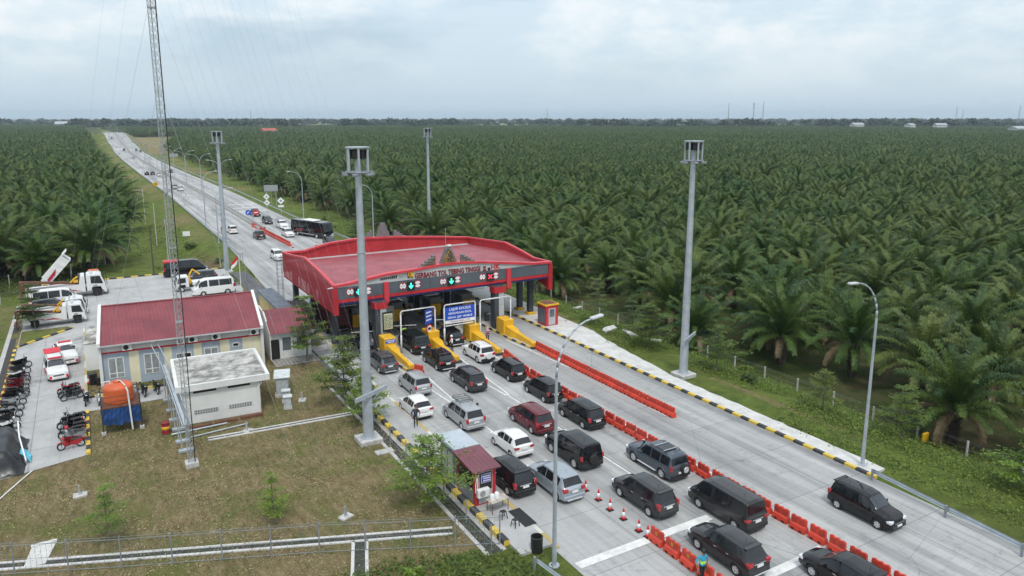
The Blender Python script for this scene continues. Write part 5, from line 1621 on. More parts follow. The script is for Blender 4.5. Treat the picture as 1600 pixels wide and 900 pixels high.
# red guard booth on the right pavement
b = thing('guard_booth', 'small red booth with glass sides and a grey door on the right pavement', 'guard booth', (45.0, 68.6, .14), 0)
MB().box(-.85, .85, -.85, .85, .0, 2.35).build('cabin', RED, b)
MB().box(-.70, -.05 + .7, -.865, -.85, .1, 2.1).build('door_frame', RED_TRIM, b)
MB().box(-.45, .45, -.88, -.866, .1, 2.05).build('door', LIGHTGREY, b)
MB().box(-.33, .33, -.895, -.881, 1.05, 1.95).build('window', GLASS_L, b)
MB().box(-.865, -.85, -.7, .7, .25, 2.0).build('window', GLASS_L, b)
MB().cbox(-.95, .95, -.95, .95, 2.35, 2.55, .03).build('roof_rim', YELLOW, b)
MB().box(-.8, .8, -.8, .8, 2.55, 2.562).build('roof', RUST, b)
tag(MB().box(43.95, 46.8, 64.0, 67.6, .1, .155).build('pavement', 'pavement'), 'bright new concrete before the red booth', kind='structure')
# yellow walled plant room and ladder left of the canopy
pr_ = thing('plant_room', 'low plant room with yellow louvred wall and dark grey flat roof left of the canopy', 'plant room', (18.0, 80, 0), 0)
MB().box(-1.1, .3, -2.5, 9, 0, 3.1).build('wall', mat('wall_yellow', (.55, .42, .16), .7, dirt=.2), pr_)
MB().cbox(-1.3, .5, -2.8, 9.3, 3.1, 3.4, .04).build('roof', DARKGREY, pr_)
lv = MB()
for k in range(12):
    for xx in (-.95, -.25): lv.box(xx, xx + .48, -2.54, -2.5, .5 + k * .2, .6 + k * .2)
lv.build('louvre', mat('louvre_dark', (.12, .095, .045), .6), pr_)
ld = thing('ladder', 'tall dark access ladder at the left rear corner of the canopy', 'ladder', (20.2, 91.3, 0), 0)
b = MB()
for dx, dy in ((0, 0), (-.6, 0), (0, -.6), (-.6, -.6)): b.cyl((dx, dy, 0), (dx, dy, 7.0), .03, n=5)
for k in range(14):
    b.tube([(0, 0, .5 * k + .3), (-.6, 0, .5 * k + .3), (-.6, -.6, .5 * k + .3), (0, -.6, .5 * k + .3), (0, 0, .5 * k + .3)], .018, 4)
b.build('frame', GALV_DARK, ld)
# ------------------------------------------------------------------ barriers and cones
def make_barrier(label, cat='barrier'):
    r = thing('plastic_barrier', label, cat)
    b = MB()
    # stepped water barrier, long side along y
    pr = [(-.24, 0), (-.24, .13), (-.17, .34), (-.075, .42), (-.065, .82), (.065, .82), (.075, .42), (.17, .34), (.24, .13), (.24, 0)]
    b.prism(pr, 'Y', -.50, .50)
    o = b.build('shell', BARRIER, r)
    s = MB()
    for x in (-1, 1):
        for y in (-.26, .26): s.prism([(y - .11, .02), (y + .11, .02), (y + .09, .16), (y - .09, .16)], 'X', min(x * .22, x * .246), max(x * .22, x * .246))
    s.build('fork_slot', mat('slot_dark', (.10, .012, .01), .8), r)
    n = MB()
    for y in (-.26, .26):
        for x in (-1, 1): n.box(min(x * .05, x * .1), max(x * .05, x * .1), y - .14, y + .14, .48, .74)
    for y in (-.36, 0, .36): n.cbox(-.075, .075, y - .07, y + .07, .80, .86, .015)
    n.build('rib', BARRIER_B, r)
    MB().cyl((0, .50, .62), (0, .58, .62), .055, n=8).build('peg', SIGNWHITE, r)
    return r
BAR0 = None
def barrier(x, y, rz, label, group, mark=None):
    global BAR0
    if BAR0 is None:
        BAR0 = make_barrier(label); build_kids(BAR0); r = BAR0
    else:
        r = copy_thing(BAR0, (0, 0, 0), 0, label, group)
    r.location = (x, y, road_z(y) + .01); r.rotation_euler = (0, 0, rz); r['label'] = label; r['group'] = group
    if mark:
        t = MB()
        for k in range(4):
            for zz_ in (.56, .68): t.box(-.085, -.076, -.16 + k * .085, -.105 + k * .085, zz_ - .04, zz_ + .04)
            for zz_ in (.56, .68): t.box(.076, .085, -.16 + k * .085, -.105 + k * .085, zz_ - .04, zz_ + .04)
        t.build('lettering', mat('stencil_yellow', (.62, .36, .05), .6), r)
    return r
n_ = 20
for i in range(n_):
    barrier(39.05 + random.uniform(-.02, .02), 61.2 - i * 1.04, R(random.uniform(-2, 2)), 'red plastic barrier touching the nose of the rightmost island' if i == 0 else 'red plastic barrier closing the near end of the tight right row' if i == n_ - 1 else 'red plastic barrier inside the tight row that starts at the rightmost island', 'barriers in the tight right row')
i = 0; y = 60.6
while y > 17.2:
    x = 34.05 + max(0, (y - 55) * .14) + random.uniform(-.04, .04)
    barrier(x, y, R(random.uniform(-4, 4)) - (.14 if y > 55 else 0), 'orange red plastic barrier in the long row between queue and free lane', 'barriers in the long middle row')
    y -= 1.27
y = 28.2
while y > 18.5:
    barrier(26.02 + random.uniform(-.03, .03), y, R(random.uniform(-3, 3)), 'orange barrier with yellow stencil in the short row by the guard', 'barriers in the short front row', mark=True)
    y -= 1.26
a = Vector(P(394, 353.5)); c = Vector(P(454, 385))
NF = int((c - a).length / 1.05)
for i in range(NF):
    p = a.lerp(c, (i + .5) / NF)
    barrier(p.x, p.y, math.atan2(-(c - a).x, (c - a).y) , 'red barrier in the row beyond the gate', 'barriers beyond the gate')
tri = barrier(25.5, 60.9, .5, 'single red barrier leaning at the nose of the leftmost island', 'barrier at the island nose')
def make_cone(label):
    r = thing('traffic_cone', label, 'traffic cone')
    MB().cbox(-.2, .2, -.2, .2, 0, .05, .02).build('base', BLACK, r)
    MB().lathe([(.14, .05), (.115, .22)], 14).lathe([(.078, .50), (.03, .74), (.02, .75)], 14).build('cone', CONE, r, smooth=True)
    MB().lathe([(.115, .22), (.078, .50)], 14).build('sleeve', SIGNWHITE, r, smooth=True)
    return r
CN = None
for u, v, lab in ((915, 767, 'traffic cone hidden behind the pale silver crossover, first of the line'), (935, 781.5, 'second traffic cone of the line, next to the silver crossover'), (953, 797, 'third traffic cone of the line'), (974, 811.5, 'fourth traffic cone, in the middle of the gap'), (998, 830, 'fifth traffic cone, just before the white stop line'), (1012, 839.5, 'last traffic cone, touching the stencilled orange barriers'),
                  (139, 600, 'worn orange cone by the black bin at the office corner'), (457.5, 387, 'cone at the near end of the red barrier row beyond the gate'), (441, 364, 'cone standing between the white pickup and the red row'), (494, 384, 'dark cone on the white line before the bus')):
    X_, Y_ = P(u, v)
    if CN is None: CN = make_cone(lab); build_kids(CN); r = CN
    else: r = copy_thing(CN, (0, 0, 0), 0, lab)
    r.location = (X_, Y_, .01); r['label'] = lab
# ------------------------------------------------------------------ people
def person(x, y, rz, label, shirt, trousers, hair=BLACK, arms=((.24, .05, .78), (.24, .08, .80)), lean=0.0, scale=1.0, vest=None, headwear=None, z=.0, stride=.10):
    me = bpy.data.meshes.new('person')
    V = []; E = []; Rr = []
    def v(p, r, par=None):
        V.append(p); Rr.append(r)
        if par is not None: E.append((par, len(V) - 1))
        return len(V) - 1
    pel = v((0, 0, .95), .145); sp = v((0, .02, 1.14), .135, pel); ch = v((0, .02, 1.33), .155, sp); nk = v((0, .03, 1.49), .065, ch)
    hd = v((0, .05, 1.57), .085, nk); v((0, .05, 1.66), .098, hd); 
    for s, (ax_, ay, az) in zip((-1, 1), arms):
        sh = v((s * .19, .01, 1.40), .072, ch)
        el = v((s * (.19 + ax_) / 1.7 + s * .08, ay * .3 - .05, (1.40 + az) / 2 + .0), .048, sh)
        wr_ = v((s * ax_, ay, az), .032, el)
        pm = v((s * ax_, ay + .03, az - .075), .034, wr_)
        for f in range(4):
            k = v((s * ax_ + (f - 1.5) * .019, ay + .045, az - .12), .0095, pm)
            v((s * ax_ + (f - 1.5) * .021, ay + .06, az - .165 + abs(f - 1.5) * .008), .008, k)
        v((s * (ax_ - .045), ay + .06, az - .09), .010, pm)
        hp = v((s * .09, 0, .90), .098, pel)
        kn = v((s * .10, s * stride * .6 + .03, .50), .066, hp)
        an = v((s * .11, s * stride, .09), .042, kn)
        v((s * .12, s * stride + .15, .035), .038, an)
    me.from_pydata(V, E, [])
    o = bpy.data.objects.new('person', me); COL.objects.link(o)
    md = o.modifiers.new('skin', 'SKIN'); md.use_smooth_shade = True
    for sv, r_ in zip(me.skin_vertices[0].data, Rr):
        sv.radius = (r_, r_ * .85)
    me.skin_vertices[0].data[0].use_root = True
    ms = o.modifiers.new('sub', 'SUBSURF'); ms.levels = 1; ms.render_levels = 1
    dg = bpy.context.evaluated_depsgraph_get()
    fm = bpy.data.meshes.new_from_object(o.evaluated_get(dg))
    bpy.data.objects.remove(o)
    fm.materials.clear()
    for m_ in (shirt, trousers, SKIN, BLACK, vest or shirt): fm.materials.append(m_)
    for pl in fm.polygons:
        c = pl.center
        arm = abs(c.x) > .22
        if c.z < .10: k = 3
        elif c.z < .93 and not (arm and c.z > .62): k = 1
        elif c.z > 1.47: k = 2
        elif arm and c.z < 1.12: k = 2
        elif vest and not arm and 1.0 < c.z < 1.22: k = 4
        else: k = 0
        pl.material_index = k
        pl.use_smooth = True
    o = bpy.data.objects.new('person', fm); COL.objects.link(o)
    tag(o, label, 'person')
    o.location = (x, y, z); o.rotation_euler = (lean, 0, rz); o.scale = (scale,) * 3
    h = MB()
    if headwear == 'hijab':
        h.lathe([(.02, 1.795), (.09, 1.77), (.118, 1.70), (.115, 1.60), (.10, 1.53), (.14, 1.44), (.17, 1.36)], 14, c=(0, .035, 0)).build('headscarf', mat('scarf_pink', (.55, .38, .40), .8), o, smooth=True)
    elif headwear == 'helmet':
        h.lathe([(.01, 1.81), (.09, 1.79), (.13, 1.72), (.135, 1.64), (.12, 1.62)], 14, c=(0, .04, 0)).build('helmet', SIGNWHITE, o, smooth=True)
    elif headwear:
        h.lathe([(.01, 1.785), (.09, 1.775), (.115, 1.70), (.118, 1.66), (.10, 1.655)], 14, c=(0, .04, 0)).box(-.08, .08, .13, .24, 1.66, 1.675).build('cap', headwear, o, smooth=True)
    else:
        h.lathe([(.01, 1.775), (.08, 1.765), (.108, 1.70), (.112, 1.62), (.09, 1.57)], 14, c=(0, .030, 0)).build('hair', hair, o, smooth=True)
    f = MB()
    f.prism([(.135, 1.63), (.165, 1.605), (.135, 1.60)], 'X', -.014, .014)
    f.build('nose', SKIN, o)
    e = MB()
    for s in (-1, 1): e.box(s * .036 - .014, s * .036 + .014, .13, .142, 1.64, 1.652)
    e.box(-.025, .025, .13, .14, 1.57, 1.578)
    e.build('face_marks', BLACK, o)
    return o
NAVY_C = mat('cloth_navy', (.02, .025, .05), .85); DARK_C = mat('cloth_dark', (.015, .015, .018), .85)
WHITE_C = mat('cloth_white', (.70, .70, .68), .85); PINK_C = mat('cloth_pink', (.45, .22, .26), .85)
CYAN_C = mat('cloth_cyan', (.03, .32, .50), .8); LIME_C = mat('cloth_lime', (.45, .85, .10), .7); MAROON_C = mat('cloth_maroon', (.10, .015, .03), .85)
X_, Y_ = P(650, 670); person(X_, Y_, -.3, 'guard in dark uniform and red shoulder band beside the white hatchback', NAVY_C, DARK_C, headwear=MAROON_C, scale=1.04, z=.12, vest=None)
X_, Y_ = P(706.5, 550); person(X_, Y_, 1.2, 'officer in white top and white helmet standing on the second island', WHITE_C, DARK_C, headwear='helmet', arms=((.25, .15, .85), (.2, .2, 1.05)), z=.02)
X_, Y_ = P(762, 536); person(X_, Y_, PI - .4, 'woman in pink top and pale headscarf, hands on her hips', PINK_C, DARK_C, headwear='hijab', arms=((.2, .06, 1.02), (.2, .06, 1.02)), vest=MAROON_C, z=.0)
X_, Y_ = P(746.5, 662); person(X_, Y_, PI / 2 + .2, 'person in a bright blue top leaning by the car with the roof rack', CYAN_C, DARK_C, scale=.98)
X_, Y_ = P(1096, 908); person(X_, Y_, PI - .2, 'guard in a blue and lime vest beside the orange barriers', CYAN_C, DARK_C, headwear=BLACK, vest=LIME_C, arms=((.22, .05, .80), (.34, .10, .86)), scale=1.04)
X_, Y_ = P(347.5, 366); person(X_, Y_, 0, 'man in dark clothes walking along the left edge of the toll road', DARK_C, DARK_C, z=.0)
X_, Y_ = P(632, 533); person(X_, Y_, PI, 'worker in a lime vest standing in the shade by the ribbed truck', LIME_C, DARK_C, scale=1.0)
# ------------------------------------------------------------------ masts, lamps, signs
def high_mast(x, y, label, h=21.6, box=True):
    zb = min(terrain(x, y), 0) if y > 112 or x > 50 else 0
    r = thing('lamp_mast', label, 'light mast', (x, y, zb), 0, 'tall light masts round the gate')
    h -= zb
    MB().cbox(-.85, .85, -.85, .85, -.4, .32, .04).build('footing', CONC, r)
    b = MB().cyl((0, 0, .3), (0, 0, h), .40, .21, 14)
    for z_ in (h * .33, h * .66): b.cyl((0, 0, z_), (0, 0, z_ + .05), .36 - .19 * z_ / h + .07, n=14)
    b.cyl((0, 0, .3), (0, 0, .36), .62, n=14)
    b.build('pole', GALV, r, smooth=True, sharp=35)
    t = MB().cyl((0, 0, h), (0, 0, h + .08), .86, n=12)
    for i in range(6):
        a = 2 * PI * i / 6 + .3
        t.cyl((  .74 * math.cos(a),   .74 * math.sin(a), h - 1.6), (  .74 * math.cos(a),   .74 * math.sin(a), h + .05), .085, n=6)
    t.build('top_cage', GALV, r)
    u = MB()
    for i in range(12):
        a, c = 2 * PI * i / 12, 2 * PI * (i + 1) / 12
        for rr in (.6, .86): u.cyl((rr * math.cos(a), rr * math.sin(a), h - 1.65), (rr * math.cos(c), rr * math.sin(c), h - 1.65), .05, n=5)
    u.cyl((-1.15, 0, h - 1.65), (1.15, 0, h - 1.65), .05).cyl((0, -1.15, h - 1.65), (0, 1.15, h - 1.65), .05)
    u.build('ring', GALV_DARK, r)
    for i in range(6):
        a = 2 * PI * i / 6
        f = MB(); f.M = Matrix.Translation((.95 * math.cos(a), .95 * math.sin(a), h - 1.78)) @ Matrix.Rotation(a, 4, 'Z')
        f.cbox(-.18, .18, -.2, .2, -.14, .06, .04); f.build('floodlight', GALV_DARK, r)
        f = MB(); f.M = Matrix.Translation((.42 * math.cos(a), .42 * math.sin(a), h - .42)) @ Matrix.Rotation(a, 4, 'Z')
        f.cbox(-.2, .2, -.24, .24, -.3, .3, .04); f.build('floodlight', BLACK, r)
    if box:
        c = MB(); c.M = Matrix.Rotation(.5, 4, 'Z')
        c.cbox(-1.7, 1.7, -.5, -.38, 3.6, 3.95, .02).tube([(-.9, -.44, 3.6), (-.3, -.1, 3.0)], .03).tube([(.9, -.44, 3.6), (.3, -.1, 3.0)], .03).build('cross_arm', GALV, r)
    return r
high_mast(16.5, 49.3, 'thick grey light mast on the lawn, in front of the gate')
high_mast(46.6, 47.9, 'tall grey light mast on the right grass verge')
high_mast(18.4, 121.5, 'light mast behind the office yard, beside the toll road', box=False)
high_mast(61.2, 138.5, 'light mast standing behind the gate at the palm edge', box=False)
tag(MB().box(16.2, 17.5, 46.6, 47.3, -.02, .06).build('slab', 'kerb_concrete'), 'small concrete cover below the mast on the lawn', 'concrete slab')
tag(MB().box(18.0, 19.1, 43.4, 43.9, -.02, .05).build('slab', 'kerb_concrete'), 'second concrete cover on the lawn, nearer the kiosk', 'concrete slab')
def lamp(x, y, label, dirs=(1,), h=12.4, z=None, group='street lamps along the toll road', reach=2.5):
    zz_ = road_z(y) if z is None else z
    r = thing('street_lamp', label, 'street lamp', (x, y, zz_), 0, group)
    b = MB().cyl((0, 0, 0), (0, 0, h * .8), .13, .075, 10).cyl((0, 0, 0), (0, 0, .06), .3, n=8)
    b.build('pole', GALV, r, smooth=True, sharp=35)
    for d in dirs:
        ux, uy = math.cos(d), math.sin(d)
        pts = []
        for i in range(9):
            t = i / 8
            rr = reach * (1 - math.cos(t * PI / 2)); zz2 = h * .8 + h * .2 * math.sin(t * PI / 2)
            pts.append((ux * rr, uy * rr, zz2))
        MB().tube(pts, .07, 7, .045).build('arm', GALV, r, smooth=True)
        f = MB(); f.M = Matrix.Translation((ux * reach, uy * reach, h)) @ Matrix.Rotation(d, 4, 'Z') @ Matrix.Rotation(R(-4), 4, 'Y')
        f.cbox(-.1, .75, -.14, .14, -.05, .09, .04); f.build('lamp_head', mat('lamp_head', (.5, .52, .54), .4, .1), r)
    return r
X_, Y_ = P(1347, 729); lamp(X_, Y_, 'grey street lamp on the right pavement, arm over the road', (PI,), 13.1, .14)
X_, Y_ = P(866, 884); lamp(X_, Y_, 'grey street lamp in the foreground beside the black bin', (.15,), 13.3, 0)
X_, Y_ = P(475, 349); lamp(X_, Y_, 'street lamp on the right verge behind the bus', (PI,), 12, -.1)
X_, Y_ = P(322, 352); lamp(X_, Y_, 'street lamp on the left edge of the toll road, near the walking man', (0,), 12, 0)
X_, Y_ = P(584, 374); lamp(X_, Y_, 'street lamp behind the canopy on the right side', (PI,), 11, 0)
lamp(21.3, 148, 'street lamp at the left edge, close behind the third light mast', (0,), 10.5, 0)
LM = None
for k in range(18):
    y = 211 + 38 * k
    if y > 905: break
    lab = 'double-armed lamp on the median, %s' % ('nearest the gate' if k == 0 else 'second from the gate' if k == 1 else 'third from the gate' if k == 2 else 'one of the far row climbing towards the crest')
    if LM is None: LM = lamp(32, y, lab, (0, PI), 12.6, group='lamps on the median', reach=2.6); build_kids(LM)
    else: copy_thing(LM, (32, y, road_z(y)), 0, lab)
for k in range(5):
    y = 915 + 40 * k
    copy_thing(LM, (32, y, 6.0 - k * 1.6), 0, 'double-armed lamp beyond the crest, only its upper part showing')
# guard rails and median
def rail(pts, name, label, cat='guard rail', z0=0.0, group=None):
    r = thing(name, label, cat, (pts[0][0], pts[0][1], 0), 0, group)
    o = Vector((pts[0][0], pts[0][1], 0))
    b = MB()
    for a, c in zip(pts, pts[1:]):
        A = Vector((*a, road_z(a[1]))) - o; C = Vector((*c, road_z(c[1]))) - o
        d = (C - A); n = Vector((-d.y, d.x, 0)).normalized()
        prof_ = [(0, .45), (.05, .52), (.0, .60), (.05, .68), (0, .76)]
        for (p, z1), (q, z2) in zip(prof_, prof_[1:]):
            b.quad(tuple(A + n * p + Vector((0, 0, z1))), tuple(C + n * p + Vector((0, 0, z1))), tuple(C + n * q + Vector((0, 0, z2))), tuple(A + n * q + Vector((0, 0, z2))))
        L_ = d.length; k = max(1, int(L_ / (4 if len(pts) < 8 else 10)))
        for i in range(k):
            p = A + d * (i / k) - n * .08
            MB().box(p.x - .06, p.x + .06, p.y - .06, p.y + .06, p.z - .3, p.z + .78).build('post', GALV_DARK, r)
    b.build('beam', GALV, r)
    return r
q0 = P(1365, 733, .75); q1 = P(1480, 790, .75); q2 = P(1600, 850, .75); q3 = (q2[0] + (q2[0] - q1[0]) * 4, q2[1] + (q2[1] - q1[1]) * 4)
rail([q0, q1, q2, q3], 'guard_rail', 'grey steel guard rail right of the lone oncoming car')
rail([(18.8, 29.6), (19.2, 26.5), (19.2, 18), (19.2, 2)], 'guard_rail', 'grey steel guard rail running out of the bottom edge by the bin')
ysr = [112, 130, 160, 200, 240] + frange(260, 900, 20) + [900]
rail([(21.9, y) for y in ysr[1:]], 'guard_rail', 'long guard rail on the left edge of the toll road')
rail([(42.6 if y > 140 else 44.0, y) for y in ysr], 'guard_rail', 'long guard rail on the right edge of the toll road')
md_ = MB()
for a, c in zip(ysr[2:], ysr[3:]):
    for x in (31.45, 32.35):
        md_.add([(x - .1, a, road_z(a)), (x + .3, a, road_z(a)), (x + .2, a, road_z(a) + .8), (x, a, road_z(a) + .8), (x - .1, c, road_z(c)), (x + .3, c, road_z(c)), (x + .2, c, road_z(c) + .8), (x, c, road_z(c) + .8)], [(0, 1, 5, 4), (1, 2, 6, 5), (2, 3, 7, 6), (3, 0, 4, 7)])
tag(md_.build('median_barrier', 'kerb_concrete'), 'double concrete wall between the carriageways', 'median barrier')
# signs
def sign(u, v, h, label, build, z=None, base=None):
    X_, Y_ = base or P(u, v, z or 0)
    zz_ = terrain(X_, Y_) if z is None else z
    r = thing('road_sign', label, 'road sign', (X_, Y_, zz_), YAW * -.4, 'road signs')
    MB().cyl((0, .05, -.2), (0, .05, h), .05, n=6).build('post', GALV, r)
    build(r, h)
    return r
def diamond(z, s_, m, r): MB().prism([(0, z - s_), (s_, z), (0, z + s_), (-s_, z)], 'Y', -.03, 0).build('panel', m, r)
def sg_two(r, h):
    for dz in (0, -1.5):
        diamond(h + dz, .78, SIGNWHITE, r); MB().prism(disc(0, h + dz, .24, 0), 'Y', -.04, -.031).build('mark', GALV_DARK, r)
def sg_one(r, h):
    diamond(h, .85, SIGNWHITE, r); MB().prism(disc(0, h, .26, 0), 'Y', -.04, -.031).build('mark', GALV_DARK, r); MB().box(-.7, .7, -.03, 0, h - 1.6, h - 1.1).build('plate', SIGNWHITE, r)
sign(418, 333, 4.2, 'pair of white diamond signs seen from behind on the right verge', sg_two)
sign(440, 336, 3.6, 'single white diamond sign with a plate on the right verge', sg_one)
sign(434, 352, 1.2, 'small grey round sign at the right guard rail', lambda r, h: MB().prism(disc(0, h, .5, 0), 'Y', -.03, 0).build('panel', GALV, r))
sign(288, 322, 3.0, 'round white speed sign on the left edge of the toll road', lambda r, h: (MB().prism(disc(0, h, .62, 0), 'Y', -.03, 0).build('rim', GALV_DARK, r), MB().prism(disc(0, h, .5, 0), 'Y', -.04, -.03).build('face', SIGNWHITE, r), MB().prism(disc(0, h, .12, 0), 'Y', -.05, -.04).build('mark', BLACK, r)), z=0)
sign(244, 298, 2.2, 'yellow diamond warning sign beside the lattice mast', lambda r, h: (diamond(h, .95, YELLOW, r), MB().box(-.3, .3, -.045, -.031, h - .1, h + .1).build('mark', BLACK, r)), z=0)
sign(393, 352, 3.0, 'red no-entry disc at the head of the median', lambda r, h: (MB().prism(disc(.55, h, .62, 0), 'Y', -.03, 0).build('panel', SIGNRED, r), MB().box(.15, .95, -.045, -.031, h - .1, h + .1).build('bar', SIGNWHITE, r)), base=(31.9, 168.5), z=0)
sign(390, 352, 3.0, 'blue keep-left disc at the head of the median', lambda r, h: (MB().prism(disc(-.75, h, .62, 0), 'Y', -.03, 0).build('panel', BLUE, r), MB().prism([(-1.0, h - .25), (-.75, h - .3), (-.9, h - .1), (-.5, h + .2), (-.6, h + .3), (-1.0, h + .0)], 'Y', -.045, -.031).build('arrow', SIGNWHITE, r)), base=(31.7, 168.9), z=0)
sign(277, 330, .9, 'low white board on the grass slope left of the road', lambda r, h: MB().box(-.7, .7, -.04, 0, h - .5, h + .5).build('panel', SIGNWHITE, r), base=(17.5, 165))
sign(357, 296, 5.0, 'grey back of a large road sign on the right verge', lambda r, h: (MB().box(-1.9, 1.9, -.05, 0, h - .9, h + .9).build('panel', mat('sign_back', (.30, .32, .33), .5), r), MB().cyl((-1.3, .05, -.3), (-1.3, .05, h + .8), .07).cyl((1.3, .05, -.3), (1.3, .05, h + .8), .07).build('frame', GALV, r)), base=(46.0, 215))
sign(236, 240, 5.0, 'grey back of a far sign board near the dip of the road', lambda r, h: (MB().box(-2.4, 2.4, -.05, 0, h - 1, h + 1).build('panel', mat('sign_back', (.30, .32, .33), .5), r)), base=(46.5, 470), z=-2.5)
# ------------------------------------------------------------------ office, hut and yard furniture
CREAM = mat('wall_cream', (.72, .67, .48), .85, .05, .8, dirt=.15); BLUEGREY = mat('wall_blue_grey', (.34, .40, .47), .85, .05, .8, dirt=.15)
of = thing('office_building', 'long single-storey office with a dark red roof, cream and blue-grey front', 'office', (-.25, 71.75, 0), R(-4.2))
W_, D_ = 13.7, 11.0
MB().box(0, W_, 0, D_, 0, 4.0).build('wall', OFFWHITE, of)
gp = MB()
for x in (-.12, W_ - .14):
    gp.prism([(-.75, 3.9), (D_ / 2, 6.0), (D_ + .75, 3.9), (D_ + .75, 4.25), (D_ / 2, 6.38), (-.75, 4.25)], 'X', x, x + .26)
gp.build('gable_parapet', WHITE, of)
gw = MB()
for x in (.0, W_ - .1): gw.prism([(0, 4.0), (D_, 4.0), (D_ / 2, 6.0)], 'X', x + .002, x + .1)
gw.box(-.12, .14, -.35, .0, 0, 3.95).box(W_ - .14, W_ + .12, -.35, 0, 0, 3.95)
gw.build('gable_wall', OFFWHITE, of)
MB().add([(.14, -.75, 4.0), (W_ - .14, -.75, 4.0), (W_ - .14, D_ / 2, 6.15), (.14, D_ / 2, 6.15), (.14, D_ + .75, 4.0), (W_ - .14, D_ + .75, 4.0)], [(0, 1, 2, 3), (3, 2, 5, 4)]).build('roof', 'hut_red_roof', of)
MB().cyl((.14, D_ / 2, 6.17), (W_ - .14, D_ / 2, 6.17), .1, n=6).build('ridge_cap', 'hut_red_roof', of)
MB().box(.14, W_ - .14, -.82, -.75, 3.9, 4.02).build('gutter', LIGHTGREY, of)
MB().box(-.02, W_ + .02, -.05, -.003, 3.05, 3.2).build('red_band', SIGNRED, of)
pn = MB(); pc = MB()
for x0, x1, z0 in ((.15, 2.25, 0), (3.05, 5.1, 0), (5.75, 7.6, 0), (8.3, 9.9, 1.2), (10.75, 11.9, 1.9)): pn.box(x0, x1, -.03, -.002, z0, 3.05)
for x0, x1 in ((2.25, 3.05), (5.1, 5.75), (7.6, 8.3), (9.9, 10.75), (11.9, W_ - .15)): pc.box(x0, x1, -.02, -.002, 0, 3.05)
pc.box(10.75, 11.9, -.02, -.002, 0, 1.9).box(8.3, 9.9, -.02, -.002, 0, 1.2)
pn.build('front_panel', BLUEGREY, of); pc.build('front_panel', CREAM, of)
for x, w_, z0, z1, dark in ((1.2, 1.25, .75, 2.65, 0), (4.05, 1.25, .75, 2.65, 0), (6.75, 1.3, .9, 2.3, 1), (9.1, 1.25, .9, 2.5, 0), (11.3, .6, 2.25, 2.65, 1)):
    wn = MB().box(x - w_ / 2, x + w_ / 2, -.075, -.031, z0, z1).build('window', WHITE, of)
    g = MB(); k = 2 if w_ > 1 else 1
    for i in range(k):
        a = x - w_ / 2 + .07 + i * (w_ - .04) / k; c = a + (w_ - .04) / k - .10
        g.box(a, c, -.085, -.076, z0 + (.5 if not dark else .08), z1 - .08)
        if not dark: g.box(a, c, -.085, -.076, z0 + .07, z0 + .42)
    g.build('pane', GLASS if dark else mat('curtained_glass', (.26, .28, .29), .3, .2, 3), wn)
for i, x in enumerate((2.2, 6.6, 7.6, 9.6, 13.0)):
    a = thing('air_conditioner', 'outdoor air conditioner under the office eaves, %s from the yard side' % ('first', 'second', 'third', 'fourth', 'fifth')[i], 'air conditioner', (0, 0, 0), 0, 'air conditioners on the office')
    a.matrix_world = Matrix.Translation((-.25, 71.75, 0)) @ Matrix.Rotation(R(-4.2), 4, 'Z') @ Matrix.Translation((x, -.36, 3.3))
    MB().cbox(-.4, .4, -.15, .15, 0, .55, .03).build('casing', WHITE, a)
    MB().prism(disc(-.08, .28, .22, 0), 'Y', -.165, -.15).build('fan', BLACK, a)
    MB().box(-.3, -.26, .15, .36, .0, .04).box(.26, .3, .15, .36, 0, .04).build('bracket', GALV, a)
sb_ = thing('store_block', 'plain low white block against the left gable of the office', 'store', (-1.5, 77.5, 0), R(-4.2))
MB().box(0, 1.2, 0, 6.5, 0, 2.6).build('wall', OFFWHITE, sb_); MB().cbox(-.06, 1.22, -.06, 6.56, 2.6, 2.72, .03).build('roof', 'hut_roof_concrete', sb_)
an = thing('annex', 'small white annex with a dark red lean-to roof right of the office', 'annex', (14.3, 71.4, 0), R(-3))
MB().box(0, 4.0, .3, 7.2, 0, 2.75).prism([(.3, 2.75), (7.2, 2.75), (7.2, 4.1), (3.9, 4.1)], 'X', 0, .16).build('wall', OFFWHITE, an)
MB().add([(.05, -.2, 2.8), (4.2, -.2, 2.8), (4.2, 4.6, 4.15), (.05, 4.6, 4.15), (4.2, 7.4, 3.4), (.05, 7.4, 3.4)], [(0, 1, 2, 3), (3, 2, 4, 5)]).build('roof', 'hut_red_roof', an)
MB().box(3.95, 4.2, -.25, 7.3, 2.45, 2.85).build('fascia', WHITE, an)
for x in (1.2, 2.6): MB().box(x, x + .8, .27, .3, .9, 2.2).build('window', GLASS_L, an)
MB().box(.1, .9, .27, .3, 0, 2.1).build('door', BLACK, an)
tr_ = MB()
for i in range(12): tr_.box(14.3 + i * .36, 14.62 + i * .36, 69.3, 72.0, .02, .09)
tag(tr_.build('terrace', mat('terrace_board', (.30, .29, .27), .8, .2)), 'grey slab terrace in front of the annex', 'terrace')
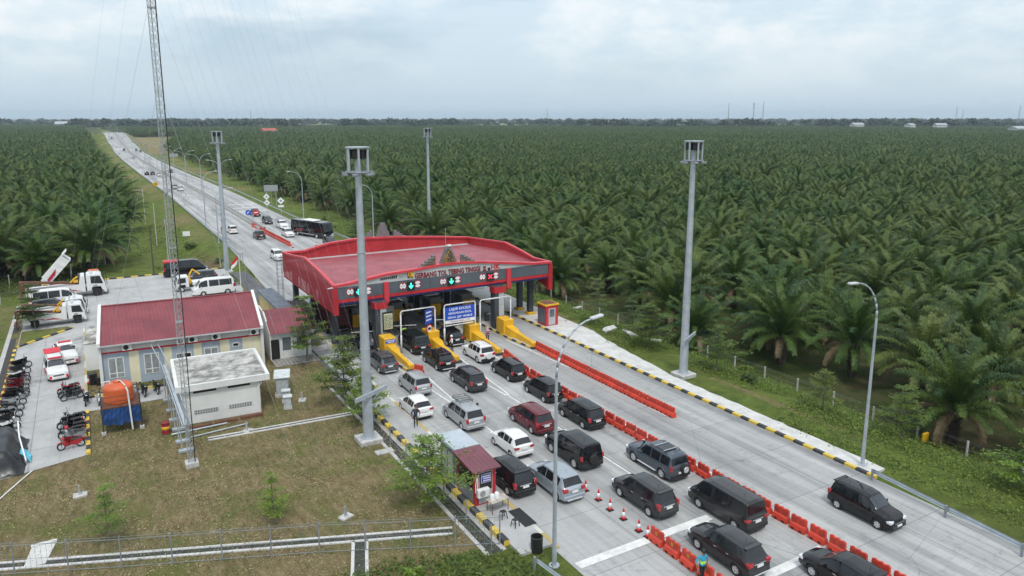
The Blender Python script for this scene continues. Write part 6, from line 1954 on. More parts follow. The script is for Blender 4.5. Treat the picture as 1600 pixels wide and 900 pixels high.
# white hut with concrete roof
ht = thing('utility_hut', 'white concrete hut with a stained flat roof and two ventilation grids', 'utility hut', (4.6, 59.3, 0), R(-3))
MB().box(.45, 6.1, .0, 6.4, 0, 2.75).box(.38, .62, -.05, .2, 0, 2.75).box(5.93, 6.17, -.05, .2, 0, 2.75).build('wall', OFFWHITE, ht)
MB().cbox(-.05, 6.95, -.35, 7.3, 2.75, 3.15, .02).build('roof', OFFWHITE, ht)
MB().box(.22, 6.68, -.1, 7.05, 3.15, 3.156).build('roof_screed', 'hut_roof_concrete', ht)
rr = MB().box(-.05, 6.95, -.35, -.12, 3.15, 3.27).box(-.05, 6.95, 7.07, 7.3, 3.15, 3.27).box(-.05, .2, -.12, 7.07, 3.15, 3.27).box(6.7, 6.95, -.12, 7.07, 3.15, 3.27)
rr.build('roof_rim', OFFWHITE, ht)
for x in (1.2, 3.75):
    MB().box(x, x + 1.7, -.012, -.002, 2.45, 2.66).build('slot_vent', BLACK, ht)
    g = MB().box(x - .05, x + 1.75, -.03, -.002, .72, 1.08).build('ventilation_grid', LIGHTGREY, ht)
    h = MB()
    for i in range(9):
        for j in range(2): h.prism([(x + .03 + i * .19, .75 + j * .17), (x + .15 + i * .19, .75 + j * .17), (x + .1 + i * .19, .88 + j * .17)], 'Y', -.036, -.031)
    h.build('opening', BLACK, g)
MB().tube([(6.3, .05, 2.7), (6.3, -.1, 2.5), (6.05, -.1, 2.3), (6.05, -.1, .05)], .05).build('drain_pipe', WHITE, ht)
# water tank on its frame
tk = thing('water_tank_frame', 'rusty steel frame wrapped in blue tarpaulin below the water tank', 'tank frame', (-.5, 60.3, 0), 0)
b = MB()
for x in (0, 2.6):
    for y in (0, 2.7): b.cyl((x, y, 0), (x, y, 2.9), .045, n=6)
for z_ in (.9, 2.0): b.tube([(0, 0, z_), (2.6, 0, z_), (2.6, 2.7, z_), (0, 2.7, z_), (0, 0, z_)], .03, 5)
for z_ in (2.5, 2.9): b.tube([(0, 0, z_), (2.6, 0, z_), (2.6, 2.7, z_), (0, 2.7, z_), (0, 0, z_)], .022, 5)
b.tube([(0, 0, .1), (1.3, 0, .9), (2.6, 0, .1)], .025, 5).tube([(2.6, 0, .2), (2.6, 2.7, 1.9)], .025, 5).tube([(0, 0, 1.9), (1.3, 0, 1.0)], .025, 5)
b.build('frame', mat('frame_dark', (.04, .04, .042), .6), tk)
MB().box(-.05, 2.65, -.05, 2.75, 2.02, 2.12).build('deck', RUST, tk)
tp = MB(); random.seed(3)
def tarp(p0, p1, z0, z1, n):
    V = []
    for i in range(n + 1):
        t = i / n; x = p0[0] + (p1[0] - p0[0]) * t; y = p0[1] + (p1[1] - p0[1]) * t
        for k in range(4):
            q = k / 3; s = .06 * math.sin(i * 2.1 + k) + .04 * random.random()
            V.append((x + s * (p1[1] - p0[1]) * .3, y - s, z0 + (z1 - z0) * q - (.25 * random.random() if k == 0 else 0)))
    tp.add(V, [(i * 4 + k, i * 4 + 4 + k, i * 4 + 5 + k, i * 4 + 1 + k) for i in range(n) for k in range(3)])
tarp((.02, -.03), (2.58, -.03), .85, 2.0, 14); tarp((2.63, 0), (2.63, 2.7), .7, 2.0, 12); tarp((-.03, 0), (-.03, 2.7), .9, 2.0, 12)
tp.build('tarpaulin', mat('tarp_blue', (.012, .055, .19), .6, .3, 2), tk)
MB().tube([(1.75, -.15, 3.6), (1.85, -.25, 3.3), (1.95, -.3, .2)], .06).build('pipe', WHITE, tk)
ft = MB()
for x in (0, 2.6): ft.cbox(x - .16, x + .16, -.16, .16, 0, .25, .02)
ft.build('footing', CONC, tk)
wt = thing('water_tank', 'orange ribbed plastic water tank on the tarpaulin-wrapped frame', 'water tank', (.75, 61.6, 2.12), 0)
ORANGE = mat('tank_orange', (.60, .115, .035), .45, .1, 1.2, dirt=.25)
MB().lathe([(1.0, 0), (1.05, .1), (1.02, .22), (1.05, .4), (1.02, .55), (1.05, .72), (1.02, .88), (1.05, 1.05), (1.03, 1.2), (.9, 1.36), (.5, 1.5), (.3, 1.54), (.01, 1.54)], 28).build('shell', ORANGE, wt, smooth=True)
MB().lathe([(.3, 1.5), (.32, 1.62), (.01, 1.66)], 16).build('lid', ORANGE, wt, smooth=True)
MB().tube([(-.5, -.3, 1.5), (-.5, -.3, 1.75), (-1.1, -.4, 1.75)], .04).tube([(0, -.1, 1.66), (.2, -.5, 1.75), (.5, -.9, 1.4)], .04).build('pipe', WHITE, wt)
dr = thing('oil_drum', 'red oil drum with a yellow band by the hut corner', 'drum', (3.6, 58.4, 0), 0)
MB().lathe([(.29, 0), (.3, .02), (.29, .05), (.29, .3), (.305, .31), (.29, .33)], 18).lathe([(.29, .58), (.305, .6), (.29, .62), (.29, .86), (.3, .88), (.27, .88), (.27, .86), (.01, .86)], 18).build('shell', mat('drum_red', (.26, .015, .025), .45, dirt=.2), dr, smooth=True, sharp=40)
MB().lathe([(.291, .33), (.295, .45), (.291, .58)], 18).build('band', YELLOW, dr, smooth=True)
for i, (x, y, s, h, lab) in enumerate(((13.1, 61.6, .62, 1.75, 'big pale grey switch cabinet with an overhanging cap on the lawn'), (13.0, 59.9, .34, 1.05, 'small pale grey cabinet in the middle of three on the lawn'), (12.8, 58.5, .34, 1.05, 'small pale grey cabinet nearest the lawn drain'))):
    c = thing('switch_cabinet', lab, 'switch cabinet', (x, y, 0), -.25, 'grey cabinets on the lawn')
    MB().cbox(-s, s, -s * .75, s * .75, 0, .28, .02).build('plinth', CONC, c)
    MB().cbox(-s * .8, s * .8, -s * .6, s * .6 + (1.2 if i == 0 else 0), .28, h, .02).build('casing', mat('cabinet_pale', (.42, .45, .47), .5), c)
    MB().cbox(-s * 1.1, s * 1.1, -s * .85, s * .85 + (1.2 if i == 0 else 0), h, h + .12, .03).build('cap', mat('cabinet_cap', (.56, .59, .60), .5), c)
ct = thing('cable_bridge', 'galvanised cable bridge on posts from the hut to the lattice mast', 'cable bridge', (4.25, 54, 0), 0)
for y in (.2, 2.0, 4.5, 6.6, 8.8, 11.4):
    b = MB()
    for x in (0, .55): b.cyl((x, y, .2), (x, y, 2.75), .045, n=6)
    b.cbox(-.22, .77, y - .18, y + .18, 0, .22, .02)
    b.build('post', GALV, ct)
b = MB()
for x in (0, .55): b.box(x - .03, x + .03, -1.9, 12.6, 2.75, 2.87)
for k in range(36): b.box(0, .55, -1.8 + k * .4, -1.75 + k * .4, 2.77, 2.81)
b.box(.1, .3, -1.9, 12.6, 2.82, 2.88)
for x in (0, .55): b.tube([(x, 12.6, 2.85), (x - .5, 17.0, 3.75)], .04, 5)
b.build('tray', GALV, ct)
# guyed lattice mast
lm = thing('lattice_mast', 'slender guyed lattice mast that leaves the top of the photo', 'lattice mast', (4.6, 51.7, 0), 0)
leg = [(.26 * math.cos(a), .26 * math.sin(a)) for a in (PI / 2, PI / 2 + 2 * PI / 3, PI / 2 + 4 * PI / 3)]
HM = 118
b = MB()
for x, y in leg: b.cyl((x, y, .3), (x, y, HM), .028, n=5)
b.build('leg_tube', MAST, lm)
b = MB()
z_ = .3; k = 0
while z_ < HM - .5:
    for i in range(3):
        p, q = leg[i], leg[(i + 1) % 3]
        if k % 2: p, q = q, p
        b.cyl((*p, z_), (*q, z_ + .5), .013, n=3, cap=False)
        if z_ < 42: b.cyl((*q, z_), (*p, z_ + .5), .011, n=3, cap=False)
    if k % 10 == 0:
        for i in range(3): b.cyl((*leg[i], z_), (*leg[(i + 1) % 3], z_), .03 if k % 20 else .06, n=4)
    z_ += .5; k += 1
b.build('bracing', MAST, lm)
MB().tube([(.2, -.2, .3), (.24, -.24, 12), (.22, -.3, 20), (.24, -.24, 33), (.2, -.24, 60)], .032, 5).build('cable', BLACK, lm)
MB().cbox(-.42, .42, -.42, .42, -.1, .32, .03).build('footing', CONC, lm)
g = MB()
dx, dy = math.cos(YAW), -math.sin(YAW)
for i, ub in enumerate((306, 320, 334, 348, 365, 375, 385, 395, 412, 428, 442, 455, 468)):
    d = (ub - 249) * .0477
    zt = 23.6 + d * 4.1
    g.cyl((0, 0, zt), (dx * (d + 23.4 / 4.1 + .35), dy * (d + 23.4 / 4.1 + .35), .2), .0042, n=3, cap=False)
for ub in (155, 183):
    d = (249 - ub) * .0477
    g.cyl((0, 0, 23.6 + d * 4.4), (-dx * (d + 5.4), -dy * (d + 5.4), .2), .0042, n=3, cap=False)
for s in (-1, 1): g.cyl((0, 0, 25.6), (s * dx * 7.2, s * dy * 7.2, .2), .009, n=3, cap=False); g.cyl((0, 0, 22.0 + 9), (s * dx * 9.2, s * dy * 9.2, .2), .007, n=3, cap=False)
g.build('guy_wire', MAST, lm)
for i, (x, y, lab) in enumerate(((-2.1, 50.8, 'concrete guy anchor with a steel stub left of the bare lawn'), (11.7, 39.8, 'small steel guy anchor on the lawn near the fence'), (9.0, 55.7, 'guy anchor beside the lawn drain'), (14.3, 59.8, 'guy anchor behind the grey cabinets'))):
    a = thing('guy_anchor', lab, 'guy anchor', (x, y, 0), .4 * i, 'guy anchors on the lawn')
    MB().cbox(-.4, .4, -.3, .3, -.05, .08 if i else .12, .02).build('base', CONC, a)
    MB().prism([(-.08, .08), (.12, .08), (.04, .35), (.02, .72), (-.06, .72)], 'Y', -.05, .05).build('stub', GALV, a)
sl = MB().prism([(-4.75, 43.5), (-3.75, 43.4), (-3.3, 45.4), (-4.45, 45.6)], 'Z', -.02, .05).box(-4.5, -3.25, 45.45, 45.7, -.02, .12)
tag(sl.build('slab', 'pavement'), 'pale concrete slab with a thick lip on the lawn by the fence', 'concrete slab')
# dark tarpaulin shelter at the frame edge
tn = thing('tarpaulin_heap', 'crumpled black tarpaulin over a low frame at the left edge, cyan lining showing', 'tarpaulin', (-7.4, 58.6, 0), 0)
b = MB(); V = []; n1, n2 = 26, 30
for j in range(n2 + 1):
    for i in range(n1 + 1):
        x = -2.6 + 4.6 * i / n1; y = -2.6 + 6.4 * j / n2
        e = min(smooth(-2.6, -1.4, x), smooth(2.0, .9, x), smooth(-2.6, -1.6, y), smooth(3.8, 3.2, y))
        f = mnoise.noise(Vector((x * 1.3, y * .9, 1))) * .35 + mnoise.noise(Vector((x * 3.2, y * 2.2, 5))) * .18
        V.append((x + f * .5 * (1 - e), y + f * .4 * (1 - e), max(.02, e * (1.55 + .2 * f) + (1 - e) * (abs(f) * .7))))
b.add(V, [(j * (n1 + 1) + i, j * (n1 + 1) + i + 1, (j + 1) * (n1 + 1) + i + 1, (j + 1) * (n1 + 1) + i) for j in range(n2) for i in range(n1)])
b.build('sheet', mat('tarp_black', (.012, .013, .016), .38, .3, 2), tn, smooth=True)
b = MB(); V = []
for j in range(9):
    for i in range(5): V.append((1.75 + .15 * i + .05 * math.sin(j * 2), -.6 + .16 * j - .08 * i, .75 - .15 * i + .08 * math.sin(j * 1.7 + i)))
b.add(V, [(j * 5 + i, j * 5 + i + 1, j * 5 + i + 6, j * 5 + i + 5) for j in range(8) for i in range(4)])
b.build('lining', mat('tarp_cyan', (.12, .48, .62), .5, .2, 2), tn)
MB().tube([(1.6, 2.6, 1.95), (1.75, .6, 1.5), (2.1, -1.0, .3)], .05).build('pole', SIGNWHITE, tn)
tag(MB().tube([(-4.9, 56.3, .03), (-5.6, 54.6, .12), (-6.6, 52.6, .04)], .04).build('pipe', SIGNWHITE), 'bent white pipe lying on the grass by the tarpaulin', 'pipe')
# flag, bush, bins
fl = thing('flagpole', 'white flagpole with a red and white flag by the office yard', 'flagpole', (17.0, 101.6, 0), 0)
MB().cyl((0, 0, 0), (0, 0, 5.6), .05, .035, 8).build('pole', WHITE, fl)
b = MB(); V = []
for j in range(5):
    for i in range(7): V.append((-.1 - i * .14 - .05 * j, .08 * math.sin(i * 1.2 + j * .5), 5.5 - j * .28 - i * .13))
q = [(j * 7 + i, j * 7 + i + 1, j * 7 + i + 8, j * 7 + i + 7) for j in range(4) for i in range(6)]
b.add(V, q); b.mi = [0 if k < 12 else 1 for k in range(24)]
b.build('flag', [SIGNRED, SIGNWHITE], fl)
def bin_(x, y, label, s=1.0, z=0):
    r = thing('bin', label, 'bin', (x, y, z), .2)
    MB().prism([(-.26 * s, 0), (.26 * s, 0), (.32 * s, .95 * s), (-.32 * s, .95 * s)], 'Y', -.3 * s, .3 * s).build('body', BLACK, r); MB().cbox(-.34 * s, .34 * s, -.34 * s, .34 * s, .95 * s, 1.03 * s, .02).build('lid', BLACK, r)
bin_(-1.0, 73.2, 'black wheeled bin at the left corner of the office'); bin_(-.55, 72.7, 'smaller dark bin beside the wheeled one', .7)
br = MB().lathe([(.33, 0), (.35, .9), (.29, .92), (.27, .6), (.01, .6)], 16).build('barrel', BLACK, None, loc=(19.75, 31.0, .0)); tag(br, 'black barrel at the end of the guard rail', 'barrel')
tag(MB().prism([(-.05, 0), (.05, 0), (.25, .9), (.15, .9)], 'Y', -.2, .2).build('crate', YELLOW, None, loc=(-.25, 72.4, 0)), 'yellow folded board leaning by the dark bins', 'board')
# kiosk and grey shelter by the queue
ks = thing('kiosk', 'red kiosk with a purple-red ribbed roof and a blue notice', 'kiosk', (19.6, 37.9, .12), 0)
MB().box(-.75, .75, -1.15, 1.1, 0, 2.35).build('cabin', RED, ks)
MB().prism([(-1.5, 2.34), (1.35, 2.62), (1.35, 2.70), (-1.5, 2.42)], 'X', -1.0, .95).build('roof', 'kiosk_roof', ks)
fd = MB().box(-.45, .50, -1.17, -1.152, .1, 2.15).build('door', LIGHTGREY, ks)
MB().box(-.40, .45, -1.19, -1.171, .95, 2.1).build('pane', BLACK, fd)
nt2 = MB().box(-.30, .36, -1.21, -1.195, 1.45, 2.02).build('notice', SIGNWHITE, ks)
MB().box(-.27, .33, -1.218, -1.211, 1.48, 1.99).build('panel', mat('notice_blue', (.02, .02, .30), .5), nt2)
t = MB(); random.seed(9)
for zz_, a, c in ((1.87, -.24, .3), (1.73, -.16, .24), (1.58, -.16, .24)):
    xx = a
    while xx < c: t.box(xx, xx + .055, -1.225, -1.219, zz_ - .04, zz_ + .04); xx += .078
t.build('lettering', SIGNWHITE, nt2)
MB().box(-.765, -.751, -1.0, .95, .05, 1.05).build('side_panel', GALV_DARK, ks)
for y0, y1 in ((-.95, -.02), (.04, .95)): MB().box(-.765, -.751, y0, y1, 1.1, 2.1).build('side_window', GLASS, ks)
MB().tube([(-.55, -1.18, 2.0), (-.68, -1.2, 1.4), (-.68, -1.2, .9)], .03).tube([(-.45, -1.18, 2.05), (-.55, -1.2, 1.9), (-.55, -1.2, .9)], .03).build('pipe', SIGNWHITE, ks)
ac = thing('air_conditioner', 'white air conditioner on the front of the red kiosk', 'air conditioner', (19.35, 36.55, .75), 0)
MB().cbox(-.4, .4, -.15, .14, 0, .55, .03).build('casing', WHITE, ac); MB().prism(disc(-.1, .28, .2, 0), 'Y', -.165, -.15).build('fan', mat('fan_grey', (.3, .3, .3)), ac)
sh = thing('shelter', 'grey kiosk with a flat pale blue-grey roof behind the red one', 'shelter', (19.75, 40.9, .12), 0)
MB().box(-.72, .72, -1.15, 1.1, 0, 2.3).build('cabin', mat('shelter_grey', (.16, .165, .17), .5), sh)
MB().cbox(-.9, .9, -1.4, 1.35, 2.45, 2.62, .02).build('roof', mat('shelter_roof', (.42, .47, .51), .45, .1, 1.2, dirt=.3), sh)
MB().cbox(-.94, .94, -1.44, 1.39, 2.3, 2.46, .02).build('roof_edge', DARKGREY, sh)
for x in (-.72, -.1, .5): MB().box(x, x + .12, -1.18, -1.152, 0, 2.3).build('post', LIGHTGREY, sh)
for y in (-.8, .1): MB().box(-.735, -.722, y, y + .7, .3, 2.0).build('side_panel', LIGHTGREY, sh)
tb_ = thing('food_table', 'small cluttered table before the red kiosk', 'table', (19.9, 35.7, .12), .1)
MB().box(-.65, .65, -.35, .35, .72, .77).build('top', mat('table_top', (.42, .38, .33), .6, .3, 6), tb_)
for x in (-.58, .58):
    for y in (-.28, .28): MB().cyl((x, y, 0), (x, y, .72), .025, n=5).build('leg', RUST, tb_)
for i, (x, y) in enumerate(((-.35, .05), (.0, .12))):
    tag(MB().lathe([(.01, .34), (.12, .33), (.15, .2), (.15, 0)], 12).build('jar', SIGNWHITE, None, loc=(19.9 + x, 35.7 + y, .892)), 'round white jar on the cluttered table, %s' % ('nearer the kerb' if i == 0 else 'in its middle'), 'jar')
for i, (x, y) in enumerate(((19.75, 34.75), (19.9, 33.6))):
    st_ = thing('stool', 'black plastic stool %s' % ('right in front of the cluttered table' if i == 0 else 'standing alone on the bare pavement'), 'stool', (x, y, .12), .3 * i, 'black plastic stools')
    MB().cbox(-.16, .16, -.16, .16, .40, .45, .02).build('seat', BLACK, st_)
    for sx in (-1, 1):
        for sy in (-1, 1): MB().cyl((sx * .13, sy * .13, .40), (sx * .19, sy * .19, 0), .028, n=5).build('leg', BLACK, st_)
tag(MB().box(20.35, 21.15, 33.2, 35.2, .136, .16).build('mat', RUBBER), 'black rubber mat over the pavement edge', 'mat')
tag(MB().box(17.6, 18.0, 75.3, 75.6, 1.1, 1.8).build('cabinet', RED), 'red fire box at the end of the annex', 'fire box')
# leftovers along the hut
random.seed(12)
for i in range(3):
    x = 5.2 + i * 1.9
    tag(MB().box(x, x + 1.7, 58.2 - .05 * i, 58.5 - .05 * i, .0, .12 + .05 * i).build('plank', RUST), 'rusty plank by the front wall of the hut, %s' % ('by its left corner', 'in its middle', 'by its right corner')[i], 'plank')
tag(MB().tube([(3.9, 57.6, .12), (7.9, 57.75, .12)], .07).tube([(5.1, 56.4, .1), (9.3, 56.9, .1)], .06).build('pipe', GALV), 'two steel pipes lying on the grass by the lattice mast', 'pipe')
# fences
def fence(pts, label, h=1.9, mesh_z=(0.1, 1.7), arm=True, every=2.5, post_m=GALV_DARK, r_=.04, wire=.28, bars=True):
    f = thing('fence', label, 'fence', (*pts[0], 0), 0)
    o = Vector((*pts[0], 0)); rails = MB(); done = set(); wires = MB()
    for a, c in zip(pts, pts[1:]):
        A = Vector((*a, 0)); C = Vector((*c, 0)); d = C - A; n = max(1, round(d.length / every))
        for i in range(n + 1):
            p = A + d * i / n; zb = terrain(p.x, p.y)
            q = p - o
            if (round(q.x, 1), round(q.y, 1)) in done: continue
            done.add((round(q.x, 1), round(q.y, 1)))
            MB().cyl((q.x, q.y, zb - .2), (q.x, q.y, zb + h), r_, n=6).build('post', post_m, f)
        m = max(2, int(d.length / (wire if bars else 4)))
        lastp = None
        for i in range(m + 1):
            p = A + d * i / m; q = p - o; zb = terrain(p.x, p.y)
            if bars: wires.cyl((q.x, q.y, zb + mesh_z[0]), (q.x, q.y, zb + mesh_z[1]), .008, n=3, cap=False)
            if lastp:
                for k, z_ in enumerate((mesh_z[0], (mesh_z[0] + mesh_z[1]) / 2, mesh_z[1], mesh_z[1] + .14)):
                    (rails if k in (0, 2) and bars else wires).cyl((lastp.x, lastp.y, lastp.z + z_), (q.x, q.y, zb + z_), .018 if k in (0, 2) and bars else .009, n=4, cap=False)
            lastp = Vector((q.x, q.y, zb))
    rails.build('rail', GALV_DARK, f) if rails.v else None; wires.build('wire_mesh', GALV_DARK, f)
fence([(-10, 45.3), (-.2, 40.9), (9.3, 36.9), (18.3, 32.6)], 'wire mesh fence with steel posts across the bottom of the lawn')
fence([(-12, 125), (4, 126.2), (21.5, 125)], 'fence on concrete posts behind the office yard', 1.9, (.1, 1.7), post_m=CONC, r_=.08, every=3.2, wire=.6, bars=False)
fence([(-22, 118), (-14, 138), (-6, 150), (2, 152)], 'old concrete-post fence before the left palms', 1.7, (.2, 1.5), post_m=CONC, r_=.08, every=3.5, bars=False)
fence([(57.6, 12), (57.8, 32), (58.0, 60), (58.4, 100), (58, 150)], 'old concrete-post fence along the right palms', 1.4, (.2, 1.2), post_m=CONC, r_=.09, every=4.2, bars=False)
fence([(18.0, 86), (18.1, 104), (20.6, 118)], 'mesh fence between the yard and the toll road', 1.5, (.1, 1.4), wire=.35)
fence([(17.7, 32.5), (17.7, 48)], 'row of thin steel posts along the kerb drain', 1.5, (.3, 1.3), every=3.2, bars=False)
tag(MB().cbox(-.35, .35, -.1, .1, 0, .9, .04).build('marker', YELLOW, None, loc=(57.2, 31.0, terrain(57.2, 31))), 'yellow marker board in front of the nearest right palm', 'marker')
tag(MB().cyl((8.5, 131, -2.5), (8.5, 131, 6.5), .12, .09, 8).build('pole', mat('pole_wood', (.09, .08, .07), .9)), 'dark wooden pole beyond the yard fence', 'pole')
for i, (x, y) in enumerate(((11.5, 139), (12.0, 168), (12.5, 205), (13, 250))):
    tag(MB().cyl((x, y, -3), (x, y, 6.4), .10, .07, 8).build('pole', CONC), 'concrete power pole at the foot of the left grass slope, %s' % ('nearest the yard', 'second from the yard', 'third from the yard', 'farthest from the yard')[i], 'power pole', 'power poles by the left palms')

channel((11.6, 36.9), (9.9, 32.0), .75, 'short concrete drain that leaves the lawn under the fence')
random.seed(44)
for i, (u, v, s) in enumerate(((952, 523, 1.3), (985, 528, 1.6), (1020, 532, 1.0), (898, 464, 1.5))):
    X_, Y_ = P(u, v, -.6)
    b = MB(); b.M = Matrix.Rotation(.4 + i, 4, 'Z') @ Matrix.Rotation(.18, 4, 'X')
    b.prism([(-s, -.3), (s * .7, -.45), (s, .2), (-.2, .5), (-s * .9, .3)], 'Z', -.05, .14)
    tag(b.build('concrete_slab', 'pavement', None, loc=(X_, Y_, terrain(X_, Y_) + .12)), 'broken concrete slab lying in the grass of the right verge, %s' % ('first from the booth', 'largest of the three near the bushy tree', 'half hidden by the bushy tree', 'right behind the red booth')[i], 'slab', 'broken slabs on the verge')
# ------------------------------------------------------------------ vegetation
def fast_mesh(name, V, Fq, mats, mi=None, smooth=False):
    me = bpy.data.meshes.new(name)
    me.from_pydata(V, [], Fq)
    for m in mats: me.materials.append(MATS[m] if isinstance(m, str) else m)
    if mi: me.polygons.foreach_set('material_index', mi)
    if smooth: me.polygons.foreach_set('use_smooth', [True] * len(me.polygons))
    return me

def palm_crown(rng, n_fr, n_leaf, L=5.2, hub=3.4, width=.085, dead=5):
    """oil palm: arching fronds with two rows of drooping leaflets"""
    V = []; Fs = []; mi = []
    for k in range(n_fr):
        t = k / n_fr                                   # 0 = young upright, 1 = old drooping
        az = k * 2.39996 + rng.uniform(-.2, .2)
        el = R(86 - 74 * t ** 1.05 + rng.uniform(-8, 8))
        l = L * (.72 + .4 * math.sin(PI * min(1, .25 + t * .8))) * rng.uniform(.88, 1.08)
        bend = R(48 + 58 * t + rng.uniform(-14, 14))
        m = 2 if t > .84 and rng.random() < .25 + .06 * dead else (1 if rng.random() < .35 else 0)
        seg = 9
        ca, sa = math.cos(az), math.sin(az)
        p = Vector((ca * .22, sa * .22, hub + .35 * (1 - t))); pts = [p.copy()]; dirs = []
        side = Vector((-sa, ca, 0))
        tw = rng.uniform(-.35, .35)
        for i in range(seg):
            a = el - bend * ((i + .5) / seg) ** 1.5
            d = Vector((ca * math.cos(a), sa * math.cos(a), math.sin(a))) + side * tw * .12 * i / seg
            d.normalize()
            dirs.append(d); p = p + d * (l / seg); pts.append(p.copy())
        for i in range(seg):                           # rachis
            w = .05 * (1 - i / seg) + .012; w2 = .05 * (1 - (i + 1) / seg) + .012
            o = len(V)
            V += [tuple(pts[i] - side * w), tuple(pts[i] + side * w), tuple(pts[i + 1] + side * w2), tuple(pts[i + 1] - side * w2)]
            Fs.append((o, o + 1, o + 2, o + 3)); mi.append(1 if m < 2 else 2)
        for j in range(n_leaf):
            s = .14 + .86 * (j + rng.random() * .5) / n_leaf
            f = s * seg; i = min(seg - 1, int(f)); q = pts[i].lerp(pts[i + 1], f - i); d = dirs[i]
            up = side.cross(d)
            if up.z < 0: up = -up
            ll = (.24 + .50 * math.sin(PI * min(1, s * .92 + .03)) ** .7) * rng.uniform(.75, 1.2) * L / 5.2
            for sg in (-1, 1):
                out = (side * sg * .72 + d * .55 + up * (.45 - .35 * t) * rng.uniform(-.3, 1.7)).normalized()
                mid = q + out * ll * .55
                tip = mid + (out * .7 + Vector((0, 0, -1)) * (.75 + .5 * t)).normalized() * ll * .5
                wv = d * width * rng.uniform(.8, 1.2)
                o = len(V)
                V += [tuple(q - wv * .6), tuple(q + wv * .6), tuple(mid + wv), tuple(mid - wv), tuple(tip)]
                Fs += [(o, o + 1, o + 2, o + 3), (o + 3, o + 2, o + 4)]; mi += [m, m]
    return V, Fs, mi
def palm_trunk(rng, h):
    b = MB(); lev = 9
    prof = [(.42 + .10 * ((i % 2) * 2 - 1) * .5 + (.12 if i > lev - 3 else 0), h * i / (lev - 1) + .0) for i in range(lev)]
    prof = [(.5, -1.2)] + prof + [(.2, h + .25)]
    b.lathe(prof, 10)
    for k in range(46):
        a = k * 2.4; z = h * (k / 46) ** .8
        b.cyl((.3 * math.cos(a), .3 * math.sin(a), z), (.66 * math.cos(a), .66 * math.sin(a), z + .38), .08, .03, 4, cap=False)
    return b
CROWN = []; TRUNK = []
for i in range(4):
    r_ = random.Random(50 + i)
    V, Fs, mi = palm_crown(r_, (48, 44, 50, 46)[i], 60, 5.3, (2.4, 2.8, 2.2, 2.6)[i], .038)
    CROWN.append(fast_mesh('crown', V, Fs, ('palm_leaf', 'palm_leaf_dark', 'palm_dry'), mi))
    tb = palm_trunk(r_, (2.4, 2.8, 2.2, 2.6)[i])
    TRUNK.append(fast_mesh('trunk', tb.v, tb.f, (PBARK,)))
LOW = []
for i in range(4):
    r_ = random.Random(90 + i)
    V, Fs, mi = palm_crown(r_, 34, 16, 5.3, 2.6, .095, dead=3)
    LOW.append(fast_mesh('crown', V, Fs, ('palm_leaf', 'palm_leaf_dark', 'palm_dry'), mi))
# planting pattern: triangular 9 m grid turned a little from the road
def in_plantation(x, y):
    if 45 < x < 125 and 620 < y < 1180 and x < 45 + (y - 560) * .14: return False
    if x > 59.5 and y > -8: return True
    if y > 250 and x > 57: return True
    if y > 137 and x < 4.5 - max(0, 150 - y) * .5: return True
    if y > 190 and x < 9: return True
    if x < -17 and y > 120: return True
    return False
cam_dir = Vector((math.sin(YAW), math.cos(YAW)))
spots = []
ca, sa = math.cos(.22), math.sin(.22)
GRID, ROWH = 8.6, 7.5
rp = random.Random(21)
for j in range(-260, 300):
    for i in range(-230, 280):
        gx = (i + (j % 2) * .5) * GRID; gy = j * ROWH
        x = 40 + gx * ca - gy * sa; y = 500 + gx * sa + gy * ca
        dep = x * cam_dir.x + y * cam_dir.y; lat = x * cam_dir.y - y * cam_dir.x
        if dep < 22 or dep > 2050 or abs(lat) > dep * .735 + 30: continue
        x += rp.uniform(-.9, .9); y += rp.uniform(-.9, .9)
        if not in_plantation(x, y): continue
        if rp.random() < .03: continue
        spots.append((dep, x, y))
for ex in ((60.4, 30.6), P(1200, 545, -3), P(1330, 588, -3), P(1290, 520, -3), P(1405, 545, -3), P(950, 458, -3), P(1545, 640, -3), P(1080, 500, -3)):
    spots = [s for s in spots if math.hypot(s[1] - ex[0], s[2] - ex[1]) > 5.2]
    spots.append((ex[0] * cam_dir.x + ex[1] * cam_dir.y, *ex))
spots.sort()
NIND = 290
PG = 'oil palms at the edges of the plantation'
for n, (dep, x, y) in enumerate(spots[:NIND]):
    k = rp.randrange(4)
    big = (x, y) == (60.4, 30.6)
    if big: k = 0
    side = 'right' if x > 30 else 'left'
    if big: lab = 'big oil palm nearest the camera at the right edge of the plantation'
    elif side == 'left': lab = 'dark green oil palm among the first rows left of the toll road'
    elif x < 69: lab = 'oil palm in the first row behind the right grass verge'
    else: lab = 'oil palm inside the front part of the right plantation'
    r = thing('oil_palm', lab, 'palm tree', (x, y, terrain(x, y) - .05), rp.uniform(0, 6.28), PG)
    s = rp.uniform(.90, 1.12) * (1.08 if big else 1.0) * (1.16 if x < 30 else 1.0)
    r.scale = (s, s, s * rp.uniform(.95, 1.15))
    for me, nm in ((TRUNK[k], 'trunk'), (CROWN[k], 'crown')):
        o = bpy.data.objects.new(nm, me); COL.objects.link(o); o.parent = r
        if nm == 'crown': CR = o
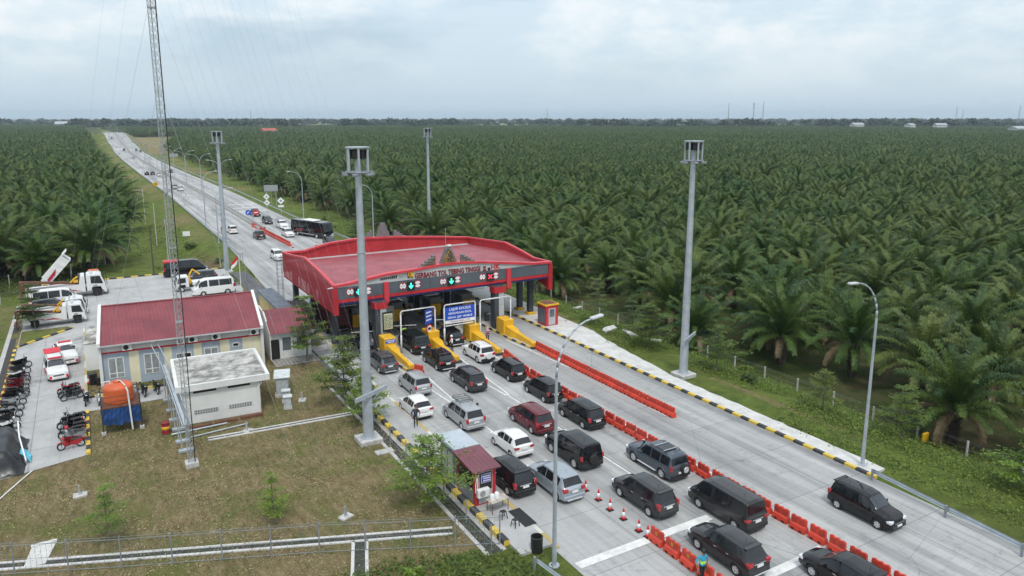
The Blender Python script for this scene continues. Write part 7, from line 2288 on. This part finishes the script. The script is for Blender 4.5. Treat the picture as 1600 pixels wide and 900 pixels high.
# everything farther is one mass of palms
rest = spots[NIND:]
pm = bpy.data.meshes.new('palm_plantation')
pm.from_pydata([(x, y, terrain(x, y) - .1) for _, x, y in rest], [], [])
va = pm.attributes.new('variant', 'INT', 'POINT'); ra = pm.attributes.new('turn', 'FLOAT_VECTOR', 'POINT'); sa_ = pm.attributes.new('size', 'FLOAT_VECTOR', 'POINT')
va.data.foreach_set('value', [(rp.randrange(4) + (4 if d > 330 else 0)) for d, _, _ in rest])
ra.data.foreach_set('vector', [c for _ in rest for c in (rp.uniform(-.08, .08), rp.uniform(-.08, .08), rp.uniform(0, 6.28))])
def sizes():
    for d, x, y in rest:
        g = 1 + .34 * mnoise.noise(Vector((x * .006, y * .006, 3)))
        s = rp.uniform(.88, 1.12) * g * (1.12 if x < 30 else 1.0)
        yield from (s, s, s * rp.uniform(.95, 1.2))
sa_.data.foreach_set('vector', list(sizes()))
po = bpy.data.objects.new('palm_plantation', pm); COL.objects.link(po)
tag(po, 'endless oil palm plantation reaching the horizon', kind='stuff')
def scatter(obj, sources, name):
    """geometry nodes: one source object per variant number"""
    ng = bpy.data.node_groups.new(name, 'GeometryNodeTree')
    ng.interface.new_socket('Geometry', in_out='INPUT', socket_type='NodeSocketGeometry')
    ng.interface.new_socket('Geometry', in_out='OUTPUT', socket_type='NodeSocketGeometry')
    gi_ = ng.nodes.new('NodeGroupInput'); go = ng.nodes.new('NodeGroupOutput')
    join = ng.nodes.new('GeometryNodeJoinGeometry')
    def attr(n, t):
        a = ng.nodes.new('GeometryNodeInputNamedAttribute'); a.data_type = t; a.inputs['Name'].default_value = n
        return next(s for s in a.outputs if s.enabled and s.name == 'Attribute')
    v = attr('variant', 'INT'); t = attr('turn', 'FLOAT_VECTOR'); s = attr('size', 'FLOAT_VECTOR')
    for k, src in enumerate(sources):
        cmp_ = ng.nodes.new('FunctionNodeCompare'); cmp_.data_type = 'INT'; cmp_.operation = 'EQUAL'
        ia = [q for q in cmp_.inputs if q.enabled]
        ng.links.new(v, ia[0]); ia[1].default_value = k
        oi = ng.nodes.new('GeometryNodeObjectInfo'); oi.inputs['Object'].default_value = src; oi.inputs['As Instance'].default_value = True
        ip = ng.nodes.new('GeometryNodeInstanceOnPoints')
        ng.links.new(gi_.outputs[0], ip.inputs['Points'])
        ng.links.new(cmp_.outputs[0], ip.inputs['Selection'])
        ng.links.new(oi.outputs['Geometry'], ip.inputs['Instance'])
        ng.links.new(t, ip.inputs['Rotation']); ng.links.new(s, ip.inputs['Scale'])
        ng.links.new(ip.outputs[0], join.inputs[0])
    ng.links.new(join.outputs[0], go.inputs[0])
    md = obj.modifiers.new('scatter', 'NODES'); md.node_group = ng
def src_obj(me, name):
    o = bpy.data.objects.new(name, me)      # only a source for the mass, never linked to the scene
    return o
SRC = [src_obj(m, 'palm_source') for m in CROWN + LOW]
scatter(po, SRC, 'palm_scatter')
# ------------------------------------------------------------------ roadside trees with flat tiers of leaves
def tier_tree(seed, h, tiers, spread, leaf, dense=1.0):
    dense *= 1.15
    r_ = random.Random(seed)
    tb = MB()
    tb.tube([(0, 0, -.2), (r_.uniform(-.06, .06), r_.uniform(-.06, .06), h * .5), (0, 0, h)], .085 * h / 5, 7, .015)
    V = []; Fs = []; mi = []
    for t in range(tiers):
        f = t / max(1, tiers - 1)
        z = h * (.26 + .70 * f ** .92) + r_.uniform(-.12, .12); rad = spread * (1 - .62 * f ** 1.4) * (.70 + .30 * math.sin(PI * min(1, f * 1.5 + .3))) * r_.uniform(.72, 1.18)
        nb = r_.randrange(5, 8)
        for k in range(nb):
            az = 2 * PI * k / nb + r_.uniform(-.35, .35) + t
            l = rad * r_.uniform(.5, 1.2); rise = r_.uniform(.02, .30) * l
            p0 = Vector((0, 0, z)); p1 = Vector((math.cos(az) * l, math.sin(az) * l, z + rise))
            tb.cyl(tuple(p0), tuple(p1), .028 * h / 5, .008, 4, cap=False)
            nl = int(70 * l * dense)
            for q in range(nl):
                s = r_.random() ** .6
                c = p0.lerp(p1, .12 + .92 * s) + Vector((r_.gauss(0, .24), r_.gauss(0, .24), r_.gauss(.03, .045))) * (.4 + l * .42)
                u = Vector((r_.uniform(-1, 1), r_.uniform(-1, 1), r_.uniform(-.25, .25))).normalized()
                w = u.cross(Vector((r_.uniform(-.35, .35), r_.uniform(-.35, .35), 1))).normalized()
                a = leaf * r_.uniform(.6, 1.25); bq = a * .42
                o = len(V)
                V += [tuple(c - u * a), tuple(c + w * bq), tuple(c + u * a), tuple(c - w * bq)]
                Fs.append((o, o + 1, o + 2, o + 3))
    return tb, V, Fs
TT = {}
def tree(x, y, seed, h, tiers, spread, label, lm_='tree_leaf', leaf=.13, dense=1.0, group='young tiered trees', z=None, name='shade_tree'):
    r = thing(name, label, 'tree', (x, y, terrain(x, y) if z is None else z), seed * 1.3, group)
    tb, V, Fs = tier_tree(seed, h, tiers, spread, leaf, dense)
    tb.build('trunk', BARK, r, fix=False)
    o = bpy.data.objects.new('crown', fast_mesh('crown', V, Fs, (lm_,))); COL.objects.link(o); o.parent = r
tree(17.4, 69.6, 1, 6.6, 7, 2.8, 'dark tiered tree in front of the annex and canopy wing', 'bush_leaf', .15, .8)
tree(17.2, 57.0, 2, 5.9, 8, 2.7, 'tiered tree left of the lawn mast, tallest of the bushy pair', 'bush_leaf', .14, .8)
tree(17.4, 52.6, 3, 4.4, 6, 2.0, 'bright tiered tree partly behind the lawn mast', 'tree_leaf', .13, .8)
tree(16.5, 38.4, 4, 4.6, 6, 2.5, 'bright green tiered tree beside the red kiosk', 'tree_leaf', .13, .8)
tree(7.8, 41.3, 5, 3.4, 5, .95, 'thin young tree on the lawn near the fence', 'tree_leaf', .10, .9)
tree(-.7, 44.2, 6, 3.3, 5, 1.15, 'small young tree at the left of the lawn', 'tree_leaf', .10, .75)
tree(-6.4, 97.0, 7, 5.2, 5, 2.1, 'dark leafy tree in the yard corner before the tow trucks', 'tree_leaf_dark', .17, 1.6)
tree(50.3, 66.5, 8, 5.6, 7, 1.9, 'thin dark tree behind the red booth on the verge', 'bush_leaf', .12, .6)
tree(49.9, 56.5, 9, 4.6, 7, 2.6, 'bushy green tree on the verge, left of the right light mast', 'bush_leaf', .14, 1.4)
tree(50.6, 47.6, 10, 4.6, 6, 2.1, 'loose green tree right of the light mast on the verge', 'bush_leaf', .13, .8)
tree(53.0, 63.0, 11, 3.8, 5, 1.8, 'low dark tree behind the bushy verge tree', 'tree_leaf_dark', .13, .9)
tree(52.6, 30.3, 12, 4.3, 5, 2.3, 'flat topped tree beside the right street lamp', 'bush_leaf', .13, 1.0)
tree(51.6, 36.6, 13, 3.4, 5, 1.7, 'thin tree with a white trunk below the palms on the verge', 'bush_leaf', .12, .8)
tree(51.2, 20.6, 14, 4.4, 6, 2.3, 'yellowish green tree cut off by the right edge of the photo', 'tree_leaf', .15, 1.5)
tree(48.4, 78.5, 15, 5.0, 5, 1.2, 'bare thin tree behind the canopy corner', 'tree_leaf_dark', .10, .5)
tree(-5.0, 142.0, 16, 6.4, 5, 3.6, 'broad pale green tree before the left palms', 'bush_leaf', .22, 1.2, z=-2.6)
tree(-8.6, 144.0, 17, 5.4, 5, 3.0, 'pale green tree left of the broad one before the palms', 'bush_leaf', .22, 1.1, z=-2.6)
for i, (x, y, h_) in enumerate(((49, 150, 3.2), (51.5, 158, 3.8), (53, 142, 3.6), (55, 168, 4.2), (50.5, 178, 3.4), (54, 132, 3.4), (52, 120, 3.2), (50, 112, 3.0))):
    tree(x, y, 30 + i, h_, 4, 2.2, 'bushy tree on the right verge behind the canopy, %s' % ('beside the bus', 'behind the bus roof', 'left of the far lamp', 'below the palms', 'near the white diamond signs', 'right of the far lamp', 'behind the rear gables', 'nearest the canopy')[i], 'bush_leaf', .2, .9)
# bushes
def bush(x, y, r0, label, lm_='bush_leaf', n=700, leaf=.12, z=None, flat=.8):
    r = thing('bush', label, 'bush', (x, y, terrain(x, y) if z is None else z), 0, None)
    rr = random.Random(int(x * 7 + y))
    V = []; Fs = []
    for q in range(n):
        a = rr.uniform(0, 6.28); e = math.asin(rr.uniform(-.1, 1)); d = r0 * (.55 + .5 * rr.random()) * (1 + .25 * math.sin(3 * a + 1))
        c = Vector((math.cos(a) * math.cos(e) * d, math.sin(a) * math.cos(e) * d, math.sin(e) * d * flat + .25 * r0))
        u = Vector((rr.uniform(-1, 1), rr.uniform(-1, 1), rr.uniform(-.6, .6))).normalized(); w = u.cross(Vector((rr.uniform(-.6, .6), rr.uniform(-.6, .6), 1))).normalized()
        s = leaf * rr.uniform(.6, 1.3); o = len(V)
        V += [tuple(c - u * s), tuple(c + w * s * .55), tuple(c + u * s), tuple(c - w * s * .55)]; Fs.append((o, o + 1, o + 2, o + 3))
    o = bpy.data.objects.new('foliage', fast_mesh('foliage', V, Fs, (lm_,))); COL.objects.link(o); o.parent = r
    MB().cyl((0, 0, -.1), (0, 0, r0 * .7), .05).build('stem', BARK, r)
bush(16.4, 108.7, 1.35, 'round clipped olive bush by the flagpole', 'tree_leaf_dark', 1500, .12)
bush(51.2, 44.0, .75, 'small dark green bush on the verge right of the mast', 'tree_leaf_dark', 500)
bush(12.9, 32.2, .5, 'bright green plant in the bottom corner below the fence', 'tree_leaf', 350, .1)
bush(16.6, 152, 1.2, 'dark bush on the left grass slope', 'tree_leaf_dark', 500, .18)
bush(18.6, 131, .9, 'bush on the bare slope beside the third light mast', 'bush_leaf', 400, .15)
bush(57.5, 50.0, .9, 'pale bush at the foot of the right palms', 'bush_leaf', 500)
# undergrowth and tufts
def ground_leaves(name, label, n, pick, size, mats, up=.35, seed=1):
    rr = random.Random(seed); V = []; Fs = []; mi = []
    k = 0
    while k < n:
        x, y, s0, m = pick(rr)
        z = terrain(x, y); k += 1
        for q in range(rr.randrange(4, 8)):
            c = Vector((x + rr.gauss(0, s0), y + rr.gauss(0, s0), z + abs(rr.gauss(0, s0 * up))))
            u = Vector((rr.uniform(-1, 1), rr.uniform(-1, 1), rr.uniform(-.1, .9))).normalized(); w = u.cross(Vector((rr.uniform(-.6, .6), rr.uniform(-.6, .6), 1))).normalized()
            s = size * rr.uniform(.5, 1.4); o = len(V)
            V += [tuple(c - u * s), tuple(c + w * s * .45), tuple(c + u * s), tuple(c - w * s * .45)]; Fs.append((o, o + 1, o + 2, o + 3)); mi.append(m)
    o = bpy.data.objects.new(name, fast_mesh(name, V, Fs, mats, mi)); COL.objects.link(o)
    tag(o, label, kind='stuff')
def pick_r(rr):
    while True:
        y = rr.uniform(8, 120) if rr.random() < .8 else rr.uniform(120, 210)
        x = rr.triangular(47.2, 62, 51) if rr.random() < .88 or y > 60 else rr.uniform(45.5, 47.4) + max(0, y - 48) * .13
        if mnoise.noise(Vector((x * .16, y * .16, 7))) > -.2: return x, y, .42, rr.choice((0, 0, 1, 2, 2) if x < 53 else (0, 0, 1, 1, 2))
ground_leaves('undergrowth', 'rank green undergrowth on the right verge', 15000, pick_r, .105, ('bush_leaf', 'tree_leaf_dark', 'tree_leaf'), .32, 2)
def pick_l(rr):
    while True:
        x = rr.uniform(-24, 18); y = rr.uniform(122, 200)
        if x < 0 or x > 14 - (y - 122) * .05 or mnoise.noise(Vector((x * .1, y * .1, 7))) > .1: return x, y, .6, rr.choice((0, 0, 1, 2))
ground_leaves('undergrowth', 'green undergrowth before the left palms', 2600, pick_l, .2, ('bush_leaf', 'tree_leaf_dark', 'tree_leaf'), .35, 3)
STRAW = mat('straw_grass', (.30, .25, .13), .9, .3, 4); TUFT = mat('tuft_grass', (.12, .15, .04), .9, .3, 4)
def pick_t(rr):
    while True:
        x = rr.uniform(-8, 18.2); y = rr.uniform(26, 70)
        if x < -1.5 and y > 55 or (4.2 < x < 12 and y > 58) or (-1.5 < x < 5 and y > 65.8): continue
        n = mnoise.noise(Vector((x * .35, y * .35, 2)))
        if n > -.15 or rr.random() < .3: return x, y, .22, 1 if n > .12 or y < 36 - x * .2 else 0
ground_leaves('lawn_grass', 'dry lawn grass in tufts', 9000, pick_t, .06, (STRAW, TUFT), .2, 4)
def pick_b(rr):
    while True:
        x = rr.uniform(6, 19); y = rr.uniform(22, 34)
        if y < 39.5 - (x - 2) * .42 - 1.0: return x, y, .35, rr.choice((0, 1, 1))
ground_leaves('verge_grass', 'greener grass below the mesh fence', 2200, pick_b, .12, ('bush_leaf', 'tree_leaf_dark'), .3, 5)
# ------------------------------------------------------------------ far country
def blob(seed, n):
    rr = random.Random(seed); V = []; Fs = []
    for q in range(n):
        a = rr.uniform(0, 6.28); e = math.asin(rr.uniform(-.3, 1)); d = 4.5 * (.6 + .5 * rr.random())
        c = Vector((math.cos(a) * math.cos(e) * d, math.sin(a) * math.cos(e) * d, 6 + math.sin(e) * d * .9))
        u = Vector((rr.uniform(-1, 1), rr.uniform(-1, 1), rr.uniform(-.7, .7))).normalized(); w = u.cross(Vector((rr.uniform(-.7, .7), rr.uniform(-.7, .7), 1))).normalized()
        s = rr.uniform(.8, 1.7); o = len(V)
        V += [tuple(c - u * s), tuple(c + w * s * .7), tuple(c + u * s), tuple(c - w * s * .7)]; Fs.append((o, o + 1, o + 2, o + 3))
    V += [(-.3, 0, 0), (.3, 0, 0), (.2, 0, 6), (-.2, 0, 6)]; Fs.append((len(V) - 4, len(V) - 3, len(V) - 2, len(V) - 1))
    return fast_mesh('far_tree', V, Fs, ('far_leaf',))
fs_ = [src_obj(blob(60 + i, 110), 'far_source') for i in range(3)]
ft_ = []
rf_ = random.Random(77)
for n in range(9000):
    dep = 1750 + 6200 * rf_.random() ** 1.5; lat = rf_.uniform(-.76, .76) * dep
    x = dep * cam_dir.x + lat * cam_dir.y; y = dep * cam_dir.y - lat * cam_dir.x
    dens = mnoise.noise(Vector((x * .0022, y * .0022, 4))) + .35 * mnoise.noise(Vector((x * .009, y * .009, 1)))
    if dens < -.05: continue
    ft_.append((x, y))
fm = bpy.data.meshes.new('far_woods'); fm.from_pydata([(x, y, -3.2) for x, y in ft_], [], [])
a1 = fm.attributes.new('variant', 'INT', 'POINT'); a2 = fm.attributes.new('turn', 'FLOAT_VECTOR', 'POINT'); a3 = fm.attributes.new('size', 'FLOAT_VECTOR', 'POINT')
a1.data.foreach_set('value', [rf_.randrange(3) for _ in ft_])
a2.data.foreach_set('vector', [c for _ in ft_ for c in (0, 0, rf_.uniform(0, 6.28))])
a3.data.foreach_set('vector', [c for _ in ft_ for c in (lambda s: (s * 1.3, s * 1.3, s))(rf_.uniform(.8, 1.7) if rf_.random() < .8 else rf_.uniform(1.9, 2.75))])
fo = bpy.data.objects.new('far_woods', fm); COL.objects.link(fo)
tag(fo, 'hazy far woods along the horizon', kind='stuff')
scatter(fo, fs_, 'far_scatter')
def at_depth(u, dep):
    d = ray(u, 185); k = dep / math.hypot(d[0], d[1]); return d[0] * k, d[1] * k
def far_house(u, dep, w_, h_, roof, label, grp):
    x, y = at_depth(u, dep)
    r = thing('house', label, 'house', (x, y, -3), rf_.uniform(-.5, .5), grp)
    MB().box(-w_ / 2, w_ / 2, -w_ * .3, w_ * .3, 0, h_).build('wall', OFFWHITE, r)
    MB().prism([(-w_ * .36, h_), (w_ * .36, h_), (0, h_ + w_ * .16)], 'X', -w_ * .54, w_ * .54).build('roof', roof, r)
RR = mat('far_red_roof', (.42, .10, .08), .8); WR = mat('far_pale_roof', (.36, .38, .40), .7)
far_house(418, 1120, 20, 9.5, RR, 'far house with a wide red roof among the palms', None)
for u, dep, w_, lab in ((1340, 1900, 26, 'long pale shed at the right horizon, left of a brighter one'), (1423, 1850, 22, 'bright white roof among the trees at the right horizon'), (1470, 1880, 24, 'pale roof right of the bright one at the horizon'), (1592, 1500, 26, 'white roofed shed at the right edge of the photo'), (1190, 2200, 24, 'pale roof below the pair of far towers'), (1330, 2100, 18, 'small pale roof on the far right'), (100, 2300, 40, 'pale roof at the far left horizon')):
    far_house(u, dep, w_, 12.5 if dep > 1600 else 10, WR, lab, 'pale roofs at the horizon')
for u, dep, h_, lab in ((1138, 2600, 72, 'thin far telecom tower, left of the pair'), (1177, 2500, 72, 'far telecom tower with a crown of antennas'), (1192, 2500, 76, 'far lattice tower right of the crowned one'), (1494, 3000, 66, 'faint far tower on the right horizon'), (1592, 3000, 68, 'faint far tower at the right edge'), (855, 3200, 66, 'lone faint tower above the middle of the horizon'), (392, 3400, 60, 'faint far tower between the guy wires'), (1504, 3400, 60, 'faintest far tower, right of the first on the right horizon')):
    x, y = at_depth(u, dep)
    b = MB()
    for k in range(3):
        a = 2 * PI * k / 3
        b.cyl((2.2 * math.cos(a), 2.2 * math.sin(a), -3), (.5 * math.cos(a), .5 * math.sin(a), h_), .45, .3, 4)
    for z_ in range(4, int(h_), 8):
        f = 1 - z_ / h_ * .77
        for k in range(3):
            a = 2 * PI * k / 3; c = a + 2 * PI / 3
            b.cyl((2.2 * f * math.cos(a), 2.2 * f * math.sin(a), z_), (2.2 * f * math.cos(c), 2.2 * f * math.sin(c), z_ + 6), .25, n=3)
    if u == 1177: b.cyl((0, 0, h_ - 6), (0, 0, h_ - 2), 2.6, n=8).cyl((0, 0, h_ - 16), (0, 0, h_ - 13), 2.2, n=8)
    tag(b.build('telecom_tower', mat('tower_grey', (.25, .26, .28), .6), None, loc=(x, y, 0)), lab, 'tower', 'far towers on the horizon')
